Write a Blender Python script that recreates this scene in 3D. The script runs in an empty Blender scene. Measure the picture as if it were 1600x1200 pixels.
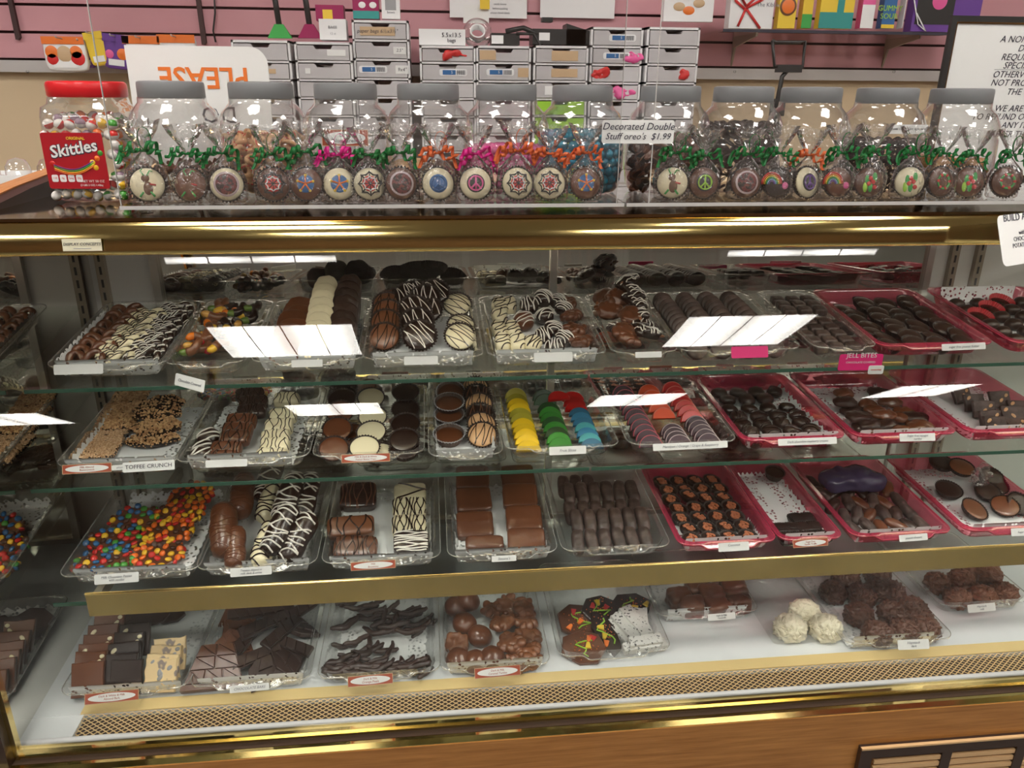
import bpy, bmesh, math, random
from mathutils import Vector, Matrix, noise
from mathutils.bvhtree import BVHTree
PI = math.pi
R = math.radians
random.seed(7)
SC = bpy.context.scene
COL = SC.collection

# ------------------------------------------------------------ camera
F = 1207.0
CAM = Vector((0, 0, 1.45))
PITCH, YAW, ROLL = R(20.5), R(6.0), R(0.45)
fw = Vector((math.sin(YAW) * math.cos(PITCH), math.cos(YAW) * math.cos(PITCH), -math.sin(PITCH)))
r0 = Vector((math.cos(YAW), -math.sin(YAW), 0))
u0 = r0.cross(fw)
rt = r0 * math.cos(ROLL) + u0 * math.sin(ROLL)
up = -r0 * math.sin(ROLL) + u0 * math.cos(ROLL)
cam = bpy.data.cameras.new('camera')
cam.sensor_width = 36
cam.lens = F / 1600 * 36
cam.clip_start = 0.02
camo = bpy.data.objects.new('camera', cam)
COL.objects.link(camo)
m = Matrix((rt, up, -fw)).transposed().to_4x4()
m.translation = CAM
camo.matrix_world = m
SC.camera = camo

# ------------------------------------------------------------ world, exposure
w = bpy.data.worlds.new('world')
SC.world = w
w.use_nodes = True
w.node_tree.nodes['Background'].inputs[0].default_value = (0.8, 0.85, 1, 1)
w.node_tree.nodes['Background'].inputs[1].default_value = 0.05
vs = SC.view_settings
vs.view_transform = 'Standard'
vs.look = 'None'
vs.gamma = 1
vs.use_curve_mapping = False
vs.exposure = 1.3
TROFFER_POWER = 9.0
CASE_LAMP_POWER = 4.5
try:
    SC.cycles.transparent_max_bounces = 40
    SC.cycles.max_bounces = 10
    SC.cycles.sample_clamp_indirect = 4.0
    SC.cycles.caustics_reflective = False
    SC.cycles.caustics_refractive = False
except Exception:
    pass


def ray(x, y):
    return fw + rt * ((x - 800) / F) - up * ((y - 600) / F)


def AtY(x, y, Y):
    d = ray(x, y)
    return CAM + d * (Y / d.y)


def AtZ(x, y, z):
    d = ray(x, y)
    return CAM + d * ((z - CAM.z) / d.z)


def AtX(x, y, X):
    d = ray(x, y)
    return CAM + d * (X / d.x)


# ------------------------------------------------------------ materials
def mat(name, col, rough=0.5, metal=0.0, spec=0.5, bump=0, bscale=60, var=0.0, sss=0, col2=None, nscale=20, ndet=3, coat=0, thr=None, emit=0, trans=0, bdist=0.002):
    m = bpy.data.materials.new(name)
    m.use_nodes = True
    nt = m.node_tree
    b = nt.nodes['Principled BSDF']
    b.inputs['Roughness'].default_value = rough
    b.inputs['Metallic'].default_value = metal
    b.inputs['Specular IOR Level'].default_value = spec
    b.inputs['Coat Weight'].default_value = coat
    b.inputs['Base Color'].default_value = (*col, 1)
    if emit:
        b.inputs['Emission Color'].default_value = (*col, 1)
        b.inputs['Emission Strength'].default_value = emit
    tc = nt.nodes.new('ShaderNodeTexCoord')
    src = None
    if col2 is not None:
        n = nt.nodes.new('ShaderNodeTexNoise')
        n.inputs['Scale'].default_value = nscale
        n.inputs['Detail'].default_value = ndet
        nt.links.new(tc.outputs['Object'], n.inputs['Vector'])
        cr = nt.nodes.new('ShaderNodeValToRGB')
        a, c = thr or (0.4, 0.6)
        cr.color_ramp.elements[0].position = a
        cr.color_ramp.elements[1].position = c
        cr.color_ramp.elements[0].color = (*col, 1)
        cr.color_ramp.elements[1].color = (*col2, 1)
        nt.links.new(n.outputs['Fac'], cr.inputs['Fac'])
        src = cr.outputs['Color']
    if var:
        oi = nt.nodes.new('ShaderNodeObjectInfo')
        mr = nt.nodes.new('ShaderNodeMapRange')
        mr.inputs[3].default_value = 1 - var
        mr.inputs[4].default_value = 1 + var
        nt.links.new(oi.outputs['Random'], mr.inputs[0])
        hs = nt.nodes.new('ShaderNodeHueSaturation')
        hs.inputs['Color'].default_value = (*col, 1)
        if src:
            nt.links.new(src, hs.inputs['Color'])
        nt.links.new(mr.outputs[0], hs.inputs['Value'])
        src = hs.outputs[0]
    if src:
        nt.links.new(src, b.inputs['Base Color'])
    if bump:
        n = nt.nodes.new('ShaderNodeTexNoise')
        n.inputs['Scale'].default_value = bscale
        n.inputs['Detail'].default_value = 4
        nt.links.new(tc.outputs['Object'], n.inputs['Vector'])
        bp = nt.nodes.new('ShaderNodeBump')
        bp.inputs['Strength'].default_value = bump
        bp.inputs['Distance'].default_value = bdist
        nt.links.new(n.outputs['Fac'], bp.inputs['Height'])
        nt.links.new(bp.outputs[0], b.inputs['Normal'])
    return m


def clear(name, tint=(1, 1, 1), base=0.04, power=5.0, rough=0.02, diff=0.0, dcol=(1, 1, 1), bump=0, bscale=40, gain=1.0, bdist=0.01):
    """thin clear sheet: light goes straight through, with a view-angle reflection and a little haze"""
    m = bpy.data.materials.new(name)
    m.use_nodes = True
    nt = m.node_tree
    nt.nodes.clear()
    out = nt.nodes.new('ShaderNodeOutputMaterial')
    lw = nt.nodes.new('ShaderNodeLayerWeight')
    lw.inputs[0].default_value = 0.5
    pw = nt.nodes.new('ShaderNodeMath'); pw.operation = 'POWER'
    pw.inputs[1].default_value = power
    mr = nt.nodes.new('ShaderNodeMapRange')
    mr.inputs[3].default_value = base
    mr.inputs[4].default_value = gain
    tr = nt.nodes.new('ShaderNodeBsdfTransparent')
    tr.inputs[0].default_value = (*tint, 1)
    gl = nt.nodes.new('ShaderNodeBsdfGlossy')
    gl.inputs[0].default_value = (1, 1, 1, 1)
    gl.inputs['Roughness'].default_value = rough
    mx = nt.nodes.new('ShaderNodeMixShader')
    L = nt.links.new
    L(lw.outputs['Facing'], pw.inputs[0]); L(pw.outputs[0], mr.inputs[0]); L(mr.outputs[0], mx.inputs[0])
    first = tr.outputs[0]
    if diff:
        df = nt.nodes.new('ShaderNodeBsdfDiffuse')
        df.inputs[0].default_value = (*dcol, 1)
        m2 = nt.nodes.new('ShaderNodeMixShader')
        m2.inputs[0].default_value = diff
        L(tr.outputs[0], m2.inputs[1]); L(df.outputs[0], m2.inputs[2])
        first = m2.outputs[0]
    L(first, mx.inputs[1]); L(gl.outputs[0], mx.inputs[2]); L(mx.outputs[0], out.inputs[0])
    if bump:
        tc = nt.nodes.new('ShaderNodeTexCoord')
        n = nt.nodes.new('ShaderNodeTexNoise')
        n.inputs['Scale'].default_value = bscale
        n.inputs['Detail'].default_value = 1.5
        n.inputs['Distortion'].default_value = 1.0
        bp = nt.nodes.new('ShaderNodeBump')
        bp.inputs['Strength'].default_value = bump
        bp.inputs['Distance'].default_value = bdist
        L(tc.outputs['Object'], n.inputs['Vector']); L(n.outputs['Fac'], bp.inputs['Height']); L(bp.outputs[0], gl.inputs['Normal']); L(bp.outputs[0], lw.inputs['Normal'])
    return m


def lace_mat():
    """white paper with a punched lace pattern: a real hole pattern read from the sheet's own coordinates"""
    m = bpy.data.materials.new('lace_paper')
    m.use_nodes = True
    nt = m.node_tree
    b = nt.nodes['Principled BSDF']
    b.inputs['Base Color'].default_value = (.86, .87, .86, 1)
    b.inputs['Roughness'].default_value = .8
    L = nt.links.new
    uv = nt.nodes.new('ShaderNodeUVMap')
    sep = nt.nodes.new('ShaderNodeSeparateXYZ')
    L(uv.outputs[0], sep.inputs[0])
    vo = nt.nodes.new('ShaderNodeTexVoronoi')
    tc = nt.nodes.new('ShaderNodeTexCoord')
    vo.inputs['Scale'].default_value = 135
    L(tc.outputs['Object'], vo.inputs['Vector'])
    no = nt.nodes.new('ShaderNodeTexNoise'); no.inputs['Scale'].default_value = 28; no.inputs['Detail'].default_value = 1
    L(tc.outputs['Object'], no.inputs['Vector'])
    lt = nt.nodes.new('ShaderNodeMath'); lt.operation = 'LESS_THAN'; lt.inputs[1].default_value = 0.34
    L(vo.outputs['Distance'], lt.inputs[0])
    gn = nt.nodes.new('ShaderNodeMath'); gn.operation = 'GREATER_THAN'; gn.inputs[1].default_value = 0.40
    L(no.outputs['Fac'], gn.inputs[0])
    eg = nt.nodes.new('ShaderNodeMath'); eg.operation = 'GREATER_THAN'; eg.inputs[1].default_value = 0.5
    L(sep.outputs[0], eg.inputs[0])
    m1 = nt.nodes.new('ShaderNodeMath'); m1.operation = 'MULTIPLY'
    m2 = nt.nodes.new('ShaderNodeMath'); m2.operation = 'MULTIPLY'
    iv = nt.nodes.new('ShaderNodeMath'); iv.operation = 'SUBTRACT'; iv.inputs[0].default_value = 1
    L(lt.outputs[0], m1.inputs[0]); L(gn.outputs[0], m1.inputs[1]); L(m1.outputs[0], m2.inputs[0]); L(eg.outputs[0], m2.inputs[1])
    L(m2.outputs[0], iv.inputs[1]); L(iv.outputs[0], b.inputs['Alpha'])
    return m


def wood_mat(name, c1, c2, scale=1.0, rough=0.35, axis=0):
    m = bpy.data.materials.new(name)
    m.use_nodes = True
    nt = m.node_tree
    L = nt.links.new
    b = nt.nodes['Principled BSDF']
    b.inputs['Roughness'].default_value = rough
    tc = nt.nodes.new('ShaderNodeTexCoord')
    mp = nt.nodes.new('ShaderNodeMapping')
    s = [60 * scale, 60 * scale, 60 * scale]
    s[axis] = 3.0 * scale
    mp.inputs['Scale'].default_value = s
    n = nt.nodes.new('ShaderNodeTexNoise')
    n.inputs['Scale'].default_value = 2.2
    n.inputs['Detail'].default_value = 6
    n.inputs['Roughness'].default_value = .65
    cr = nt.nodes.new('ShaderNodeValToRGB')
    cr.color_ramp.elements[0].position = .33
    cr.color_ramp.elements[1].position = .68
    cr.color_ramp.elements[0].color = (*c1, 1)
    cr.color_ramp.elements[1].color = (*c2, 1)
    L(tc.outputs['Object'], mp.inputs[0]); L(mp.outputs[0], n.inputs['Vector']); L(n.outputs['Fac'], cr.inputs[0]); L(cr.outputs[0], b.inputs['Base Color'])
    return m


def mesh_grille_mat():
    """brass sheet punched with small diamond holes that show the dark duct below"""
    m = bpy.data.materials.new('punched_brass')
    m.use_nodes = True
    nt = m.node_tree
    L = nt.links.new
    b = nt.nodes['Principled BSDF']
    b.inputs['Metallic'].default_value = .5
    b.inputs['Roughness'].default_value = .4
    b.inputs['Base Color'].default_value = (.80, .58, .30, 1)
    tc = nt.nodes.new('ShaderNodeTexCoord')
    sp = nt.nodes.new('ShaderNodeSeparateXYZ')
    L(tc.outputs['Object'], sp.inputs[0])

    def mth(op, a, bb=None):
        q = nt.nodes.new('ShaderNodeMath'); q.operation = op
        for i, v in enumerate((a, bb)):
            if v is None: continue
            if isinstance(v, (int, float)): q.inputs[i].default_value = v
            else: L(v, q.inputs[i])
        return q.outputs[0]
    u = mth('MULTIPLY', sp.outputs[0], 170)
    v = mth('MULTIPLY', sp.outputs[1], 260)
    s1 = mth('ABSOLUTE', mth('SINE', mth('MULTIPLY', mth('ADD', u, v), PI / 2)))
    s2 = mth('ABSOLUTE', mth('SINE', mth('MULTIPLY', mth('SUBTRACT', u, v), PI / 2)))
    k = mth('MULTIPLY', mth('GREATER_THAN', s1, .40), mth('GREATER_THAN', s2, .40))
    L(mth('SUBTRACT', 1, k), b.inputs['Alpha'])
    return m


M = {}
M['milk'] = mat('milk_chocolate', (.125, .040, .015), .28, spec=.7, bump=.2, bscale=90, var=.18)
M['milk2'] = mat('pale_milk_chocolate', (.19, .068, .026), .3, spec=.7, bump=.25, bscale=70, var=.15)
M['bloom'] = mat('dusty_dark_chocolate', (.045, .026, .020), .42, bump=.6, bscale=120, var=.25, col2=(.10, .065, .055), nscale=70)
M['dark'] = mat('dark_chocolate', (.020, .008, .005), .25, spec=.75, bump=.25, bscale=90, var=.25)
M['dark2'] = mat('matte_dark_chocolate', (.034, .015, .010), .36, spec=.6, bump=.4, bscale=70, var=.25)
M['white'] = mat('white_chocolate', (.84, .75, .50), .3, bump=.15, bscale=80, var=.06)
M['ivory'] = mat('ivory_drizzle', (.86, .82, .74), .4)
M['paper_brown'] = mat('brown_paper_cup', (.03, .017, .012), .6)
M['paper_grey'] = mat('pale_rimmed_paper_cup', (.10, .065, .05), .7)
M['paper_red'] = mat('red_foil_cup', (.55, .02, .03), .35)
M['paper_white'] = mat('white_paper', (.84, .84, .82), .7)
M['card'] = mat('white_card', (.82, .82, .80), .55)
M['ink'] = mat('dark_ink', (.03, .03, .05), .6)
M['ink_grey'] = mat('grey_pencil', (.25, .25, .28), .6)
M['redbrown'] = mat('red_brown_print', (.38, .07, .03), .5)
M['peanut'] = mat('peanut_coating', (.68, .40, .20), .45, var=.1)
M['nuts'] = mat('chopped_nuts', (.74, .48, .24), .5, col2=(.45, .22, .09), nscale=160, var=.1, bump=.6, bscale=300)
M['nuts2'] = mat('pale_nut_pieces', (.74, .52, .32), .5, col2=(.5, .28, .13), nscale=300)
M['pecan'] = mat('pecan', (.33, .13, .05), .35, bump=.4, bscale=200)
M['gum_orange'] = mat('orange_gummy', (.85, .22, .02), .2, coat=.3)
M['gum_amber'] = mat('amber_gummy', (.72, .38, .08), .2, coat=.3)
M['gum_red'] = mat('red_gummy', (.5, .02, .03), .2, coat=.3)
M['gum_green'] = mat('green_gummy', (.12, .2, .03), .2, coat=.3)
M['gum_yellow'] = mat('yellow_gummy', (.85, .5, .04), .2, coat=.3)
M['sl_yellow'] = mat('yellow_jelly', (.86, .56, .01), .35, var=.12)
M['sl_olive'] = mat('dull_yellow_jelly', (.42, .36, .03), .35, var=.12)
M['sl_green'] = mat('green_jelly', (.03, .22, .02), .35, var=.35)
M['sl_dgreen'] = mat('deep_green_jelly', (.012, .06, .012), .35, var=.2)
M['sl_blue'] = mat('blue_jelly', (.03, .17, .30), .35, var=.35)
M['sl_teal'] = mat('pale_blue_jelly', (.08, .42, .45), .35, var=.2)
M['sl_red'] = mat('red_jelly', (.60, .012, .012), .3, var=.15)
M['sl_orange'] = mat('orange_jelly', (.80, .08, .01), .35, var=.1)
M['sl_purple'] = mat('purple_jelly', (.045, .014, .026), .4, bump=.4, bscale=200, var=.3)
M['rim_white'] = mat('sugary_rim', (.55, .42, .42), .6)
M['rim_pink'] = mat('pink_sugar_rim', (.60, .10, .13), .55)
M['rim_red'] = mat('light_red_rim', (.80, .22, .16), .5)
for k, c in dict(c_red=(.6, .02, .015), c_orange=(.85, .16, .01), c_yellow=(.85, .50, .02), c_green=(.05, .28, .03), c_blue=(.02, .12, .30), c_brown=(.07, .025, .012)).items():
    M[k] = mat('candy_shell_' + k[2:], c, .28, coat=.2)
M['coconut'] = mat('coconut_shreds', (.84, .78, .60), .6, bump=.4, bscale=200)
M['candy_pink'] = mat('pink_candy_ball', (.80, .13, .36), .25, var=.1)
M['candy_blue'] = mat('pearly_blue_candy', (.02, .28, .42), .2, metal=.35, var=.2)
M['candy_wht'] = mat('white_freeze_dried_candy', (.82, .78, .74), .5)
M['candy_gry'] = mat('purplish_freeze_dried_candy', (.28, .18, .24), .5)
M['butter'] = mat('butterscotch', (.42, .2, .05), .35, var=.2)
M['gold'] = mat('polished_brass', (.80, .62, .25), .10, metal=1)
M['brass'] = mat('brushed_brass', (.66, .50, .20), .22, metal=1, col2=(.6, .45, .17), nscale=8)
M['brass_sat'] = mat('satin_brass', (.92, .70, .32), .35, metal=.2)
M['mirror'] = mat('mirror_glass', (.78, .76, .70), .015, metal=1)
M['amber'] = mat('dark_polished_top', (.42, .30, .16), .07, metal=1)
M['steel'] = mat('brushed_steel', (.62, .60, .57), .3, metal=.9)
M['grey_paint'] = mat('grey_enamel', (.80, .78, .74), .5)
M['post'] = mat('bronze_channel', (.36, .31, .24), .4, metal=.4)
M['black'] = mat('black_plastic', (.02, .02, .02), .4)
M['deck'] = mat('white_laminate', (.80, .82, .83), .35, col2=(.74, .76, .77), nscale=9)
M['wood'] = wood_mat('oak_laminate', (.26, .10, .020), (.45, .205, .055), 1.0)
M['wood_o'] = wood_mat('orange_wood', (.50, .19, .055), (.72, .33, .12), 1.0, axis=1)
M['duct'] = mat('dark_duct', (.045, .022, .010), .8)
M['grille_frame'] = mat('brown_vent_frame', (.035, .017, .010), .35)
M['grille_slat'] = mat('tan_vent_slat', (.62, .40, .20), .45)
M['glass'] = clear('case_glass', (.975, .985, .975), .034, rough=.0)
M['sheet'] = clear('shelf_glass', (.965, .985, .97), .03, rough=.0)
M['edge'] = mat('green_glass_edge', (.03, .11, .07), .12, spec=.8)
M['tray'] = clear('clear_tray_plastic', (.96, .96, .95), .06, power=3.2, rough=.10, diff=.03, dcol=(.85, .85, .83), bump=.25, bscale=45)
M['tray_pink'] = clear('pink_tray_plastic', (.86, .30, .38), .06, power=3.2, rough=.12, diff=.30, dcol=(.80, .05, .14))
M['rim_clear'] = clear('tray_rim_plastic', (.9, .9, .88), .16, power=2.2, rough=.12, diff=.22, dcol=(.8, .8, .78))  # pale haze in the colour stands for bright highlights along the rims
M['rim_pinkp'] = clear('pink_rim_plastic', (.85, .25, .33), .10, power=2.2, rough=.12, diff=.6, dcol=(.85, .06, .16))
M['acrylic'] = clear('clear_acrylic', (.99, .99, .99), .04, rough=.01)
M['acr_edge'] = mat('bright_acrylic_edge', (.62, .60, .58), .2, spec=.8)
M['cello'] = clear('cellophane', (.985, .985, .985), .05, power=2.4, rough=.09, diff=.045, bump=1.0, bscale=55, gain=.9)
M['jar'] = clear('clear_jar_plastic', (.97, .965, .955), .08, power=2.2, rough=.05, diff=.05, bump=.4, bscale=14)
M['lid_grey'] = mat('grey_lid', (.27, .28, .29), .45, metal=.15)
M['lid_red'] = mat('red_lid', (.66, .015, .02), .3)
M['label_red'] = mat('red_label', (.42, .012, .02), .35)
M['pink_wall'] = mat('dusty_pink_board', (.60, .30, .335), .5, col2=(.57, .275, .31), nscale=5)
M['groove'] = mat('dark_groove', (.05, .02, .02), .6)
M['beige'] = mat('beige_wall_paint', (.60, .47, .31), .7)
M['cream'] = mat('cream_paint', (.62, .54, .42), .8)
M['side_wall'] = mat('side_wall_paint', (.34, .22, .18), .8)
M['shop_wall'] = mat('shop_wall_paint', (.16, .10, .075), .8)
M['floor'] = mat('speckled_grey_tile', (.13, .13, .125), .35, col2=(.19, .185, .175), nscale=60)
M['ceil'] = mat('white_ceiling_tile', (.50, .49, .46), .9)
M['silver'] = mat('aluminium_trim', (.62, .60, .59), .4, metal=.6)
M['wplastic'] = mat('white_plastic', (.80, .79, .80), .4)
M['drawer'] = mat('frosted_drawer', (.50, .48, .49), .3, col2=(.58, .56, .57), nscale=6)
M['pinkd'] = mat('pink_print', (.75, .10, .25), .5)
M['hotpink'] = mat('hot_pink_card', (.80, .02, .20), .45)
M['lace'] = lace_mat()
M['punched'] = mesh_grille_mat()
M['ribbon_green'] = mat('green_satin_ribbon', (.012, .22, .05), .22)
M['ribbon_orange'] = mat('orange_satin_ribbon', (.85, .17, .05), .25)
M['ribbon_pink'] = mat('pink_satin_ribbon', (.85, .02, .30), .25)
for k, c in dict(red=(.65, .03, .03), orange=(.85, .2, .03), yellow=(.85, .6, .05), green=(.05, .4, .08), lime=(.35, .65, .05), blue=(.03, .14, .36), purple=(.14, .05, .30), pink=(.80, .12, .35), tan=(.6, .42, .25), brown=(.16, .07, .03), white=(.85, .85, .85), teal=(.03, .30, .28), grey=(.35, .35, .36), magenta=(.35, .01, .10), sky=(.3, .5, .7)).items():
    M['p_' + k] = mat('plain_' + k, c, .4)


# ------------------------------------------------------------ geometry
class G:
    def __init__(s):
        s.v = []; s.f = []

    def add(s, v, f, m=None):
        o = len(s.v)
        s.v += [tuple(m @ Vector(p)) for p in v] if m is not None else [tuple(p) for p in v]
        s.f += [tuple(i + o for i in q) for q in f]
        return s

    def merge(s, g, m=None):
        return s.add(g.v, g.f, m)

    def box(s, x0, x1, y0, y1, z0, z1, m=None):
        return s.add([(x, y, z) for z in (z0, z1) for y in (y0, y1) for x in (x0, x1)],
                     [(0, 2, 3, 1), (4, 5, 7, 6), (0, 1, 5, 4), (2, 6, 7, 3), (0, 4, 6, 2), (1, 3, 7, 5)], m)

    def prism(s, pts, z0, z1, bev=0, m=None, cx=None, cy=None):
        n = len(pts)
        cx = sum(p[0] for p in pts) / n if cx is None else cx
        cy = sum(p[1] for p in pts) / n if cy is None else cy
        rings = [(z0, 1), (z1, 1)]
        if bev:
            w_ = max(max(abs(p[0] - cx), abs(p[1] - cy)) for p in pts)
            k = 1 - bev / w_
            rings = [(z0, k), (z0 + bev, 1), (z1 - bev, 1), (z1, k)]
        v = []
        for z, k in rings:
            v += [(cx + (p[0] - cx) * k, cy + (p[1] - cy) * k, z) for p in pts]
        f = []
        for r_ in range(len(rings) - 1):
            for i in range(n):
                j = (i + 1) % n
                f.append((r_ * n + i, r_ * n + j, (r_ + 1) * n + j, (r_ + 1) * n + i))
        f.append(tuple(range(n - 1, -1, -1)))
        f.append(tuple((len(rings) - 1) * n + i for i in range(n)))
        return s.add(v, f, m)

    def lathe(s, prof, seg=32, flute=0, fl=0, m=None, a0=0, a1=2 * PI, sx=1, sy=1, p=2):
        full = abs(a1 - a0 - 2 * PI) < 1e-6
        nn = seg if full else seg + 1
        v = []
        for q in prof:
            r_, z = q[0], q[1]
            k = q[2] if len(q) > 2 else 0
            for i in range(nn):
                a = a0 + (a1 - a0) * i / seg
                rr = r_ * (1 + k * fl * (1 if i % 2 else -1))
                c, sn = math.cos(a), math.sin(a)
                if p != 2:
                    t = (abs(c) ** p + abs(sn) ** p) ** (-1 / p)
                    rr *= t
                v.append((rr * c * sx, rr * sn * sy, z))
        f = []
        for j in range(len(prof) - 1):
            for i in range(seg if full else seg):
                i2 = (i + 1) % nn
                f.append((j * nn + i, j * nn + i2, (j + 1) * nn + i2, (j + 1) * nn + i))
        return s.add(v, f, m)

    def tube(s, pts, r_, seg=8, m=None, cap=True, closed=False, flat=1.0, side=None):
        pts = [Vector(p) for p in pts]
        n = len(pts)
        v = []
        prev = None
        for i, p in enumerate(pts):
            a = pts[(i - 1) % n] if (i or closed) else pts[0]
            b = pts[(i + 1) % n] if (i < n - 1 or closed) else pts[-1]
            t = (b - a)
            t = t.normalized() if t.length > 1e-9 else Vector((0, 0, 1))
            if side is not None:
                nx = Vector(side) - t * t.dot(Vector(side))
            elif prev is None:
                nx = t.orthogonal()
            else:
                nx = prev - t * t.dot(prev)
            if nx.length < 1e-6: nx = t.orthogonal()
            nx.normalize(); prev = nx
            ny = t.cross(nx)
            rr = r_(i / max(1, n - 1)) if callable(r_) else r_
            for k in range(seg):
                a_ = 2 * PI * k / seg + (PI / 4 if seg == 4 else 0)
                v.append(p + nx * math.cos(a_) * rr + ny * math.sin(a_) * rr * flat)
        f = []
        for i in range(n if closed else n - 1):
            i2 = (i + 1) % n
            for k in range(seg):
                k2 = (k + 1) % seg
                f.append((i * seg + k, i * seg + k2, i2 * seg + k2, i2 * seg + k))
        if cap and not closed:
            f.append(tuple(range(seg - 1, -1, -1)))
            f.append(tuple((n - 1) * seg + k for k in range(seg)))
        return s.add(v, f, m)

    def blob(s, a, b, c, p=2.0, n=8, amp=0, freq=60, seed=0, flat=None, m=None, ridge=False):
        v = []; f = []; idx = {}

        def key(q):
            return (round(q[0], 5), round(q[1], 5), round(q[2], 5))
        for ax in range(3):
            for sg in (-1, 1):
                g = []
                for i in range(n + 1):
                    row = []
                    for j in range(n + 1):
                        q = [0, 0, 0]
                        q[ax] = sg
                        q[(ax + 1) % 3] = math.tan((i / n - .5) * PI / 2)
                        q[(ax + 2) % 3] = math.tan((j / n - .5) * PI / 2)
                        k = key(q)
                        if k not in idx:
                            idx[k] = len(v)
                            d = Vector(q).normalized()
                            if p == 2:
                                P_ = Vector((d.x * a, d.y * b, d.z * c))
                            else:
                                qq = Vector(q) if p > 3 else d
                                dd = Vector((qq.x * a, qq.y * b, qq.z * c))
                                t = (abs(qq.x) ** p + abs(qq.y) ** p + abs(qq.z) ** p) ** (-1 / p)
                                P_ = dd * t
                            if amp:
                                nz = noise.noise(P_ * freq + Vector((seed * 7.1, seed * 3.3, seed))) 
                                if ridge: nz = abs(nz) * 2 - .4
                                nz += .5 * noise.noise(P_ * freq * 2.3 + Vector((seed, 5, 1)))
                                P_ = P_ + d * amp * nz
                            if flat is not None and P_.z < -flat: P_.z = -flat
                            v.append(P_)
                        row.append(idx[k])
                    g.append(row)
                for i in range(n):
                    for j in range(n):
                        q = (g[i][j], g[i + 1][j], g[i + 1][j + 1], g[i][j + 1])
                        f.append(q if sg > 0 else q[::-1])
        return s.add(v, f, m)

    def bvh(s):
        return BVHTree.FromPolygons([Vector(p) for p in s.v], s.f)

    def mesh(s, name, material, smooth=True):
        me = bpy.data.meshes.new(name)
        me.from_pydata(s.v, [], s.f)
        if smooth:
            me.polygons.foreach_set('use_smooth', [True] * len(me.polygons))
            if smooth != 'all':
                try:
                    me.set_sharp_from_angle(angle=R(38))
                except Exception:
                    pass
        me.materials.append(M[material] if isinstance(material, str) else material)
        me.update()
        return me


def Tm(x=0, y=0, z=0, rx=0, ry=0, rz=0, s=1):
    return Matrix.Translation((x, y, z)) @ Matrix.Rotation(rz, 4, 'Z') @ Matrix.Rotation(rx, 4, 'X') @ Matrix.Rotation(ry, 4, 'Y') @ Matrix.Scale(s, 4)


def drizzle(g, paths, r_=.0009, mname='drizzle', m='dark', seg=5):
    """chocolate lines laid on whatever lies below them"""
    bv = g.bvh()
    o = G()
    for pa in paths:
        run = []
        for x, y in pa:
            h = bv.ray_cast(Vector((x, y, .5)), Vector((0, 0, -1)))
            if h[0] is not None and h[1].z > .12:
                run.append(h[0] + h[1] * r_ * .35)
            else:
                if len(run) > 2: o.tube(run, r_, seg)
                run = []
        if len(run) > 2: o.tube(run, r_, seg)
    return o.mesh(mname, m)


def zig(ax, ay, n, ang=0, wob=.15, seed=0, step=26):
    rnd = random.Random(seed)
    pts = []
    for i in range(n):
        y0 = -ay + 2 * ay * (i + .5) / n
        for j in range(step):
            t = j / (step - 1)
            x = (-ax + 2 * ax * t) * (1 if i % 2 == 0 else -1)
            y = y0 + (t - .5) * 2 * ay / n * .9 + math.sin(t * 5 + seed + i) * ay * wob * .3
            pts.append((x, y))
    c, s_ = math.cos(ang), math.sin(ang)
    return [[(x * c - y * s_, x * s_ + y * c) for x, y in pts]]


_txt = {}


def text_mesh(s, size, m='ink', shear=0.0, extrude=.00015, align='CENTER', bold=0, sp=1.0):
    k = (s, round(size, 5), m, shear, extrude, align, bold, sp)
    if k in _txt: return _txt[k]
    cu = bpy.data.curves.new('lettering', 'FONT')
    cu.body = s
    cu.size = size
    cu.shear = shear
    cu.extrude = extrude
    cu.offset = bold
    cu.space_line = sp
    cu.align_x = align
    cu.align_y = 'CENTER'
    cu.resolution_u = 2
    o = bpy.data.objects.new('tmp', cu)
    COL.objects.link(o)
    dg = bpy.context.evaluated_depsgraph_get()
    me = bpy.data.meshes.new_from_object(o.evaluated_get(dg))
    bpy.data.objects.remove(o)
    me.name = 'lettering'
    me.materials.clear()
    me.materials.append(M[m])
    _txt[k] = me
    return me


# ------------------------------------------------------------ things
def tag(o, label=None, cat=None, group=None, kind=None):
    if label: o['label'] = label
    if cat: o['category'] = cat
    if group: o['group'] = group
    if kind: o['kind'] = kind
    return o


def ob(name, me, parent=None, mw=None, label=None, kind=None):
    o = bpy.data.objects.new(name, me)
    COL.objects.link(o)
    if parent is not None: o.parent = parent
    if mw is not None: o.matrix_local = mw
    if label: o['label'] = label
    if kind: o['kind'] = kind
    return o


def struct(name, g, m, smooth=False):
    o = ob(name, g.mesh(name, m, smooth))
    o['kind'] = 'structure'
    return o


def proto(name, cat, root, *parts):
    """parts: (name, mesh, matrix, label, [sub parts])"""
    return dict(name=name, cat=cat, root=root, parts=parts)


def put(pr, mw, label=None, group=None, name=None):
    o = bpy.data.objects.new(name or pr['name'], pr['root'])
    COL.objects.link(o)
    o.matrix_world = mw
    o['category'] = pr['cat']
    if label: o['label'] = label
    if group: o['group'] = group
    for p in pr['parts']:
        c = ob(p[0], p[1], o, p[2] if len(p) > 2 else None, p[3] if len(p) > 3 else None)
        if len(p) > 4:
            for q in p[4]:
                ob(q[0], q[1], c, q[2] if len(q) > 2 else None, q[3] if len(q) > 3 else None)
    return o


ORD = ['first', 'second', 'third', 'fourth', 'fifth', 'sixth', 'seventh', 'eighth', 'ninth', 'tenth', 'eleventh', 'twelfth', 'thirteenth', 'fourteenth', 'fifteenth', 'sixteenth', 'seventeenth', 'eighteenth', 'nineteenth', 'twentieth'] + ['%dth' % i for i in range(21, 200)]
REG = {}


def reg(tray, o, desc, x, s):
    REG.setdefault(tray, []).append((o, desc, x, s))


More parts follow.
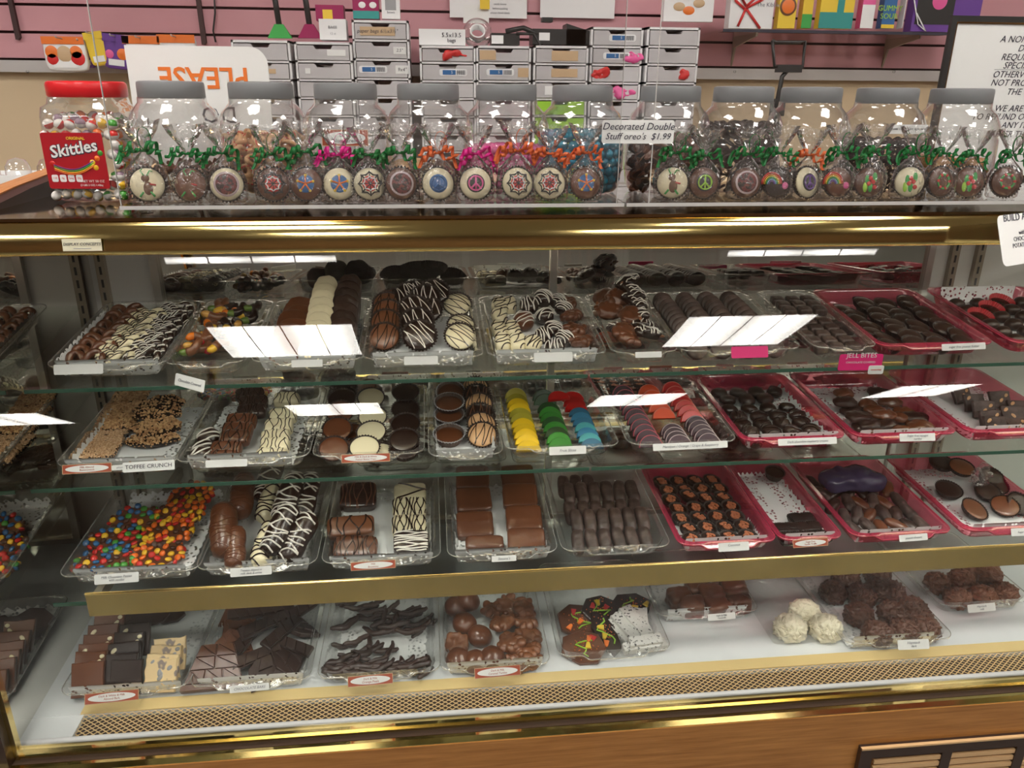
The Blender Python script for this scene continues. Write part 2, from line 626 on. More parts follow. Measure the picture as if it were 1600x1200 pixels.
def label_all():
    for tray, L_ in REG.items():
        by = {}
        for e in L_: by.setdefault(e[1], []).append(e)
        for desc, es in by.items():
            if len(es) == 1:
                es[0][0]['label'] = '%s in the %s' % (desc, tray)
                continue
            for e in es:
                e[0]['group'] = '%s, several in the %s' % (desc, tray)
            if 'jar' in tray:
                # a heap behind plastic: nothing tells one from the next
                for e in es: e[0]['label'] = '%s among its like in the %s' % (desc, tray)
                continue
            xs = [e[2] for e in es]
            lo, hi = min(xs), max(xs)
            wd = hi - lo
            nb = 3 if (wd > .05 and len(es) > 5) else (2 if wd > .035 and len(es) > 3 else 1)
            if nb == 3 and len(es) > 34: nb = 5
            bands = {}
            for e in es:
                b = min(nb - 1, int((e[2] - lo) / (wd + 1e-6) * nb))
                bands.setdefault(b, []).append(e)
            names = {1: [''], 2: ['left side of ', 'right side of '], 3: ['left side of ', 'middle of ', 'right side of '],
                     5: ['far left of ', 'left part of ', 'middle of ', 'right part of ', 'far right of ']}[nb]
            for b, ee in bands.items():
                ee.sort(key=lambda e: e[3])
                for i, e in enumerate(ee):
                    where = names[b] + 'the ' + tray if names[b] else tray
                    e[0]['label'] = '%s, %s from front, %s' % (desc, ORD[i], where)

# ------------------------------------------------------------ the room
CEIL = 2.90
WX0, WX1, WY0, WY1 = -4.6, 5.4, -4.6, 2.70
struct('floor', G().box(WX0, WX1, WY0, WY1, -.05, 0), 'floor')
struct('ceiling', G().box(WX0, WX1, WY0, WY1, CEIL, CEIL + .05), 'ceil')
struct('wall_back', G().box(WX0, WX1, WY1, WY1 + .08, 0, CEIL), 'beige')
struct('wall_front', G().box(WX0, WX1, WY0 - .08, WY0, 0, CEIL), 'shop_wall')
struct('wall_left', G().box(WX0 - .08, WX0, WY0, WY1, 0, CEIL), 'side_wall')
struct('wall_right', G().box(WX1, WX1 + .08, WY0, WY1, 0, CEIL), 'side_wall')


# prismatic diffuser: lamp tubes glow through ribbed plastic
def diffuser_mat():
    m = bpy.data.materials.new('lamp_diffuser')
    m.use_nodes = True
    nt = m.node_tree
    b = nt.nodes['Principled BSDF']
    b.inputs['Base Color'].default_value = (.9, .9, .9, 1)
    L = nt.links.new
    tc = nt.nodes.new('ShaderNodeTexCoord')
    wv = nt.nodes.new('ShaderNodeTexWave')
    wv.inputs['Scale'].default_value = 1.05
    wv.inputs['Distortion'].default_value = .4
    mr = nt.nodes.new('ShaderNodeMapRange')
    mr.inputs[3].default_value = TROFFER_POWER * .55
    mr.inputs[4].default_value = TROFFER_POWER * 1.45
    L(tc.outputs['Object'], wv.inputs['Vector']); L(wv.outputs['Fac'], mr.inputs[0]); L(mr.outputs[0], b.inputs['Emission Strength'])
    b.inputs['Emission Color'].default_value = (1, .955, .89, 1)
    return m


M['diffuser'] = diffuser_mat()
fr = G()
for a, b_, c, d in ((-.33, .33, .305, .33), (-.33, .33, -.33, -.305), (-.33, -.305, -.305, .305), (.305, .33, -.305, .305)):
    fr.box(a, b_, c, d, -.012, 0)
for xx in (-.155, .0, .155):
    fr.box(xx - .003, xx + .003, -.305, .305, -.008, -.002)
frm = fr.mesh('light_frame', 'wplastic', False)
dfm = G().box(-.305, .305, -.305, .305, -.006, -.001).mesh('diffuser', 'diffuser', False)
k = 0
for yi, yy in enumerate((.83, -.66, -2.88)):
    for xi, xx in enumerate((-2.8, -.66, 1.45, 3.62)):
        o = ob('ceiling_light', None)
        o.location = (xx + (.0, 0, -.03)[yi], yy, CEIL)
        tag(o, 'square fluorescent ceiling light, %s row from the counter, %s along it' % (ORD[yi], ORD[xi]), 'ceiling light', 'square ceiling lights')
        ob('light_frame', frm, o); ob('diffuser', dfm, o)

# slat wall: pink boards, grooves, metal strip
gz = [AtY(750, y, 2.68).z for y in (22, 63, 101, 120)]
pitch_ = gz[0] - gz[1]
g = G().box(WX0 + .01, WX1 - .01, 2.692, 2.699, gz[2] - .002, CEIL - .02)
struct('trim_groove', g, 'groove')
g = G()
z = gz[2]
while z < CEIL - .1:
    g.box(WX0 + .01, WX1 - .01, 2.676, 2.691, z + .004, z + pitch_ - .004)
    z += pitch_
struct('wall_slatboards', g, 'pink_wall')
g = G().box(WX0 + .01, WX1 - .01, 2.672, 2.699, gz[3], gz[2] - .003)
struct('trim_metal', g, 'silver')
screws = G()
for px in (43, 310, 1148, 1397):
    p = AtY(px, 112, 2.671)
    screws.add([], [])
    screws.lathe([(0, -.002), (.004, -.002), (.004, .001)], 10, m=Matrix.Translation(p) @ Matrix.Rotation(PI / 2, 4, 'X'))
struct('trim_screws', screws, 'black')

# back work counter that carries the drawer towers
BCZ = 1.02
bc = ob('back_counter', G().box(-2.2, 3.4, 2.16, 2.66, BCZ - .04, BCZ).mesh('back_counter', 'cream', False))
tag(bc, 'cream work counter along the back wall under the drawer towers', 'counter')
ob('counter_cabinet', G().box(-2.15, 3.35, 2.22, 2.65, 0.0, BCZ - .04).mesh('counter_cabinet', 'cream', False), bc)

# ------------------------------------------------------------ the display case
DZ = .508
XL, XR = -.656, 2.30


def XM(y):
    """the end mirror stands slightly askew"""
    return XL - .035 * (y - .95)


YB = 1.60


def profile(n0=0, n1=41.5, step=2.0, off=0.0):
    """front glass section, off = distance outwards"""
    pts = [(.965 - off, .492)]
    k = int((n1 - n0) / step) + 1
    for i in range(k + 1):
        a = R(n0 + (n1 - n0) * i / k)
        pts.append((1.715 - (.75 + off) * math.cos(a), .73 + (.75 + off) * math.sin(a)))
    return pts


case = ob('display_case', None)
case.location = (.8, 1.3, 0)
tag(case, 'long curved-glass candy display case with brass trim and oak base', 'display case')
INV = Matrix.Translation((-.8, -1.3, 0))
bpy.context.view_layer.update()


def cp(name, g, m, smooth=False, label=None, parent=None, kind=None):
    me = g.mesh(name, m, smooth)
    return ob(name, me, parent or case, INV if parent is None else None, label, kind)


base = cp('base_cabinet', G().box(XL - .055, XR + .03, .940, 1.64, 0, .497), 'wood', label='oak laminate base')
cp('deck', G().box(XL - .05, XR, 1.046, YB + .01, DZ - .012, DZ), 'deck', label='white laminate deck')
cp('deck_strip', G().box(XL + .07, XR, 1.046, 1.071, DZ, DZ + .0025), 'brass_sat', label='flat brass strip')
g = G()
g.add([(XL + .075, 1.004, DZ - .006), (XR, 1.004, DZ - .006), (XR, 1.046, DZ - .001), (XL + .075, 1.046, DZ - .001)], [(0, 1, 2, 3)])
cp('vent_grille', g, 'punched', label='punched brass air grille')
cp('duct', G().box(XL, XR, .96, 1.046, .4965, DZ - .009), 'duct')
cp('deck_end', G().box(XL - .01, XL + .075, 1.0, 1.046, DZ - .010, DZ - .001), 'deck')
g = G().tube([(XL, .998, DZ - .004), (XR, .998, DZ - .004)], .0045, 10)
cp('lip_rail', g, 'wplastic', True, label='thin white lip rail')
g = G()
g.add([(x, y, z) for x in (XL - .02, XR) for y, z in ((.941, .492), (.941, .4990), (.952, .5000), (.962, .498), (.972, .498), (.972, .503), (.978, .5035), (.994, .5015), (.994, .492))],
      [(i, i + 1, i + 10, i + 9) for i in range(8)])
cp('front_sill', g, 'gold', label='polished brass sill')
# end frame following the glass section
for off, x0, x1, mm, nm in ((.012, XL - .022, XL + .004, 'grille_frame', 'end_frame'), (.014, XL - .055, XL - .022, 'wood_o', 'end_panel_edge')):
    pts = profile(off=off)
    tail = [(1.21, 1.272 + off), (1.38, 1.290 + off), (1.6, 1.305 + off), (1.64, 1.305 + off)]
    outer = [(pts[0][0], .40)] + pts + tail
    inner = [(p[0] + .030, p[1] - .004) for p in pts] + [(1.22, 1.240), (1.38, 1.258), (1.6, 1.270), (1.64, 1.270)]
    inner = [(outer[0][0] + .03, .40)] + inner
    n = len(outer)
    g = G()
    v = [(x0, *p) for p in outer] + [(x0, *p) for p in inner] + [(x1, *p) for p in outer] + [(x1, *p) for p in inner]
    f = []
    for i in range(n - 1):
        f += [(i, i + 1, n + i + 1, n + i), (2 * n + i, 3 * n + i, 3 * n + i + 1, 2 * n + i + 1), (i, 2 * n + i, 2 * n + i + 1, i + 1), (n + i, n + i + 1, 3 * n + i + 1, 3 * n + i)]
    f += [(0, n, 3 * n, 2 * n), (n - 1, 3 * n - 1, 4 * n - 1, 2 * n - 1)]
    g.add(v, f)
    cp(nm, g, mm, label='orange oak end edge' if mm == 'wood_o' else 'dark brown end frame')
pts = profile(off=-.004)
g = G()
n = len(pts)
v = [(x, *p) for x in (XL + .004, XL + .011) for p in pts] + [(x, p[0] + .012, p[1] - .002) for x in (XL + .004, XL + .011) for p in pts]
f = []
for i in range(n - 1):
    f += [(i, i + 1, n + i + 1, n + i), (2 * n + i, 3 * n + i, 3 * n + i + 1, 2 * n + i + 1), (n + i, n + i + 1, 3 * n + i + 1, 3 * n + i), (i, 2 * n + i, 2 * n + i + 1, i + 1)]
g.add(v, f)
cp('corner_strip', g, 'gold', label='brass corner strip')


def side_fill(x0, x1, d=.0):
    pts = profile(off=-.006) + [(1.22, 1.25), (YB, 1.25), (YB, DZ), (1.0, DZ)]
    pts = [(p[0], p[1]) for p in pts]
    n = len(pts)
    k = 1 if x0 < 0 else 0
    v = [(x0 - k * .035 * (p[0] - .95), *p) for p in pts] + [(x1 - k * .035 * (p[0] - .95), *p) for p in pts]
    f = [tuple(range(n)), tuple(range(2 * n - 1, n - 1, -1))] + [(i, n + i, n + (i + 1) % n, (i + 1) % n) for i in range(n)]
    return G().add(v, f)


cp('end_mirror', side_fill(XL - .004, XL), 'mirror', label='mirrored end panel')
cp('far_end_panel', side_fill(XR, XR + .01), 'mirror', label='mirrored end panel')
# back: grey ends, two sliding mirror doors, slotted channels
cp('back_panel', G().box(XL - .05, -.56, YB, YB + .01, DZ, 1.25), 'grey_paint', label='grey painted back panel')
cp('back_panel', G().box(1.10, XR, YB, YB + .01, DZ, 1.25), 'grey_paint', label='grey painted back panel')
cp('mirror_door', G().box(-.545, .245, YB - .002, YB + .006, DZ + .01, 1.245), 'mirror', label='sliding mirror door')
cp('mirror_door', G().box(.262, 1.085, YB - .006, YB + .002, DZ + .01, 1.245), 'mirror', label='sliding mirror door')
g = G().box(-.56, -.545, YB - .014, YB, DZ, 1.25).box(.247, .260, YB - .014, YB, DZ, 1.25).box(1.085, 1.10, YB - .014, YB, DZ, 1.25)
g.box(-.56, 1.10, YB - .012, YB, DZ, DZ + .012)
cp('door_frame', g, 'steel', label='metal door frame')
for x in (-.655, 1.15, 1.21):
    c = cp('slotted_channel', G().box(x - .009, x + .009, YB - .012, YB, DZ, 1.25), 'post', label='bronze slotted channel')
    s = G()
    z = DZ + .03
    while z < 1.22:
        s.box(x - .0022, x + .0022, YB - .0128, YB - .0118, z, z + .016)
        z += .026
    ob('slot', s.mesh('slot', 'black', False), c, kind='stuff')
# curved front glass, two panes
for a, b_ in ((XL - .004, XR),):
    v = []; f = []
    po, pi = profile(step=1.5), profile(step=1.5, off=-.005)
    n = len(po)
    v = [(x, *p) for x in (a, b_) for p in po] + [(x, *p) for x in (a, b_) for p in pi]
    for i in range(n - 1):
        f += [(i, i + 1, n + i + 1, n + i), (2 * n + i, 3 * n + i, 3 * n + i + 1, 2 * n + i + 1)]
    cp('front_glass', G().add(v, f), 'glass', 'all', label='curved clear front glass')
    e = G()
    e.tube([(b_, p[0] + .0025, p[1]) for p in po], .0028, 4, flat=.4)
    if a < 0: cp('glass_edge', e, 'acr_edge', True)
# hood and top
g = G()
hp = [(1.1680, 1.2765), (1.1625, 1.268), (1.1590, 1.258), (1.1565, 1.246), (1.1550, 1.235), (1.1560, 1.2305), (1.1620, 1.2300), (1.24, 1.246), (1.24, 1.262), (1.18, 1.2765)]
n = len(hp)
v = [(x, *p) for x in (XL - .02, XR) for p in hp]
f = [(i, (i + 1) % n, n + (i + 1) % n, n + i) for i in range(n)]
g.add(v, f)
cp('brass_hood', g, 'gold', 'all', label='polished brass hood')
cp('case_top', G().box(XL - .045, XR, 1.1675, 1.63, 1.2768, 1.2815), 'amber', label='dark glossy case top')
cp('lamp_baffle', G().box(XL + .02, XR - .02, 1.243, 1.247, 1.226, 1.262), 'wplastic')  # lip added behind the lamp to hide it from the mirror doors
lamp_m = mat('case_lamp_glow', (1, .93, .82), .5, emit=CASE_LAMP_POWER)
cp('case_lamp', G().tube([(XL + .05, 1.222, 1.231), (XR - .05, 1.222, 1.231)], .008, 12), lamp_m, True, label='fluorescent case lamp')
# nameplate
p = AtY(130, 382, 1.1565)
npl = ob('nameplate', G().prism([(-.0265, -.0085), (.0265, -.0085), (.0265, .0085), (-.0265, .0085)], 0, .0008).mesh('nameplate', mat('pale_gold_plate', (.72, .68, .50), .4), False), case)
npl.matrix_world = Matrix.Translation((p.x, 1.1530, p.z)) @ Matrix.Rotation(PI / 2 - R(6), 4, 'X')
ob('lettering', text_mesh('DISPLAY CONCEPTS', .0056, 'ink', .25), npl, Matrix.Translation((0, .001, .0011)))
ob('printed_rule', G().box(-.012, .012, -.0053, -.0045, .0008, .0011).mesh('printed_rule', 'ink_grey', False), npl)

# ------------------------------------------------------------ shelves
class Shelf:
    def __init__(s, yf, z, tilt):
        s.y, s.z, s.t = yf, z, R(tilt)
        s.X = Vector((1, 0, 0)); s.S = Vector((0, math.cos(s.t), math.sin(s.t))); s.N = Vector((0, -math.sin(s.t), math.cos(s.t)))
        s.o = Vector((0, yf, z))
        s.rot = Matrix.Rotation(s.t, 4, 'X')

    def hit(s, px, py, h=0):
        d = ray(px, py)
        o = s.o + s.N * h
        t = (o - CAM).dot(s.N) / d.dot(s.N)
        p = CAM + d * t - s.o
        return p.x, p.dot(s.S)

    def mat(s, x, v, h=0):
        m = s.rot.copy()
        m.translation = s.o + s.X * x + s.S * v + s.N * h
        return m


SH = {1: Shelf(1.24, 1.008, 7.0), 2: Shelf(1.195, .853, 4.0), 3: Shelf(1.135, .683, 3.5), 4: Shelf(1.060, DZ, 0)}
for i, f0, b0 in ((1, -.022, .345), (2, -.022, .39), (3, -.030, .45)):
    s = SH[i]
    for x0, x1 in ((XL + .035 if i == 3 else XL + .004, .258), (.262, XR - .005)):
        g = G().box(x0, x1, f0 + .0015, b0, -.0065, -.0005)
        sg = cp('glass_shelf', g, 'sheet', label=None)
        sg.matrix_world = s.mat(0, 0, 0)
        e = G().box(x0, x1, f0, f0 + .0015, -.0065, -.0003)
        ob('shelf_edge', e.mesh('shelf_edge', 'edge', False), sg, label='green polished front edge')
s = SH[3]
g = G()
yr = 1.098
zt, zb = AtY(1000, 884, yr).z, AtY(1000, 914, yr).z
hp = [(yr, zt), (yr - .002, zt + .0015), (yr + .002, zt + .003), (yr + .006, zt), (yr + .006, zb), (yr + .03, zb), (yr + .03, zb - .002), (yr, zb - .002)]
n = len(hp)
g.add([(x, *p) for x in (XL + .09, XR) for p in hp], [(i, (i + 1) % n, n + (i + 1) % n, n + i) for i in range(n)] + [tuple(range(n)), tuple(range(2 * n - 1, n - 1, -1))])
cp('shelf_rail', g, 'brass', label='wide brass shelf rail')
cp('rail_bead', G().tube([(XL + .09, yr, zt + .0015), (XR, yr, zt + .0015)], .0019, 10), 'gold', True, label='bright polished top edge')
for x in (XL + .092, 1.9):
    cp('shelf_bracket', G().box(x - .006, x + .006, yr + .01, YB - .01, zb, zb + .02), 'post')

# vent louvre low on the base
p0 = AtY(1341, 1162, .942)
g = G()
W_, H_ = 1.0, .30
for a in ((0, W_, -.022, 0), (0, W_, -H_, -H_ + .022), (0, .022, -H_ + .022, -.022), (W_ - .022, W_, -H_ + .022, -.022)):
    g.box(a[0], a[1], -.006, .004, a[2], a[3])
sp_ = .137
for i in range(1, 7):
    g.box(.022 + sp_ * i - .009, .022 + sp_ * i + .009, -.004, .004, -H_ + .022, -.022)
lv = ob('base_vent', None, case, Matrix.Translation((p0.x - .8, .936 - 1.3, p0.z)))
ob('vent_frame', g.mesh('vent_frame', 'grille_frame', False), lv, label='dark brown frame')
g = G().box(0, W_, -.0075, -.002, -.0022, .0012)  # top edge of the frame in the lighter slat colour
ob('tan_edge', g.mesh('tan_edge', 'grille_slat', False), lv, label='tan top edge')
for i in range(7):
    g = G()
    z = -.032
    while z > -H_ + .03:
        g.box(.024 + sp_ * i + .006, .022 + sp_ * (i + 1) - .006, -.002, .002, z - .0085, z, )
        z -= .0145
    ob('vent_slats', g.mesh('vent_slats', 'grille_slat', False), lv, label='tan horizontal slats')

# ------------------------------------------------------------ trays, doilies, cards
def rrect(w, l, r_, n=6, wav=None):
    pts = []
    for cx, cy, a0 in ((w / 2 - r_, r_, -90), (w / 2 - r_, l - r_, 0), (-w / 2 + r_, l - r_, 90), (-w / 2 + r_, r_, 180)):
        for i in range(n + 1):
            a = R(a0 + 90 * i / n)
            pts.append((cx + r_ * math.cos(a), cy + r_ * math.sin(a)))
    # subdivide the straight sides
    out = []
    for i, p in enumerate(pts):
        q = pts[(i + 1) % len(pts)]
        d = math.hypot(q[0] - p[0], q[1] - p[1])
        k = max(1, int(d / .0045))
        for j in range(k):
            out.append((p[0] + (q[0] - p[0]) * j / k, p[1] + (q[1] - p[1]) * j / k))
    return out


_trays = {}


def tray_mesh(w, l, h, m):
    k = (round(w, 3), round(l, 3), round(h, 3), m)
    if k in _trays: return _trays[k]
    base = rrect(w, l, .022)
    n = len(base)
    cx, cy = 0, l / 2

    def ring(inset, z, tabk=0, rib=0):
        o = []
        for i, (x, y) in enumerate(base):
            kx = (abs(x) and (1 - inset / (w / 2)))
            sx, sy = 1 - inset / (w / 2), 1 - inset / (l / 2)
            X, Y, Z = x * sx, cy + (y - cy) * sy, z
            if rib:
                q = rib * (1 if (i // 1) % 2 else -1)
                X *= 1 + q / (w / 2); Y = cy + (Y - cy) * (1 + q / (l / 2))
            if tabk and y < .004:
                t = max(0, min(1, (w * .30 - abs(x)) / .014))
                t = t * t * (3 - 2 * t)
                Y -= .007 * t * tabk; Z -= .0045 * t
            o.append((X, Y, Z))
        return o
    rings = [ring(.026, .0012), ring(.019, .0008), ring(.0165, .003), ring(.0145, h * .3, rib=.0006), ring(.0105, h * .8, rib=.0006), ring(.0092, h - .0015), ring(.0080, h), ring(.0015, h, 1), ring(0, h - .0012, 1), ring(0, h - .0045, 1)]
    g = G()
    v = []; f = []
    for r_ in rings: v += r_
    for j in range(len(rings) - 1):
        for i in range(n):
            i2 = (i + 1) % n
            f.append((j * n + i, j * n + i2, (j + 1) * n + i2, (j + 1) * n + i))
    v.append((0, cy, .0012))
    c = len(v) - 1
    for i in range(n): f.append((c, (i + 1) % n, i))
    g.add(v, f)
    me = g.mesh('serving_tray', m)
    bead = [v[8 * n + i] for i in range(n)]
    bm_ = G().tube(bead, .0009, 5, closed=True).mesh('tray_rim', 'rim_pinkp' if m == 'tray_pink' else 'rim_clear', 'all')
    _trays[k] = (me, bm_)
    return _trays[k]


def doily_mesh(w, l, x0, x1, y0, y1, h, seed=0, mname='lace'):
    """lace-edged paper that lies on the tray floor and creeps up its walls"""
    nx, ny = 40, 56
    rnd = random.Random(seed)
    fw_, fl0, fl1 = w / 2 - .0185, .0185, l - .0185
    v = []; f = []; keep = []
    for j in range(ny + 1):
        for i in range(nx + 1):
            x = x0 + (x1 - x0) * i / nx
            y = y0 + (y1 - y0) * j / ny
            if i in (0, nx): x += (.0028 if i == 0 else -.0028) * (1 + math.cos(j * PI / 2)) / 2
            if j in (0, ny): y += (.0028 if j == 0 else -.0028) * (1 + math.cos(i * PI / 2)) / 2
            ex = max(0, abs(x) - fw_); ey = max(0, fl0 - y, y - fl1)
            e = max(ex, ey)
            z = .0026 + min(e * 2.2, h + .002)
            if e > 0:
                kx = min(ex, (.0060 * min(1, e / .012)))
                x = math.copysign(fw_ + kx, x) if ex > 0 else x
                if y < fl0: y = fl0 - min(fl0 - y, .0060 * min(1, e / .012))
                elif y > fl1: y = fl1 + min(y - fl1, .0060 * min(1, e / .012))
            z += .0006 * noise.noise(Vector((x * 40, y * 40, seed)))
            v.append((x, y, z))
            de = min(i / nx * (x1 - x0), (1 - i / nx) * (x1 - x0), j / ny * (y1 - y0), (1 - j / ny) * (y1 - y0))
            keep.append(de)
    for j in range(ny):
        for i in range(nx):
            a = j * (nx + 1) + i
            q = (a, a + 1, a + nx + 2, a + nx + 1)
            f.append(q)
    me = bpy.data.meshes.new('paper_doily')
    me.from_pydata(v, [], f)
    uv = me.uv_layers.new(name='UVMap')
    for lp in me.loops:
        uv.data[lp.index].uv = (1.0 if keep[lp.vertex_index] < .036 else 0.0, 0)
    me.polygons.foreach_set('use_smooth', [True] * len(me.polygons))
    me.materials.append(M[mname])
    return me


class Tray:
    """a clear bakery tray standing on a shelf; u runs -1..1 across the floor, v 0..1 from front to back"""

    def __init__(t, row, xl, xr, y, phrase, label, m='tray', L=.285, h=.030, doily=None, push=0, lift=0, rz=0):
        s = SH[row]
        a, _ = s.hit(xl, y, h); b, _ = s.hit(xr, y, h)
        t.w = b - a - .003
        t.L, t.h, t.s, t.row, t.phrase = L, h, s, row, phrase
        t.x, t.y0 = (a + b) / 2, push
        t.mw = s.mat(t.x, push, lift) @ Matrix.Rotation(rz, 4, 'Z')
        tm2, rm2 = tray_mesh(t.w, L, h, m)
        t.o = bpy.data.objects.new('serving_tray', tm2)
        COL.objects.link(t.o)
        t.o.matrix_world = t.mw
        ob('tray_rim', rm2, t.o)
        tag(t.o, label, 'tray', 'serving trays in the display case')
        t.fw, t.f0, t.f1 = t.w / 2 - .02, .02, L - .02
        t.lift = lift
        if doily:
            d = ob('paper_doily', doily_mesh(t.w, L, *doily, h, seed=row * 10 + int(xl)))
            d.matrix_world = t.mw
            tag(d, 'white lace paper doily lining the %s' % phrase, 'doily', 'paper doilies in the trays')

    def m(t, u, v, z=0):
        return t.mw @ Matrix.Translation((u * t.fw, t.f0 + v * (t.f1 - t.f0), z + .003))

    def px(t, px, py, z=0):
        x, v = t.s.hit(px, py, z + .003 + t.lift)
        return x - t.x, v - t.y0

    def put(t, pr, desc, u=None, v=None, z=0, rz=0, rx=0, ry=0, s=1, at=None):
        if at is not None:
            x, y = t.px(at[0], at[1], z)
            x = max(-t.fw + .012, min(t.fw - .012, x)); y = max(t.f0 + .014, min(t.f1 - .006, y))
            mw = t.mw @ Matrix.Translation((x, y, z + .003))
        else:
            mw = t.m(u, v, z)
        mw = mw @ Tm(0, 0, 0, rx, ry, rz, s)
        if isinstance(pr, (list, tuple)): pr = random.choice(pr)
        o = put(pr, mw)
        p = t.mw.inverted() @ mw.translation
        reg(t.phrase, o, desc, p.x, p.y)
        return o

    def card(t, px, py, w, h, lines, kind='hand', rz=0, tilt=62, z=None, label=None, col='card'):
        """paper label taped to the front rim"""
        x, _ = t.s.hit(px, py, t.h)
        mw = t.s.mat(x, -.0115 + t.y0, t.h - .0005 + t.lift) @ Tm(0, 0, 0, R(tilt), 0, R(rz))
        if not lines and not label: label = 'plain white label strip on the rim of the ' + t.phrase
        price_card(mw, w, h, lines, kind, label, t.phrase, col)


def price_card(mw, w, h, lines, kind, label, phrase, col='card'):
    o = bpy.data.objects.new('price_label', None)
    COL.objects.link(o)
    o.matrix_world = mw
    words = ' '.join(l[0] for l in lines)
    tag(o, label or ('%s reading %s on the rim of the %s' % ('oval-printed label' if kind == 'oval' else 'handwritten white label', ' '.join(words.split()[:3]), phrase)), 'label')
    r_ = min(w, h) * .12
    pts = [(p[0], p[1] - h / 2) for p in rrect(w, h, r_, 3)]
    ob('label_card', G().prism(pts, -.0006, 0).mesh('label_card', 'redbrown' if kind == 'oval' else col, False), o)
    if kind == 'oval':
        bd = G()
        el = [(w * .44 * math.cos(a * PI / 16), h * .38 * math.sin(a * PI / 16)) for a in range(32)]
        ob('white_oval', G().prism(el, 0, .0003).mesh('white_oval', 'card', False), o)
        for x0, x1, y0, y1 in ((-w / 2, w / 2, h / 2 - .0008, h / 2), (-w / 2, w / 2, -h / 2, -h / 2 + .0008), (-w / 2, -w / 2 + .0008, -h / 2, h / 2), (w / 2 - .0008, w / 2, -h / 2, h / 2)):
            bd.box(x0, x1, y0, y1, 0, .0003)
        ob('label_border', bd.mesh('label_border', 'p_tan', False), o)
    n = len(lines)
    for i, l in enumerate(lines):
        sz = l[1]
        m = l[2] if len(l) > 2 else ('redbrown' if kind == 'oval' else 'ink_grey' if kind == 'hand' else 'ink')
        yy = (n - 1) / 2 * sz * 1.02 - i * sz * 1.02
        ob('lettering', text_mesh(l[0], sz, m, .28 if kind == 'hand' else (.1 if kind == 'oval' else 0)), o, Matrix.Translation((0, yy, .0005)))
    return o


# ------------------------------------------------------------ sweets
def nzz(i): return i * 1.7


def P_pretzel(m, dz=None, seed=0):
    pts = [(.4, -.72), (.15, -.35), (-.12, .05), (-.3, .42), (-.62, .62), (-.93, .4), (-.9, -.1), (-.55, -.6), (0, -.85), (.55, -.6), (.9, -.1), (.93, .4), (.62, .62), (.3, .42), (.12, .05), (-.15, -.35), (-.4, -.72)]
    sm = []
    n = len(pts)
    for i in range(n - 1):
        p0, p1, p2, p3 = [Vector(pts[max(0, min(n - 1, i + k))]) for k in (-1, 0, 1, 2)]
        for j in range(4):
            t = j / 4
            sm.append(.5 * ((2 * p1) + (-p0 + p2) * t + (2 * p0 - 5 * p1 + 4 * p2 - p3) * t * t + (-p0 + 3 * p1 - 3 * p2 + p3) * t ** 3))
    sm.append(Vector(pts[-1]))
    S_ = .030
    g = G()
    N = len(sm)
    q = []
    for i, p in enumerate(sm):
        zz = .006
        if N * .72 < i < N * .95: zz = .0105
        q.append((p.x * S_, p.y * S_ * .92, zz + .0006 * noise.noise(Vector((i * .7, seed, 0)))))
    g.tube(q, lambda t: .0062 + .0006 * math.sin(t * 40 + seed), 9)
    parts = []
    if dz:
        parts = [('drizzle', drizzle(g, zig(.034, .030, 9, R(20 + seed * 13), .2, seed, 60), .0010, 'drizzle', dz))]
    return proto('chocolate_pretzel', 'pretzel', g.mesh('chocolate_pretzel', m, 'all'), *parts)


def P_worm(m, tip, seed=0):
    rnd = random.Random(seed)
    L_ = .042
    pts = [((t - .5) * L_, .006 * math.sin(t * 5 + seed), .0075 + .002 * math.sin(t * 7 + seed)) for t in [i / 14 for i in range(15)]]
    g = G().tube(pts[4:], lambda t: .0085 * (1 - .35 * t) + .0009 * math.sin(t * 30) if t < .97 else .004, 10)
    h = G().tube(pts[:6], lambda t: .0035 if t < .05 else (.0055 if t < .25 else .0068), 10)
    return proto('gummy_worm', 'candy', g.mesh('chocolate_coat', m, 'all'), ('gummy_end', h.mesh('gummy_end', tip, 'all')))


def P_chip(m, seed=0, rx=.030, ry=.042):
    g = G().blob(rx, ry, .0050, 2.3, 12, .0022, 55, seed)
    g.v = [(x, y, z + 6.0 * x * x + .0004 * math.sin(y * 900)) for x, y, z in g.v]
    return proto('dipped_potato_chip', 'chocolate', g.mesh('dipped_potato_chip', m, 'all'))


def cup_geo(r_=.024, h=.012, fl=.05, seg=64, top=1.15):
    return G().lathe([(0, 0), (r_ * .85, 0, 0), (r_ * .9, .0012, .6), (r_ * top, h, 1), (r_ * top * 1.0 + .0012, h + .0006, 1.2), (r_ * top - .0004, h - .0004, 1)], seg, 1, fl)


def P_cup(paper, fill, r_=.024, h=.012, dome=.002, dz=None, top=1.15, fl=.045, seed=0, fr_=1.06, name='chocolate_cup', fillh=.86):
    c = cup_geo(r_, h, fl, 64, top).mesh('paper_cup', paper)
    g = G().lathe([(r_ * .86, .0015), (r_ * fr_, h * fillh), (r_ * (fr_ - .05), h * fillh + dome * .45), (r_ * .7, h * fillh + dome * .85), (r_ * .35, h * fillh + dome), (0.0001, h * fillh + dome)], 36)
    parts = [('paper_cup', c), ('filling', g.mesh('filling', fill, 'all'))]
    if dz: parts[1] = ('filling', parts[1][1], None, None, [('drizzle', drizzle(g, zig(r_ * .95, r_ * .9, 6, R(80 + seed * 9), .2, seed, 24), .0009, 'drizzle', dz))])
    return proto(name, 'chocolate cup', None, *[p if len(p) > 2 else (p[0], p[1]) for p in parts])


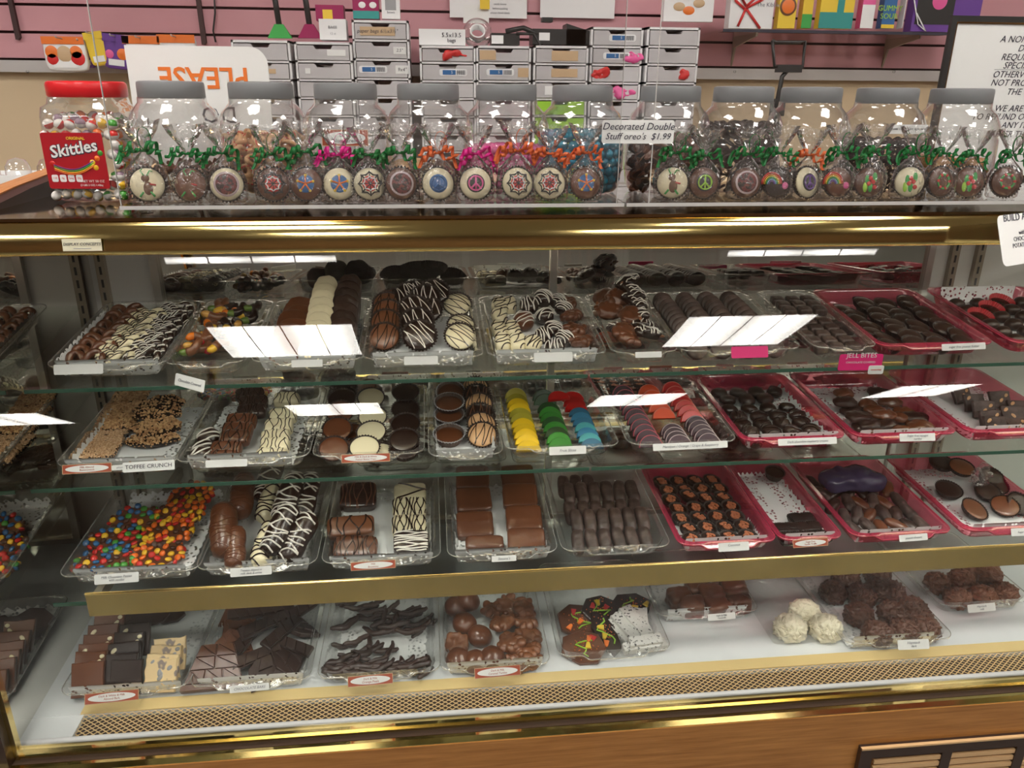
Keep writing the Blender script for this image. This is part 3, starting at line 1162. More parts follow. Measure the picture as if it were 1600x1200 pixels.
def P_disc(m, r_=.021, h=.010, seed=0, dz=None, name='chocolate_disc', n=7, cat='chocolate', p=2, ang=40):
    e = h * .28
    g = G().lathe([(.0001, 0), (r_ - e, 0), (r_ - e * .3, e * .4), (r_, h * .5), (r_ - e * .3, h - e * .4), (r_ - e, h), (r_ * .5, h + .0006), (.0001, h + .0008)], 30)
    g.v = [(x * (1 + .02 * noise.noise(Vector((x * 60, y * 60, seed)))), y, z + .0006 * noise.noise(Vector((x * 120, y * 120, seed)))) for x, y, z in g.v]
    parts = []
    if dz: parts = [('drizzle', drizzle(g, zig(r_ * 1.0, r_ * .95, n, R(ang + seed * 17), .25, seed, 30), .0009, 'drizzle', dz))]
    return proto(name, cat, g.mesh(name, m, 'all'), *parts)


def P_truffle(m, a=.016, b=.016, c=.013, seed=0, dz=None, p=2.2, name='truffle', amp=.0012, n=8, freq=60, dn=5, flatk=.55, dr=.0011):
    g = G().blob(a, b, c, p, n, amp, freq, seed, flat=c * flatk)
    g.v = [(x, y, z + c * flatk) for x, y, z in g.v]
    parts = []
    if dz: parts = [('drizzle', drizzle(g, zig(a * 1.0, b * .95, dn, R(25 + seed * 23), .35, seed, 34), dr, 'drizzle', dz))]
    return proto(name, 'chocolate', g.mesh(name, m, 'all'), *parts)


def P_bar(m, a=.022, b=.012, c=.008, seed=0, dz=None, dn=9, ang=90, p=6, amp=.0006, name='chocolate_bar', dr=.0010, n=9, ripple=0):
    g = G().blob(a, b, c, p, n, amp, 70, seed)
    g.v = [(x, y, z + c + (ripple * math.sin(x * 700) if z > 0 else 0)) for x, y, z in g.v]
    parts = []
    if dz: parts = [('drizzle', drizzle(g, zig(a * 1.0, b * 1.0, dn, R(ang), .3, seed, 30) if abs(ang) < 45 else zig(b * 1.0, a * 1.0, dn, R(ang), .3, seed, 30), dr, 'drizzle', dz))]
    return proto(name, 'chocolate', g.mesh(name, m, 'all'), *parts)


def P_cluster(m, r_=.022, seed=0, bits=None, dz=None, nb=7, name='nut_cluster', hk=.6, lump=.0075):
    rnd = random.Random(seed)
    g = G().blob(r_ * .85, r_ * .75, r_ * hk * .7, 2.2, 9, .004, 70, seed, flat=r_ * .3)
    for i in range(9):
        a = i / 9 * 2 * PI + rnd.random() * .5
        rr = r_ * (.45 + .35 * rnd.random())
        q = lump * (.8 + .5 * rnd.random())
        g.blob(q * 1.2, q, q * .8, 2, 4, .001, 120, seed + i, m=Tm(rr * math.cos(a), rr * math.sin(a) * .85, r_ * .12 * rnd.random(), rnd.random(), rnd.random(), rnd.random() * 3))
    g.v = [(x, y, z + r_ * .3) for x, y, z in g.v]
    parts = []
    if bits:
        for i in range(nb):
            bb = G().blob(.0095, .0045, .003, 2, 5, .0008, 250, i, m=None)
            a = rnd.random() * 6.3
            rr = r_ * (.3 + .6 * rnd.random())
            parts.append((bits, bb.mesh(bits, 'pecan', 'all'), Tm(rr * math.cos(a), rr * math.sin(a) * .8, r_ * (.55 - .25 * rr / r_), rnd.uniform(-.5, .5), rnd.uniform(-.3, .3), rnd.random() * 3)))
    if dz: parts.append(('drizzle', drizzle(g, zig(r_, r_ * .8, 7, R(seed * 31), .3, seed, 44), .0011, 'drizzle', dz)))
    return proto(name, 'chocolate', g.mesh(name, m, 'all'), *parts)


def P_hay(m, r_=.024, seed=0, name='haystack', squash=.85, cat='chocolate'):
    g = G().blob(r_, r_ * .95, r_ * squash, 2.2, 18, r_ * .22, 175, seed, flat=r_ * .5)
    g.v = [(x, y, z + r_ * .5) for x, y, z in g.v]
    rnd = random.Random(seed)
    for i in range(150 if m == 'coconut' else 70):
        a, b = rnd.random() * 6.3, rnd.random() * 1.25
        d = Vector((math.cos(a) * math.cos(b), math.sin(a) * math.cos(b), math.sin(b)))
        p = Vector((d.x * r_, d.y * r_ * .95, d.z * r_ * squash + r_ * .5))
        tn = d.orthogonal()
        tn.rotate(Matrix.Rotation(rnd.random() * 6.3, 3, d))
        g.tube([p - tn * .005 - d * .001, p + d * .0008, p + tn * .005 - d * .001], .0013, 5)
    return proto(name, cat, g.mesh(name, m, 'all'))


def irregular(n, rx, ry, seed, jag=.22):
    rnd = random.Random(seed)
    return [(rx * (1 - jag * rnd.random()) * math.cos(2 * PI * i / n + .2 * rnd.random()), ry * (1 - jag * rnd.random()) * math.sin(2 * PI * i / n + .2 * rnd.random())) for i in range(n)]


def box_outline(a, b, seed=0, jag=.08, k=5):
    rnd = random.Random(seed)
    pts = []
    cs = [(-a, -b), (a, -b), (a, b), (-a, b)]
    for i in range(4):
        p, q = cs[i], cs[(i + 1) % 4]
        for j in range(k):
            t = j / k
            x, y = p[0] + (q[0] - p[0]) * t, p[1] + (q[1] - p[1]) * t
            pts.append((x * (1 - jag * rnd.random()), y * (1 - jag * rnd.random())))
    return pts


def P_slab(m, pts, th=.007, seed=0, name='chocolate_bark', bits=None, bitm='white', nb=0, bitr=.0045, cat='chocolate', bev=.0012, bitname='almond', extra=()):
    g = G().prism(pts, 0, th, bev)
    parts = []
    rnd = random.Random(seed)
    xs = [p[0] for p in pts]; ys = [p[1] for p in pts]
    for i in range(nb):
        x, y = rnd.uniform(min(xs), max(xs)) * .8, rnd.uniform(min(ys), max(ys)) * .8
        bb = G().blob(bitr * rnd.uniform(.8, 1.3), bitr * .7, .0016, 2, 5, .0004, 200, i)
        parts.append((bitname, bb.mesh(bitname, bitm, 'all'), Tm(x, y, th, 0, 0, rnd.random() * 3)))
    return proto(name, cat, g.mesh(name, m), *(list(parts) + list(extra)))


def P_nutslab(pts, th=.008, seed=0, nm='nuts', base='dark', dens=900):
    """toffee slab covered with chopped nuts"""
    g = G().prism(pts, 0, th, .001)
    rnd = random.Random(seed)
    bv = g.bvh()
    xs = [p[0] for p in pts]; ys = [p[1] for p in pts]
    n = G()
    for i in range(dens):
        x, y = rnd.uniform(min(xs), max(xs)), rnd.uniform(min(ys), max(ys))
        h = bv.ray_cast(Vector((x, y, .1)), Vector((0, 0, -1)))
        if h[0] is None: continue
        r_ = rnd.uniform(.0011, .0021)
        q = Tm(x, y, h[0].z + r_ * .25, rnd.random() * 3, rnd.random() * 3, rnd.random() * 3)
        n.add([(-r_, -r_, -r_), (r_, -r_ * .7, -r_ * .8), (r_ * .8, r_, -r_), (-r_, r_ * .8, -r_ * .7), (-r_ * .6, -r_ * .6, r_ * .8), (r_ * .7, -r_ * .5, r_), (r_ * .5, r_ * .6, r_ * .7), (-r_ * .7, r_ * .5, r_)],
              [(0, 3, 2, 1), (4, 5, 6, 7), (0, 1, 5, 4), (1, 2, 6, 5), (2, 3, 7, 6), (3, 0, 4, 7)], q)
    # nuts on the sides
    L_ = len(pts)
    for i in range(L_):
        a, b = pts[i], pts[(i + 1) % L_]
        for k in range(6):
            t = rnd.random(); r_ = rnd.uniform(.001, .0018)
            n.blob(r_, r_, r_, 3, 1, m=Tm(a[0] + (b[0] - a[0]) * t, a[1] + (b[1] - a[1]) * t, rnd.uniform(.001, th), rnd.random() * 3, 0, 0))
    return g.mesh('toffee_slab', base), n.mesh('chopped_nuts', nm, False)


def P_slice(m, rim=None, r_=.021, th=.0075, seed=0, full=False):
    """half-round fruit jelly, flat side down when standing"""
    a1 = PI
    n = 20
    pts = [(r_ * math.cos(a1 * i / n), r_ * math.sin(a1 * i / n)) for i in range(n + 1)]
    g = G().prism(pts, -th / 2, th / 2, .0016, cx=0, cy=r_ * .4)
    parts = []
    if rim:
        q = [(r_ * .93 * math.cos(a1 * i / n), r_ * .93 * math.sin(a1 * i / n), th / 2 - .0002) for i in range(n + 1)]
        parts = [('sugar_rim', G().tube(q, .0009, 5, flat=.8).mesh('sugar_rim', rim, 'all'))]
    return proto('fruit_slice', 'candy', g.mesh('fruit_slice', m), *parts)


def P_peel(m, seed=0):
    rnd = random.Random(seed)
    cur = rnd.uniform(.05, .75)
    L_ = rnd.uniform(.045, .062)
    pts = []
    for i in range(13):
        t = i / 12 - .5
        pts.append((t * L_, -cur * .02 * (1 - 4 * t * t) + .002 * math.sin(i), .0045 + .006 * max(0, abs(t) - .2) * rnd.uniform(.5, 1.5)))
    g = G().tube(pts, lambda t: (.0038 if 0 < t < 1 else .0026) + .0014 * math.sin(t * PI) + .0004 * math.sin(t * 30 + seed), 8, flat=.85)
    return proto('candied_orange_peel', 'chocolate', g.mesh('candied_orange_peel', m, 'all'))


def P_log(m, L_=.075, r_=.0165, seed=0, dz=None, dn=10):
    pts = [((i / 14 - .5) * L_, .0008 * math.sin(i + seed), r_) for i in range(15)]
    g = G().tube(pts, lambda t: r_ * (max(.02, 1 - (2 * t - 1) ** 6)) ** .5 * (1 + .008 * math.sin(t * 22 + seed)), 18)
    g.v = [(x, y * 1.0, max(z, .0035)) for x, y, z in g.v]
    parts = []
    if dz: parts = [('drizzle', drizzle(g, zig(r_ * 1.0, L_ * .5, dn, R(92), .3, seed, 34), .0012, 'drizzle', dz))]
    else: parts = [('ripple', drizzle(g, zig(r_ * 1.0, L_ * .48, 11, R(90), .2, seed, 26), .0007, 'ripple', m))]
    return proto('chocolate_cream_log', 'chocolate', g.mesh('chocolate_cream_log', m, 'all'), *parts)


def P_stub(m, seed=0):
    g = G().blob(.0085, .020, .0085, 3.2, 8, .0012, 110, seed)
    g.v = [(x, y, z + .0085 + .0006 * math.sin(y * 900 + x * 200)) for x, y, z in g.v]
    return proto('marshmallow_stick', 'chocolate', g.mesh('marshmallow_stick', m, 'all'))


def P_pyramid_bar(m, seed=0):
    """trapezoid chocolate bar moulded with raised triangles"""
    A, B, H = .040, .021, .030
    g = G().prism([(-A, -H), (A, -H), (A * .97, -H + .007), (-A * .97, -H + .007)], 0, .012, .001)
    ys = (-H + .008, -.004, .013, H)

    def hw(y): return A + (B - A) * (y + H) / (2 * H)
    for r_ in range(3):
        y0, y1 = ys[r_] + .0006, ys[r_ + 1] - .0006
        k = 3 if r_ == 0 else 2
        w0, w1 = hw(y0), hw(y1)
        for i in range(k):
            a0, a1 = -w0 + 2 * w0 * i / k, -w0 + 2 * w0 * (i + 1) / k
            b0, b1 = -w1 + 2 * w1 * i / k, -w1 + 2 * w1 * (i + 1) / k
            g.prism([(a0 + .0010, y0), (a1 - .0014, y0), (b0 + .0010, y1)], 0, .0105, .0010)
            g.prism([(a1 - .0004, y0 + .0012), (b1 - .0010, y1), (b0 + .0020, y1)], 0, .0105, .0010)
    g.prism([(-hw(-H + .007), -H + .007), (hw(-H + .007), -H + .007), (B, H), (-B, H)], 0, .0075)
    return proto('moulded_chocolate_bar', 'chocolate', g.mesh('moulded_chocolate_bar', m, False))


def col(t, prs, desc, u, v0, v1, n, lean=55, z=0, jx=.03, jr=4, rz=0, s=1, dv=0):
    """a row of pieces leaning on one another from back to front"""
    for i in range(n):
        v = v0 + (v1 - v0) * i / max(1, n - 1)
        uu = u + (dv * i / max(1, n - 1)) + random.uniform(-jx, jx)
        d = desc
        t.put(prs, d, uu, v, z, R(rz + random.uniform(-jr, jr)), R(lean + random.uniform(-jr, jr)), R(random.uniform(-jr, jr)), s)

# ============================================================ top shelf
D_ = lambda t, a=1, b=0: None
# pretzels
T = Tray(1, 62, 252, 577, 'pretzel tray', 'clear tray of dipped pretzels, at the mirrored end of the top shelf', doily=(-.09, .085, -.002, .24))
pm = [P_pretzel('milk', None, i) for i in range(3)]
pw = [P_pretzel('white', 'dark', i) for i in range(3)]
pd = [P_pretzel('dark', 'ivory', i) for i in range(3)]
for i in range(9):
    v = .10 + i * .105
    col(T, pm, 'milk chocolate pretzel', -.62, v, v, 1, lean=38, z=.012, rz=random.uniform(-12, 12), s=.92)
    if i < 8: col(T, pw, 'white pretzel with dark drizzle', -.02, v, v, 1, lean=34, z=.013, rz=random.uniform(-20, 20), s=.92)
    col(T, pd, 'dark pretzel with white drizzle', .60, v, v, 1, lean=36, z=.013, rz=random.uniform(-14, 14), s=.92)
T.card(130, 568, .075, .016, [], rz=0)

# gummy worms
T = Tray(1, 254, 384, 565, 'gummy tray', 'clear tray of half-dipped gummies left of the potato chip tray')
tips = ['gum_orange', 'gum_amber', 'gum_green', 'gum_red', 'gum_yellow']
wm = [P_worm('milk2', tips[i], i) for i in range(5)]
wd = [P_worm('dark', tips[(i * 2) % 5], i + 7) for i in range(4)]
for i, (x, y) in enumerate([(262, 548), (280, 550), (297, 549), (325, 548), (342, 546), (268, 534), (288, 530), (303, 524), (322, 530), (268, 515), (285, 508), (300, 500), (290, 490), (310, 488), (318, 478), (335, 474), (300, 478), (322, 465), (280, 500), (340, 490)]):
    T.put(wm[i % 5], 'milk-dipped gummy worm with %s end' % ['orange', 'amber', 'green', 'red', 'yellow'][i % 5], at=(x, y), z=.004 + .007 * (i % 3), rz=R(60 + random.uniform(-40, 40)), rx=0, ry=R(random.uniform(-25, 25)))
for i, (x, y) in enumerate([(355, 495), (372, 490), (388, 492), (362, 478), (380, 474), (398, 482), (350, 510), (370, 510), (392, 470), (405, 500)]):
    T.put(wd[i % 4], 'dark-dipped gummy worm', at=(x, y), z=.006 + .007 * (i % 2), rz=R(70 + random.uniform(-60, 60)), ry=R(random.uniform(-20, 20)))

# potato chips
T = Tray(1, 384, 566, 574, 'potato chip tray', 'clear tray of dipped potato chips, third from the mirrored end of the top shelf', doily=(-.085, .085, -.004, .24))
cm = [P_chip('milk', i) for i in range(3)]; cw = [P_chip('white', i + 4) for i in range(3)]; cd = [P_chip('dark2', i + 8) for i in range(3)]
for i in range(6):
    v = .16 + i * .12
    T.put(cm[i % 3], 'milk-dipped potato chip', -.58, v, .016 + .004 * (i % 2), R(random.uniform(-15, 15)), R(28 + i * 3), R(random.uniform(-8, 8)))
for i in range(9):
    v = .12 + i * .115
    T.put(cw[i % 3], 'white-dipped potato chip', .05, v, .016 + .0035 * i * .9, R(random.uniform(-10, 10)), R(32 + i * 3), R(random.uniform(-6, 6)), .82)
for i in range(9):
    v = .14 + i * .115
    T.put(cd[i % 3], 'dark-dipped potato chip', .66, v, .016 + .0035 * i * .9, R(random.uniform(-10, 10)), R(32 + i * 3), R(random.uniform(-6, 6)), .85)
T.card(480, 566, .05, .012, [])

# large drizzled cups
T = Tray(1, 566, 756, 550, 'drizzled cup tray', 'clear tray of large drizzled chocolate cups, fourth on the top shelf', doily=(-.085, .085, -.004, .24))
kc = dict(r_=.025, h=.011, dome=.006, fl=.04)
a = [P_cup('paper_brown', 'milk2', dz='dark', seed=i, **kc) for i in range(2)]
b = [P_cup('paper_brown', 'dark', dz='ivory', seed=i + 3, **kc) for i in range(3)]
c = [P_cup('paper_brown', 'white', dz='dark', seed=i + 6, **kc) for i in range(2)]
for x, y, z, ln in ((598, 530, .012, 38), (600, 508, .018, 36), (606, 492, .024, 36), (600, 480, .022, 34), (615, 468, .022, 34)):
    T.put(a, 'milk chocolate cup with dark drizzle', at=(x, y), z=z, rx=R(ln), rz=R(random.uniform(-10, 10)))
for x, y, z, ln in ((655, 528, .018, 40), (652, 508, .026, 38), (648, 488, .03, 36), (640, 466, .034, 32), (665, 470, .036, 34), (678, 452, .038, 30), (668, 490, .022, 34), (650, 450, .036, 32)):
    T.put(b, 'dark chocolate cup with white drizzle', at=(x, y), z=z, rx=R(ln), rz=R(random.uniform(-16, 16)), s=1.08)
for x, y, z, ln, s_ in ((718, 530, .010, 36, 1), (714, 480, .016, 30, 1), (726, 512, .012, 26, .9)):
    T.put(c, 'white cup with dark drizzle', at=(x, y), z=z, rx=R(ln), rz=R(random.uniform(-10, 10)), s=s_)
T.card(658, 547, .056, .014, [])

# assorted truffles
T = Tray(1, 760, 950, 548, 'truffle tray', 'clear tray of assorted drizzled truffles, fifth on the top shelf', doily=(-.088, .088, -.004, .24))
tw = [P_truffle('white', .0145, .021, .013, i, 'dark', 3, 'truffle', dn=5) for i in range(2)]
tm_ = [P_truffle('milk', .018, .018, .016, i, 'ivory') for i in range(2)]
td = [P_truffle('dark', .017, .018, .015, i + 3, 'ivory', dn=6) for i in range(3)]
tc_ = [P_cluster('milk', .021, i + 2) for i in range(3)]
for x, y in ((782, 485), (780, 500), (778, 520), (800, 520), (808, 540), (785, 540), (792, 470), (775, 462)):
    T.put(tw, 'white truffle with dark drizzle', at=(x, y), z=.003 if y > 500 else .008, rz=R(random.uniform(-15, 15)), rx=R(16))
T.put(P_truffle('white', .018, .018, .012, 9, 'dark', dn=6), 'round striped white truffle', at=(832, 540), z=.004, rx=R(15))
for x, y, z in ((818, 507, .010), (826, 483, .016), (845, 462, .02)):
    T.put(tm_ if y > 490 else td, 'large glossy truffle with white drizzle', at=(x, y), z=z, rx=R(20), s=1.1)
for x, y, z in ((868, 470, .012), (852, 500, .008), (862, 520, .004), (880, 535, .003), (850, 530, .002), (868, 548, .002), (878, 488, .010)):
    T.put(td, 'dark truffle with white drizzle', at=(x, y), z=z, rx=R(18), rz=R(random.uniform(-90, 90)))
for x, y, z in ((890, 470, .010), (905, 480, .010), (898, 498, .012), (915, 500, .008), (895, 520, .006), (915, 520, .004), (903, 538, .003), (920, 538, .002), (885, 455, .01)):
    T.put(tc_, 'milk chocolate nut cluster', at=(x, y), z=z, rz=R(random.uniform(0, 360)))
T.card(862, 550, .066, .016, [])

# pecan clusters
T = Tray(1, 952, 1060, 542, 'pecan tray', 'clear tray heaped with glossy pecan clusters beside the truffles')
pc = [P_cluster('milk', .030, i + 11, 'pecan', None, 6, 'pecan_cluster') for i in range(2)]
pcd = [P_cluster('dark', .030, i + 15, 'pecan', 'ivory', 5, 'pecan_cluster') for i in range(2)]
for x, y, z in ((972, 525, .008), (950, 490, .01), (985, 500, .018), (965, 470, .026), (975, 535, .002), (945, 465, .02)):
    T.put(pc, 'milk chocolate pecan cluster', at=(x, y), z=z, rz=R(random.uniform(0, 360)), rx=R(25))
for x, y, z in ((1022, 528, .006), (1015, 500, .014), (1018, 478, .026), (1030, 515, .004), (1000, 462, .040), (985, 446, .050)):
    T.put(pcd, 'drizzled pecan cluster', at=(x, y), z=z, rz=R(random.uniform(0, 360)), rx=R(25))
T.card(1004, 538, .046, .010, [])

# dark marshmallow coins
T = Tray(1, 1062, 1262, 548, 'coin tray', 'clear tray of dark chocolate coins in leaning columns behind the pink card')
dd = [P_disc('bloom', .0205, .0095, i, None, 'chocolate_coin') for i in range(3)]
for cx, n in ((-.78, 13), (-.27, 13), (.25, 13), (.77, 12)):
    col(T, dd, 'dark chocolate coin', cx, .05, .98, n, lean=52, z=.013, jx=.02)
T.card(1164, 541, .066, .020, [], kind='print', col='hotpink', label='hot pink card clipped to the coin tray rim')

# jelly bites
T = Tray(1, 1264, 1370, 535, 'jelly bite tray', 'clear tray of square jelly bites between the coins and the first pink tray')
jb = [P_bar('bloom', .0125, .0125, .0075, i, p=8, name='jelly_bite', n=5) for i in range(3)]
for r_ in range(8):
    for c_ in range(3):
        T.put(jb, 'square chocolate jelly bite', -.78 + c_ * .78, .06 + r_ * .115, .001 if r_ < 5 else .016, R(random.uniform(-5, 5)))
oo = price_card(SH[1].mat(SH[1].hit(1310, 545, 0)[0], -.024, .010) @ Tm(0, 0, 0, R(84), 0, R(-2)), .079, .030, [('JELL BITES', .0125, 'card'), ('CHOCOLATE COVERED', .005, 'card'), (' ', .009, 'card')], 'print', 'hot pink sign reading JELL BITES in white', '', 'hotpink')
st = G().prism([(p[0], p[1] - .008) for p in rrect(.028, .016, .003, 3)], 0, .0006)
sto = ob('price_sticker', st.mesh('price_sticker', 'card', False), oo, Matrix.Translation((.030, -.014, .0006)), 'white price sticker')
ob('lettering', text_mesh('SUGAR FREE', .0035, 'p_red'), sto, Matrix.Translation((0, 0, .0010)))

# pink trays on the top shelf
T = Tray(1, 1374, 1566, 540, 'first pink tray', 'pink tray of brown pleated cups, first pink tray on the top shelf', 'tray_pink')
nc = [P_cup('paper_brown', 'dark2', .0195, .012, .006, seed=i, name='nut_cup') for i in range(2)]
for r_ in range(8):
    for c_ in range(4):
        if r_ == 7 and c_ == 0: continue
        T.put(nc, 'dark chocolate cup', -.80 + c_ * .53 + (.10 if r_ % 2 else 0), .06 + r_ * .118, .001 + .004 * (c_ % 2), R(random.uniform(0, 90)), R(random.uniform(5, 16)))
T.card(1500, 537, .085, .012, [('sugar free peanut butter', .006)], rz=2)
T = Tray(1, 1570, 1765, 528, 'red cup tray', 'pink tray of dark sweets and red foil cups at the picture edge', 'tray_pink', doily=(-.085, .085, .05, .288))
rc = P_cup('paper_red', 'dark', .021, .014, .001, name='chocolate_cup', fillh=.4)
for r_ in range(6):
    for c_ in range(4):
        if (r_ * 3 + c_) % 4 == 1:
            T.put(rc, 'dark sweet in a red foil cup', -.75 + c_ * .5, .10 + r_ * .15, .004, 0, R(15))
        else:
            T.put(P_truffle('dark2', .016, .015, .012, r_ + c_), 'plain dark truffle', -.75 + c_ * .5, .10 + r_ * .15, .003)

# ============================================================ second shelf
T = Tray(2, 64, 263, 748, 'toffee tray', 'clear tray of nut toffee slabs, first on the second shelf', doily=(-.09, .086, -.004, .262))


def nutthing(t, pts, desc, at=None, z=0, rz=0, rx=0, th=.008, seed=0, nm='nuts', base='dark', dens=700):
    a, n_ = P_nutslab(pts, th, seed, nm, base, dens)
    o = t.put(proto('toffee_slab', 'toffee', a), desc, at=at, z=z, rz=rz, rx=rx)
    ob('chopped_nuts', n_, o, kind='stuff')


nutthing(T, box_outline(.036, .050, 1), 'large nut-covered toffee slab', at=(130, 700), z=.003, rz=R(4), dens=1300, nm='nuts2')
nutthing(T, box_outline(.036, .045, 2), 'nut-covered toffee slab behind it', at=(172, 655), z=.010, rz=R(4), rx=R(6), dens=1100)
nutthing(T, box_outline(.032, .038, 3), 'upper nut-covered toffee slab', at=(192, 628), z=.018, rz=R(0), rx=R(8), dens=900)
nutthing(T, irregular(9, .052, .030, 4, .3), 'dark-edged toffee shard', at=(238, 690), z=.004, dens=420)
nutthing(T, irregular(9, .050, .028, 5, .3), 'stacked dark toffee shard', at=(246, 670), z=.016, rx=R(14), rz=R(12), dens=600)
nutthing(T, irregular(8, .050, .024, 6, .3), 'thin leaning toffee shard', at=(250, 648), z=.026, rx=R(22), rz=R(14), dens=200)
nutthing(T, irregular(8, .052, .026, 16, .3), 'topmost toffee shard', at=(250, 636), z=.030, rx=R(24), rz=R(18), dens=300)
nutthing(T, [(-.045, -.006), (-.03, -.009), (0, -.003), (.03, -.004), (.045, .002), (.043, .010), (.02, .007), (-.01, .005), (-.04, .006)], 'long narrow nut toffee strip', at=(208, 733), z=.003, rz=R(10), th=.006, dens=240, nm='nuts2')
T.card(120, 752, .075, .015, [('Milk Almond', .0042), ('Buttercrunch', .0042)], 'oval', rz=2)
T.card(217, 752, .080, .016, [('TOFFEE CRUNCH', .0092)], 'print', rz=3)
T.card(190, 738, .042, .008, [('almond toffee', .005)], rz=4)

# dipped marshmallow bars
T = Tray(2, 263, 478, 731, 'dipped bar tray', 'clear tray of dipped marshmallow bars, second tray on the second shelf', doily=(-.09, .08, -.002, .262))
bm = [P_bar('milk', .026, .014, .010, i, 'dark', 7, 90, name='dipped_bar') for i in range(2)]
bd = [P_bar('dark2', .026, .013, .0095, i + 2, 'dark', 9, 90, name='dipped_bar') for i in range(2)]
bw = [P_bar('white', .024, .014, .010, i + 4, 'dark', 6, 90, name='dipped_bar', amp=.002, dr=.0008) for i in range(3)]
for i, (x, y, z) in enumerate(((356, 708, .006), (352, 722, .001), (370, 690, .013), (374, 678, .018), (380, 664, .022))):
    T.put(bm, 'milk chocolate bar with dark drizzle', at=(x, y), z=z, rx=R(26), rz=R(-6))
for x, y, z, rz in ((395, 648, .022, 0), (398, 634, .026, 3), (392, 622, .032, 8)):
    T.put(bd, 'ribbed dark bar', at=(x, y), z=z, rx=R(26), rz=R(rz))
for x, y, z in ((426, 719, .002), (432, 703, .008), (432, 690, .012), (438, 672, .012), (444, 655, .010), (450, 630, .012)):
    T.put(bw, 'white bar with dark drizzle', at=(x, y), z=z, rx=R(24), rz=R(random.uniform(-6, 6)))
tt = [P_truffle('dark', .020, .018, .015, i, 'ivory', dn=3, dr=.0016) for i in range(2)]
for x, y, z in ((309, 690, .008), (306, 718, .001), (322, 708, .002)):
    T.put(tt, 'square dark truffle with white squiggle', at=(x, y), z=z, rx=R(20))
T.card(352, 727, .066, .012, [])

# peanut butter discs
T = Tray(2, 482, 664, 724, 'peanut butter cup tray', 'clear tray of flat peanut butter cups in three columns')
kk = dict(r_=.0245, h=.010, dome=.0012, fl=.04, top=1.06, fr_=1.0, fillh=.93)
fm = P_cup('paper_brown', 'milk', name='peanut_butter_cup', **kk)
fw_ = P_cup('paper_brown', 'white', name='peanut_butter_cup', **kk)
fd = P_cup('paper_brown', 'dark', name='peanut_butter_cup', **kk)
for x, y, z, rx, rz in ((516, 706, .012, 26, 8), (518, 675, .018, 26, 6), (520, 648, .024, 24, 5), (530, 705, .002, 4, 0), (545, 680, .003, 5, 0)):
    T.put(fm, 'flat milk chocolate cup', at=(x, y), z=z, rx=R(rx), rz=R(rz))
for x, y, z, rx, rz in ((570, 704, .014, 20, 5), (581, 680, .017, 20, -8), (583, 656, .020, 20, 0), (580, 626, .022, 20, 4), (592, 712, .002, 4, 0)):
    T.put(fw_, 'flat white chocolate cup', at=(x, y), z=z, rx=R(rx), rz=R(rz))
T.put(P_cup('paper_brown', 'milk2', name='peanut_butter_cup', **kk), 'tan tilted chocolate cup', at=(572, 610), z=.024, ry=R(-20), rx=R(10))
for x, y, z, rx, rz in ((632, 692, .018, 22, -4), (634, 667, .022, 20, -4), (634, 644, .018, 20, 0), (634, 618, .034, 14, 0), (525, 606, .038, 48, 0), (528, 628, .030, 20, 0), (632, 712, .006, 10, 0), (520, 622, .03, 10, 0)):
    T.put(fd, 'flat dark chocolate cup', at=(x, y), z=z, rx=R(rx), rz=R(rz))
T.card(570, 726, .080, .014, [('Milk & Dark & White', .0042), ('Peanut Butter Cups', .0042)], 'oval')

# paper cups and drizzled cups
T = Tray(2, 668, 788, 706, 'pleated cup tray', 'clear tray with pale-edged pleated cups and drizzled cups', doily=(-.058, .058, .004, .262), h=.022)
gc = P_cup('paper_grey', 'milk', .022, .019, .002, fl=.035, top=1.28, fr_=1.12, fillh=.75, name='pleated_cup')
rim = G().lathe([(.022 * 1.28 - .0002, .0186, 1), (.022 * 1.28 + .0012, .0200, 1), (.022 * 1.28 - .0012, .0200, 1)], 64, 1, .035).mesh('paper_edge', 'p_grey')
gc['parts'] = tuple(gc['parts']) + (('paper_edge', rim, None, 'pale paper edge'),)
for x, y, z, rx in ((702, 690, .001, 10), (702, 660, .004, 8), (702, 640, .018, 12), (704, 622, .020, 26)):
    T.put(gc, 'chocolate in a pleated paper cup', at=(x, y), z=z, rx=R(rx))
pn = [P_cup('paper_brown', 'peanut', .0235, .010, .006, 'dark', fl=.05, seed=i, name='drizzled_cup') for i in range(2)]
pn2 = [P_cup('paper_brown', 'dark', .0235, .010, .006, 'milk2', fl=.05, seed=i, name='drizzled_cup') for i in range(2)]
for i, (x, y, z, rx) in enumerate(((758, 683, .010, 30), (756, 667, .016, 30), (752, 652, .020, 30), (750, 636, .024, 30), (745, 622, .028, 32), (742, 610, .030, 34))):
    T.put(pn[i % 2] if i in (0, 1, 3, 5) else pn2[i % 2], 'drizzled %s cup' % ('peanut' if i in (0, 1, 3, 5) else 'dark'), at=(x, y), z=z, rx=R(rx), rz=R(random.uniform(-12, 12)))

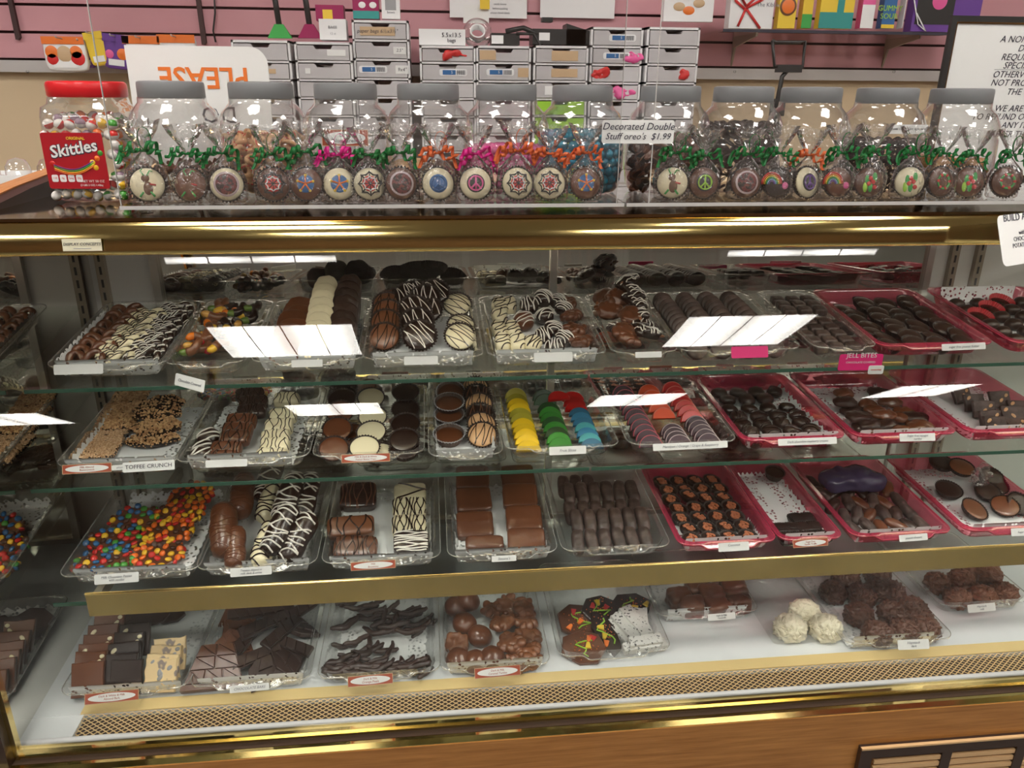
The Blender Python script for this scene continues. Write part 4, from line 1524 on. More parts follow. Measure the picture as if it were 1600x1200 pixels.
# fruit slices
T = Tray(2, 788, 973, 700, 'jelly slice tray', 'clear tray of yellow, green, blue and red jelly slices')
sl = lambda k, **q: [P_slice(k, seed=i, **q) for i in range(1)]
Y, YO, GR, DG, BL, TE, RD = sl('sl_yellow'), sl('sl_olive'), sl('sl_green'), sl('sl_dgreen'), sl('sl_blue'), sl('sl_teal'), sl('sl_red')
for i in range(11):
    v = .03 + i * .088
    T.put(Y[0] if i < 5 or i == 7 else (Y[0] if i == 8 else YO[0]), 'yellow jelly slice', -.70, v, .005, R(random.uniform(-4, 4)), R(32 if i < 10 else 55), 0, 1.05)
for i in range(10):
    v = .05 + i * .085
    T.put((GR, GR, DG, GR, DG, GR, GR, DG)[i % 8][0] if i < 8 else DG[0], 'green jelly slice', .02 - (.0 if i < 8 else .06), v, .004 if i < 8 else .010, R(random.uniform(-5, 5)), R(36 if i < 8 else 62), 0, 1.08)
for i in range(7):
    T.put((BL, TE, BL, TE, BL, BL, BL)[i][0], 'blue jelly slice', .72, .04 + i * .085, .005, R(random.uniform(-6, 6)), R(28), 0, .98)
for u, v, z, rz in ((.70, .74, .006, 0), (.72, .84, .006, 4), (.70, .66, .004, 0), (.30, .72, .022, 8)):
    T.put(RD[0], 'red jelly slice', u, v, z, R(rz), R(20), 0, 1.05)
T.card(888, 706, .064, .014, [('Fruit Slices', .0065), ], rz=1)

# marzipan / jelly half moons
T = Tray(2, 986, 1166, 702, 'half moon tray', 'clear tray of purple, orange and red jelly half moons')
PU, PW, OR_, RR = P_slice('sl_purple', 'rim_pink'), P_slice('sl_purple', 'rim_white'), P_slice('sl_orange', 'rim_red'), P_slice('sl_red', 'rim_red')
for i in range(11):
    T.put(PU, 'purple half moon with pink rim', -.66 + i * .0, .02 + i * .088, .005, R(random.uniform(-3, 3)), R(50), 0, 1.1)
for i in range(4):
    T.put(PW, 'purple half moon with white rim', .02, .02 + i * .06, .004, R(random.uniform(-3, 3)), R(44), 0, 1.1)
for i in range(5):
    T.put(OR_, 'orange half moon', .04, .46 + i * .11, .005, 0, R(46), 0, 1.1)
for i in range(5):
    T.put(PW, 'grey-purple half moon with white rim', .70, .02 + i * .07, .005, R(random.uniform(-3, 3)), R(50), 0, 1.1)
for i in range(7):
    T.put(RR, 'red half moon', .70, .40 + i * .09, .005, R(random.uniform(-3, 3)), R(50), 0, 1.1)
T.card(1084, 704, .134, .012, [('Marzipan / Orange / Grape & Raspberry', .0062)], rz=1)

# pink tray: dark cups
T = Tray(2, 1167, 1344, 698, 'dark drop tray', 'pink tray of round dark drops, first pink tray on the second shelf', 'tray_pink', doily=(-.085, .087, .0, .262))
dr = [P_truffle('dark', .0165, .0155, .011, i, None, 2.4, 'dark_drop') for i in range(3)]
dr2 = [P_truffle('dark2', .0165, .0155, .011, i + 5, 'dark', 2.4, 'dark_drop', dn=3) for i in range(2)]
for r_ in range(7):
    for c_ in range(4 if r_ < 6 else 4):
        u = -.80 + c_ * .50 + (.08 if r_ % 2 else 0)
        if r_ == 5 and c_ == 3: continue
        T.put((dr2 if r_ < 4 else dr), 'round dark chocolate drop', u, .04 + r_ * .128, .002 + (.006 if r_ > 4 else 0), R(random.uniform(0, 180)), R(random.uniform(6, 18)))
T.card(1272, 700, .108, .012, [('Dark chocolate raspberry creams', .0055)])

# pink tray: nut clusters
T = Tray(2, 1346, 1524, 692, 'turtle tray', 'pink tray of flat nut turtles on a lacy doily', 'tray_pink', doily=(-.085, .087, .0, .262))
fl = [P_truffle('milk', .023, .015, .0085, i, None, 2.1, 'nut_turtle', amp=.004) for i in range(3)] + [P_truffle('dark2', .024, .016, .009, i + 3, None, 2.1, 'nut_turtle', amp=.004) for i in range(2)]
for i, (x, y) in enumerate(((1372, 682), (1420, 682), (1452, 685), (1350, 672), (1385, 668), (1440, 668), (1462, 662), (1400, 655), (1340, 655), (1330, 645), (1368, 645), (1380, 652), (1420, 648), (1435, 655), (1320, 632), (1355, 635), (1390, 632), (1318, 618), (1400, 616), (1360, 668))):
    T.put(fl[i % 5], 'flat oval nut turtle', at=(x, y), z=.003 + .007 * (i % 3), rz=R(random.uniform(-30, 30)), rx=R(random.uniform(0, 15)))
T.card(1446, 693, .066, .014, [('Sugar free nougat', .0055), ('turtles', .0055)], rz=-2)

# pink tray: bark
T = Tray(2, 1528, 1710, 686, 'almond bark tray', 'pink tray of broken almond bark at the picture edge, second shelf', 'tray_pink', doily=(-.085, .087, .0, .262))
bk = [P_slab('bloom', box_outline(.022, .018, i, .1), .008, i, 'almond_bark', nb=2, bitm='peanut') for i in range(2)]
for i, (x, y, z, ln) in enumerate(((1552, 665, .012, 62), (1545, 655, .014, 60), (1535, 640, .016, 58), (1520, 630, .016, 55), (1580, 650, .016, 45), (1590, 668, .006, 20), (1600, 640, .014, 40), (1620, 668, .012, 60), (1500, 618, .015, 50), (1560, 625, .02, 50))):
    T.put(bk, 'piece of dark almond bark', at=(x, y), z=z, rx=R(ln), rz=R(random.uniform(-12, 12)))
for x, y in ((1574, 672), (1568, 660)):
    T.put(P_bar('nuts2', .012, .004, .003, 1, name='toffee_stick'), 'pale toffee stick', at=(x, y), z=.006, rz=R(30))

# ============================================================ third shelf
def candies(shells, n, pts, th, seed, r_=.0062):
    rnd = random.Random(seed)
    out = []
    xs = [p[0] for p in pts]; ys = [p[1] for p in pts]
    got = []
    tries = 0
    while len(got) < n and tries < 6000:
        tries += 1
        x, y = rnd.uniform(min(xs), max(xs)), rnd.uniform(min(ys), max(ys))
        # inside test
        ins = False
        j = len(pts) - 1
        for i in range(len(pts)):
            if (pts[i][1] > y) != (pts[j][1] > y) and x < (pts[j][0] - pts[i][0]) * (y - pts[i][1]) / (pts[j][1] - pts[i][1]) + pts[i][0]: ins = not ins
            j = i
        if not ins or any((x - a) ** 2 + (y - b) ** 2 < (r_ * 1.75) ** 2 for a, b in got): continue
        got.append((x, y))
    for x, y in got:
        out.append((rnd.choice(shells), Tm(x, y, th + .0012, rnd.uniform(-.6, .6), rnd.uniform(-.6, .6), 0)))
    return out


CM = {c: G().blob(.0058, .0058, .0034, 2, 5).mesh('candy_button', c, 'all') for c in ('c_red', 'c_orange', 'c_yellow', 'c_green', 'c_blue', 'c_brown')}


def candy_slab(t, kind, desc, at, z, rz, rx, seed, rx_=.045, ry_=.033, n=50):
    pts = irregular(13, rx_, ry_, seed, .16)
    sh = {'mix': ['c_red', 'c_yellow', 'c_green', 'c_green', 'c_blue', 'c_brown', 'c_brown', 'c_red', 'c_blue'], 'fall': ['c_orange', 'c_orange', 'c_yellow', 'c_red', 'c_orange', 'c_brown', 'c_yellow']}[kind]
    g = G().prism(pts, 0, .009, .002)
    cs = [('candy_button', CM[c], m_) for c, m_ in candies(sh, n, pts, .009, seed)]
    # a few round the edge
    L_ = len(pts)
    rnd = random.Random(seed + 5)
    for i in range(L_):
        a, b = pts[i], pts[(i + 1) % L_]
        cs.append(('candy_button', CM[rnd.choice(sh)], Tm((a[0] + b[0]) / 2, (a[1] + b[1]) / 2, .005, rnd.uniform(.8, 1.4), 0, rnd.random() * 6)))
    t.put(proto('candy_topped_slab', 'chocolate', g.mesh('candy_topped_slab', 'milk'), *cs), desc, at=at, z=z, rz=rz, rx=rx)


T = Tray(3, 87, 306, 900, 'candy slab tray', 'clear tray of candy-studded chocolate slabs at the left end of the brass-railed shelf', doily=(-.09, .088, -.004, .275))
candy_slab(T, 'mix', 'slab studded with mixed colour candies', (165, 882), .004, 0, R(4), 1, .050, .034)
candy_slab(T, 'mix', 'slab studded with mixed colour candies', (182, 848), .012, 0, R(10), 2, .052, .032)
candy_slab(T, 'mix', 'slab studded with mixed colour candies', (212, 815), .020, .1, R(14), 3, .048, .032, 40)
candy_slab(T, 'fall', 'slab studded with orange and yellow candies', (247, 870), .006, 0, R(6), 4, .046, .040, 80)
candy_slab(T, 'fall', 'slab studded with orange and yellow candies', (264, 835), .014, .1, R(8), 5, .046, .036, 76)
candy_slab(T, 'fall', 'slab studded with orange and yellow candies', (285, 805), .022, .1, R(12), 6, .045, .034, 70)
candy_slab(T, 'fall', 'slab studded with orange and yellow candies', (300, 778), .030, .2, R(18), 7, .042, .032, 50)
T.card(181, 905, .068, .016, [('Milk Chocolate Patties', .0052), ('with candies', .0048)], rz=2)

# cream logs
T = Tray(3, 304, 494, 885, 'cream log tray', 'clear tray of long dipped cream logs', doily=(-.09, .088, -.004, .262))
lm = [P_log('milk', .082, .0175, i) for i in range(2)]
lw = [P_log('white', .075, .015, i, 'dark') for i in range(2)]
ld = [P_log('dark', .082, .0165, i, 'ivory') for i in range(2)]
for x, y, z, rz, s_ in ((330, 840, .012, 100, 1.32), (370, 864, .002, 97, 1.0), (382, 784, .014, 92, 1.2)):
    T.put(lm, 'plain milk chocolate cream log', at=(x, y), z=z + .018, rz=R(rz), ry=R(-26), s=s_)
for x, y, z, rz in ((420, 858, .003, 76), (424, 792, .006, 80)):
    T.put(lw, 'white cream log with dark drizzle', at=(x, y), z=z + .018, rz=R(rz), ry=R(-26), s=1.2)
for x, y, z, rz in ((444, 836, .022, 70), (474, 850, .004, 64), (456, 785, .03, 76), (482, 785, .012, 82), (425, 758, .02, 80)):
    T.put(ld, 'dark cream log with white drizzle', at=(x, y), z=z + .018, rz=R(rz), ry=R(-26), s=1.25)
for o, d, a, b in REG['cream log tray']:
    pass
T.card(392, 893, .066, .014, [('Twinkie dipped in', .0048), ('milk dark & white', .0048)], rz=2)

# brownies
T = Tray(3, 500, 690, 878, 'drizzled brownie tray', 'clear tray of drizzled brownies, third on the brass-railed shelf', doily=(-.088, .088, -.003, .262))
b1 = P_bar('dark', .035, .029, .012, 1, 'milk', 8, 90, name='brownie', n=12)
b2 = P_bar('milk2', .042, .020, .012, 2, 'dark', 6, 90, name='brownie', n=12, dr=.0014)
b3 = P_bar('milk', .038, .021, .011, 3, 'dark', 12, 90, name='brownie', n=12)
for pr, d, x, y, z, rx, rz in ((b3, 'ribbed dark-drizzled brownie', 557, 862, .003, 22, -4), (b2, 'glossy milk brownie with dark stripes', 549, 830, .012, 24, 4), (b1, 'dark square brownie', 561, 782, .010, 24, 0)):
    T.put(pr, d, at=(x, y), z=z, rx=R(rx), rz=R(rz))
w1 = P_bar('dark', .031, .022, .012, 1, 'ivory', 11, 0, name='brownie', n=12, dr=.0012)
w2 = P_bar('white', .031, .020, .011, 2, 'dark', 12, 90, name='brownie', n=12, dr=.0012)
w3 = P_bar('white', .031, .019, .010, 3, 'dark', 2, 0, name='brownie', n=12, dr=.0016)
for pr, d, x, y, z, rx in ((w1, 'dark brownie with white stripes', 643, 855, .003, 20), (w2, 'lower white brownie with dark stripes', 640, 828, .006, 22), (w2, 'upper white brownie with dark stripes', 640, 800, .012, 22), (w3, 'white brownie outlined in dark chocolate', 641, 775, .014, 20)):
    T.put(pr, d, at=(x, y), z=z, rx=R(rx))
T.card(583, 884, .074, .014, [('Milk', .0042), ('Brownies', .0045)], 'oval', rz=2)

# smores
T = Tray(3, 698, 876, 868, 'plain smores tray', 'clear tray of plain milk chocolate squares in two columns', doily=(-.086, .086, -.003, .268))
sq = [P_bar('milk', .0335, .0275, .0085, i, p=9, name='chocolate_square', n=12, amp=.0008) for i in range(3)]
for i, (x, y, z, rx) in enumerate(((742, 825, .008, 22), (740, 786, .014, 22), (738, 750, .018, 22))):
    T.put(sq, 'plain milk chocolate square', at=(x, y), z=z, rx=R(rx), rz=R(random.uniform(-3, 3)))
T.put(P_bar('milk', .034, .014, .010, 8, p=6, name='chocolate_square', n=12), 'narrow milk chocolate bar', at=(757, 855), z=.003, rx=R(20), rz=R(-2))
for i, (x, y, z, rx) in enumerate(((822, 852, .004, 20), (818, 815, .010, 22), (812, 780, .015, 22), (808, 750, .018, 22))):
    T.put(sq, 'plain milk chocolate square', at=(x, y), z=z, rx=R(rx), rz=R(random.uniform(-3, 3)))
T.card(788, 876, .042, .010, [("Smore's", .0065)])

# marshmallow sticks
T = Tray(3, 878, 1056, 862, 'marshmallow stick tray', 'clear tray of dusty dark chocolate sticks in rows')
st_ = [P_stub('bloom', i) for i in range(4)]
for r_ in range(5):
    for c_ in range(6 if r_ < 4 else 3):
        if r_ == 4 and c_ > 2: continue
        T.put(st_, 'dusty dark chocolate stick', -.80 + c_ * .32 + (.05 if r_ % 2 else 0), .11 + r_ * .165, .002 + .012 * (r_ % 2) + .004 * r_, R(random.uniform(-5, 5)), R(20), 0, 1.32)

# pink tray of coconut cups
T = Tray(3, 1056, 1217, 842, 'toffee-topped cup tray', 'pink tray of dark cups with orange-brown toffee tops', 'tray_pink', doily=(-.078, .078, -.003, .1))
tb = G()
rnd = random.Random(3)
for i in range(16):
    a, q = rnd.random() * 6.3, rnd.random() ** .5 * .0095
    tb.blob(.003, .003, .0022, 2, 3, .0006, 300, i, m=Tm(q * math.cos(a), q * math.sin(a), .011 + .002 * rnd.random()))
tbm = tb.mesh('toffee_topping', mat('toffee_crumbs', (.42, .13, .05), .5, bump=.5, bscale=300), 'all')
cupd = P_cup('paper_brown', 'dark', .0155, .011, .001, name='topped_cup')
cupd['parts'] = tuple(cupd['parts']) + (('toffee_topping', tbm),)
for r_ in range(7):
    for c_ in range(4):
        T.put(cupd, 'dark cup with orange-brown toffee top', -.78 + c_ * .5 + (.06 if r_ % 2 else 0), .08 + r_ * .135, .001 + (.008 if r_ == 4 and c_ == 1 else 0), R(random.uniform(0, 90)), R(8))
T.card(1143, 848, .056, .015, [('Coconut', .0062), ('', .004)], rz=1)

# narrow tray with square sweets
T = Tray(3, 1212, 1318, 834, 'square sweet tray', 'narrow pink tray with a few square dark sweets in front and one cup behind', 'tray_pink', doily=(-.048, .048, .0, .27))
qs = G().prism([(-.011, -.011), (.011, -.011), (.011, .011), (-.011, .011)], 0, .014, .0016)
qs.prism([(-.0055, -.0055), (.0055, -.0055), (.0055, .0055), (-.0055, .0055)], .013, .0158, .0008)
qsm = proto('square_sweet', 'chocolate', qs.mesh('square_sweet', 'dark', False), ('paper_cup', G().lathe([(.012, 0, 0), (.0135, .004, .7), (.0158, .010, 1)], 48, 1, .05, p=3.4).mesh('paper_cup', 'paper_brown'), None))
for r_ in range(3):
    for c_ in range(4):
        if r_ == 2 and c_ < 2: continue
        T.put(qsm, 'square dark sweet in a pleated cup', -.85 + c_ * .56, .04 + r_ * .12, .001, R(random.uniform(-12, 12)), R(10))
T.put(P_cup('paper_brown', 'dark', .017, .016, .001, name='chocolate_cup'), 'lone dark chocolate cup', at=(1230, 745), z=.012, rx=R(10))
T.card(1262, 842, .066, .014, [('Sugar Free', .0042), ('Vanilla Truffle', .0042)], 'oval', rz=2)

# pink tray with long ovals, purple bag
T = Tray(3, 1320, 1487, 824, 'long sweet tray', 'pink tray of long dark sweets behind the narrow tray', 'tray_pink', doily=(-.08, .08, -.003, .1))
lo = [P_truffle(('bloom', 'dark2', 'milk')[i % 3], .011, .024, .009, i, None, 2.3, 'long_sweet', amp=.002) for i in range(4)]
for i in range(30):
    u, v = -.85 + (i % 6) * .34 + random.uniform(-.05, .05), .10 + (i // 6) * .17
    T.put(lo, 'long oval dark sweet', u, v, .003 + .005 * (i % 2), R(random.uniform(-50, 50)), R(12))
g = G()
g.blob(.062, .030, .017, 3, 16, .008, 32, 4)
bg = ob('sweet_bag', g.mesh('sweet_bag', mat('dark_purple_film', (.055, .045, .10), .25, bump=.6, bscale=40), 'all'))
x, v = SH[3].hit(1330, 752, .035)
bg.matrix_world = SH[3].mat(x, v, .040) @ Matrix.Rotation(R(6), 4, 'X')
tag(bg, 'crumpled dark purple film bag lying on the long dark sweets', 'bag')
T.card(1420, 832, .055, .012, [('peanut clusters', .0052)], rz=2)

# pink tray of big ovals
T = Tray(3, 1490, 1662, 812, 'marbled cup tray', 'pink tray of marbled oval cups at the picture edge, brass-railed shelf', 'tray_pink', doily=(-.082, .082, -.003, .262))
mo = P_cup('paper_brown', 'milk2', .024, .011, .0012, None, 1.06, .04, 0, 1.0, 'marbled_cup', .93)
mo2 = P_cup('paper_brown', 'dark2', .024, .011, .0012, None, 1.06, .04, 0, 1.0, 'marbled_cup', .93)
for i, (x, y, z, rx, rz) in enumerate(((1518, 800, .008, 24, 30), (1568, 795, .008, 22, -30), (1480, 770, .010, 12, 0), (1540, 772, .010, 20, 0), (1500, 735, .022, 14, 0), (1470, 728, .02, 10, 0), (1560, 750, .018, 30, 0), (1600, 790, .01, 30, 10), (1590, 760, .01, 20, 0))):
    T.put(mo if i < 2 or i == 4 else mo2, 'marbled oval chocolate cup', at=(x, y), z=z, rx=R(rx), rz=R(rz))
g = G().blob(.016, .012, .022, 2, 8, .010, 70, 2, ridge=True)
cb = ob('cellophane_scrap', g.mesh('cellophane_scrap', 'cello', 'all'))
x, v = SH[3].hit(1528, 755, .03)
cb.matrix_world = SH[3].mat(x, v, .045)
tag(cb, 'crumpled scrap of cellophane lying on the marbled oval cups', 'wrapper')
T.card(1588, 815, .066, .014, [('Sugar Free PB Cups', .0052)], rz=-1)

# ============================================================ the deck
T = Tray(4, 84, 286, 1092, 'bark tray', 'clear tray of dark, milk and white bark squares, first on the white deck', doily=(-.09, .088, -.004, .275))
bkm = [P_slab('milk', box_outline(.0235, .026, i, .05), .008, i, 'bark_square', cat='chocolate', nb=3 * (i > 0)) for i in range(3)]
bkd = [P_slab('dark', box_outline(.0235, .026, i + 4, .05), .008, i, 'bark_square', cat='chocolate', nb=4 * (i > 0)) for i in range(3)]
bkw = [P_slab(mat('raisin_white_chocolate', (.82, .62, .34), .4, col2=(.30, .24, .22), nscale=75, thr=(.62, .68), ndet=1), box_outline(.025, .026, i + 8, .12), .008, i, 'bark_square', cat='chocolate', nb=3, bitm='p_grey', bitname='raisin') for i in range(3)]
for i, (x, y) in enumerate(((137, 1065), (143, 1045), (147, 1032), (152, 1018), (158, 1002), (165, 985))):
    T.put(bkm[0] if i == 0 else bkm[1 + i % 2], 'milk chocolate bark square', at=(x, y), z=.027 + .003 * i, rx=R(58 - i * 2), rz=R(random.uniform(-6, 6)), s=1.1)
for i, (x, y) in enumerate(((194, 1068), (192, 1048), (195, 1030), (202, 1014), (212, 1000))):
    T.put(bkd[0] if i < 2 else bkd[1 + i % 2], 'dark chocolate bark square', at=(x, y), z=.027 + .003 * i, rx=R(60 - i * 2), rz=R(random.uniform(-5, 5)), s=1.1)
for i, (x, y) in enumerate(((248, 1065), (256, 1048), (260, 1034), (266, 1022))):
    T.put(bkw[i % 3], 'white bark square with raisins', at=(x, y), z=.027 + .004 * i, rx=R(58 - i * 2), rz=R(random.uniform(-6, 6)), s=1.1)
for x, y, z in ((185, 975, .015), (235, 965, .018), (262, 962, .012), (200, 958, .024)):
    T.put(P_slab('dark2', irregular(7, .038, .024, int(x), .2), .008, 1, 'bark_shard'), 'large dark bark shard', at=(x, y), z=z, rx=R(26), rz=R(random.uniform(-20, 20)))
T.card(167, 1103, .082, .017, [('Dark & White & Milk', .0046), ('Almond Bark', .0046)], 'oval', rz=3)

# moulded bars
T = Tray(4, 290, 482, 1076, 'broken bar tray', 'clear tray of broken moulded chocolate bars on the white deck', doily=(-.09, .092, .0, .28))
T.put(P_pyramid_bar('milk'), 'milk chocolate bar moulded with triangles', at=(338, 1044), z=.021, rx=R(32), rz=R(2), s=1.28)
db = P_slab('dark2', [(-.045, -.012), (.045, -.010), (.044, .010), (-.044, .012)], .011, 3, 'broken_bar')
dg = G().prism([(-.045, -.012), (.045, -.010), (.044, .010), (-.044, .012)], 0, .008, .001)
for i in range(4):
    a = -.042 + i * .021
    dg.prism([(a, -.0095), (a + .019, -.0095), (a + .0095, .009)], .006, .0118, .0012)
db = proto('broken_bar', 'chocolate', dg.mesh('broken_bar', 'dark2', False))
tg = G().prism([(-.034, -.026), (.034, -.026), (0.03, .010), (.004, .034), (-.026, .012)], 0, .008, .001)
for pts in ([(-.028, -.022), (-.002, -.022), (-.015, -.002)], [(.002, -.022), (.028, -.022), (.015, -.002)], [(-.012, .001), (.012, .001), (0, .024)]):
    tg.prism(pts, .006, .0118, .0012)
tgp = proto('broken_bar', 'chocolate', tg.mesh('broken_bar', 'dark2', False))
tgm = proto('broken_bar', 'chocolate', tg.mesh('broken_bar', 'milk', False))
for x, y, z, rz, rx in ((398, 1028, .022, 32, 25), (412, 978, .034, 34, 25), (440, 990, .03, 60, 20), (455, 1010, .02, -30, 20), (462, 960, .03, 50, 25), (395, 960, .024, 10, 20), (385, 1000, .018, 70, 20)):
    T.put(db, 'long dark broken bar', at=(x, y), z=z, rz=R(rz), rx=R(rx))
for x, y, z, rz in ((415, 1050, .010, 30), (448, 1035, .010, 80), (435, 960, .018, 20), (465, 985, .012, 130)):
    T.put(tgp, 'dark triangle-moulded piece', at=(x, y), z=z, rz=R(rz), rx=R(25))
for x, y, z, rz in ((370, 990, .012, 60), (362, 1010, .008, 20), (375, 960, .02, 0)):
    T.put(tgm, 'milk triangle-moulded piece', at=(x, y), z=z, rz=R(rz), rx=R(20))
T.card(388, 1080, .062, .011, [('CHOCOLATE BARS', .0058)], rz=3)

# orange peels
T = Tray(4, 492, 690, 1064, 'orange peel tray', 'clear tray of dark dipped orange peel strips', doily=(-.08, .08, .02, .262))
pl = [P_peel('dark2', i) for i in range(7)]
for i in range(70):
    if i < 24: x, y, z = random.uniform(512, 590), random.uniform(1030, 1062), .003 + .004 * (i % 4)
    elif i < 34: x, y, z = random.uniform(600, 676), random.uniform(1040, 1058), .003 + .005 * (i % 3)
    elif i < 42: x, y, z = random.uniform(530, 600), random.uniform(1002, 1030), .003 + .004 * (i % 3)
    else: x, y, z = random.uniform(525, 665), random.uniform(940, 990), .004 + .006 * (i % 4)
    T.put(pl[i % 7], 'dark dipped orange peel', at=(x, y), z=z, rz=R(random.choice((random.uniform(-15, 40), random.uniform(0, 80) if i > 24 else random.uniform(-30, 50)))), ry=R(random.uniform(-8, 8)))
T.put(pl[1], 'dark dipped orange peel', at=(656, 985), z=.006, rz=R(64))
T.card(578, 1069, .074, .017, [('Dark & Milk', .0046), ('Orange Peels', .0052)], 'oval', rz=2)

# caramel clusters
T = Tray(4, 686, 866, 1052, 'caramel cluster tray', 'clear tray of nut clusters and domed caramels on the white deck', doily=(-.084, .084, -.003, .272))
gd = [P_truffle('milk', .023, .023, .018, i, None, 2, 'domed_caramel', amp=.0015, n=10) for i in range(2)]
cl = [P_cluster('milk2', .026, i + 20, lump=.0085) for i in range(4)]
for x, y, z in ((712, 1038, .003), (768, 1035, .006), (725, 980, .014), (748, 1000, .006), (742, 1042, .002), (705, 955, .012), (730, 945, .02)):
    T.put(gd, 'smooth domed dark caramel', at=(x, y), z=z, rz=R(random.uniform(0, 90)), rx=R(14), s=1.0)
T.put(P_bar('milk2', .020, .018, .008, 5, None, p=5, amp=.004, name='nut_bar', n=12), 'rough nutty square', at=(712, 1008), z=.006, rx=R(24), rz=R(-12))
for i, (x, y, z) in enumerate(((800, 1010, .02), (788, 980, .02), (825, 980, .012), (842, 1000, .008), (835, 1025, .012), (812, 1040, .003), (845, 1040, .002), (820, 955, .022), (790, 950, .022), (845, 965, .01), (770, 960, .012))):
    T.put(cl[i % 4], 'lumpy milk chocolate nut cluster', at=(x, y), z=z, rz=R(random.uniform(0, 360)), rx=R(18))
T.card(779, 1062, .078, .017, [('Dark & Milk', .0046), ('Caramel Turtles', .0048)], 'oval', rz=2)

# halloween bark
T = Tray(4, 874, 1060, 1032, 'candy corn bark tray', 'clear tray of candy corn bark and black-flecked white bark', push=.016)


def corn_parts(n, w_, l_, th, seed):
    rnd = random.Random(seed)
    parts = []
    for i in range(n):
        c = rnd.choice(('p_orange', 'p_yellow', 'p_red'))
        g = G().prism([(-.004, -.0035), (.004, -.0035), (.0022, .005), (0, .0065), (-.0022, .005)], 0, .003, .0008)
        parts.append(('candy_corn', g.mesh('candy_corn', c, False), Tm(rnd.uniform(-w_, w_) * .7, rnd.uniform(-l_, l_) * .7, th, 0, 0, rnd.random() * 6)))
    g = G()
    for i in range(46):
        x, y = rnd.gauss(0, w_ * .3), rnd.gauss(0, l_ * .35)
        g.blob(.0007, .0007, .0007, 2, 2, m=Tm(x, y, th + .0004))
    parts.append(('sprinkles', g.mesh('sprinkles', 'p_orange', 'all')))
    q = [(rnd.uniform(-.3, .3) * w_ + .01 * math.sin(k), -l_ * .6 + k * l_ * .15, th + .0012) for k in range(9)]
    parts.append(('green_string', G().tube(q, .0011, 5).mesh('green_string', 'p_lime', 'all')))
    return parts


for x, y, z, m_, w_, l_, rz in ((905, 972, .012, 'milk', .032, .026, 0), (912, 1015, .006, 'milk', .030, .024, -20), (945, 992, .010, 'dark', .016, .034, 14), (935, 955, .02, 'dark', .028, .022, 30), (985, 950, .014, 'dark', .030, .02, 10)):
    T.put(P_slab(m_, irregular(7, w_ * 1.12, l_ * 1.12, int(x + y), .16), .007, 1, 'candy_corn_bark', extra=corn_parts(3, w_, l_, .007, int(x))), '%s bark with candy corn and sprinkles' % ('milk chocolate' if m_ == 'milk' else 'dark chocolate'), at=(x, y), z=z, rx=R(18), rz=R(rz), s=1.35)
ck = mat('cookie_flecked_white', (.66, .65, .62), .5, col2=(.03, .03, .03), nscale=190, thr=(.60, .64), ndet=2)
for i, (x, y, z, w_, l_, rz) in enumerate(((978, 985, .012, .012, .034, 28), (992, 975, .016, .012, .034, 26), (1012, 970, .012, .014, .022, -8), (1008, 1005, .012, .030, .010, 6), (1020, 1024, .006, .030, .009, 4), (1000, 1018, .004, .030, .009, 8), (968, 992, .006, .010, .03, 32), (1030, 990, .006, .014, .018, 10))):
    g = G().prism(box_outline(w_ * 1.1, l_ * 1.1, i, .1), 0, .012, .001)
    T.put(proto('cookie_bark', 'chocolate', g.mesh('cookie_bark', ck, False)), 'white bark with black cookie flecks', at=(x, y), z=z, rz=R(rz), rx=R(14))

# caramels
T = Tray(4, 1033, 1205, 976, 'big caramel tray', 'small clear tray of large square caramels set back on the deck', L=.22, push=.108, doily=(-.078, .078, -.003, .19))
cr = [P_bar('milk', .018, .014, .013, i, p=5, amp=.003, name='large_caramel', n=10) for i in range(4)]
for x, y, z, rx, rz in ((1082, 965, .003, 10, -6), (1120, 962, .003, 14, 10), (1160, 958, .003, 0, 0), (1060, 945, .008, 10, 10), (1110, 940, .012, 10, 0), (1150, 935, .014, 10, 5), (1180, 945, .006, 15, 20), (1170, 925, .02, 10, 0), (1090, 930, .008, 10, 0)):
    T.put(cr, 'large milk chocolate caramel', at=(x, y), z=z, rx=R(rx), rz=R(rz), s=1.35)
T.card(1140, 985, .054, .012, [('Dark & Milk', .0042), ('Caramels', .0042)], 'print', rz=2)

# coconut haystacks in a small box
s4 = SH[4]
x0, _ = s4.hit(1206, 1003, 0); x1, v1 = s4.hit(1328, 1000, 0)
bw_ = x1 - x0
g = G()
n0 = rrect(bw_, .235, .008, 4)
vv = [(x, y, .0008) for x, y in n0] + [(x * 1.03, (y - .1) * 1.03 + .1, .020) for x, y in n0]
k_ = len(n0)
g.add(vv, [(i, (i + 1) % k_, k_ + (i + 1) % k_, k_ + i) for i in range(k_)] + [tuple(range(k_ - 1, -1, -1))])
bx = ob('clear_box', g.mesh('clear_box', 'tray', False))
bx.matrix_world = s4.mat((x0 + x1) / 2, v1, .0)
tag(bx, 'small clear square-cornered box holding three white coconut haystacks', 'box')
hw = [P_hay('coconut', .0285, i, 'coconut_haystack', .9) for i in range(2)]
for (x, y, z), d in zip(((1235, 978, .003), (1290, 978, .003), (1258, 955, .004)), ('lower left', 'lower right', 'rear')):
    a, b = s4.hit(x, y, z + .02)
    put(hw[int(z * 1000) % 2], s4.mat(a, b, z), '%s white coconut haystack in the small clear box' % d.replace('lower ', 'front '), 'white coconut haystacks')

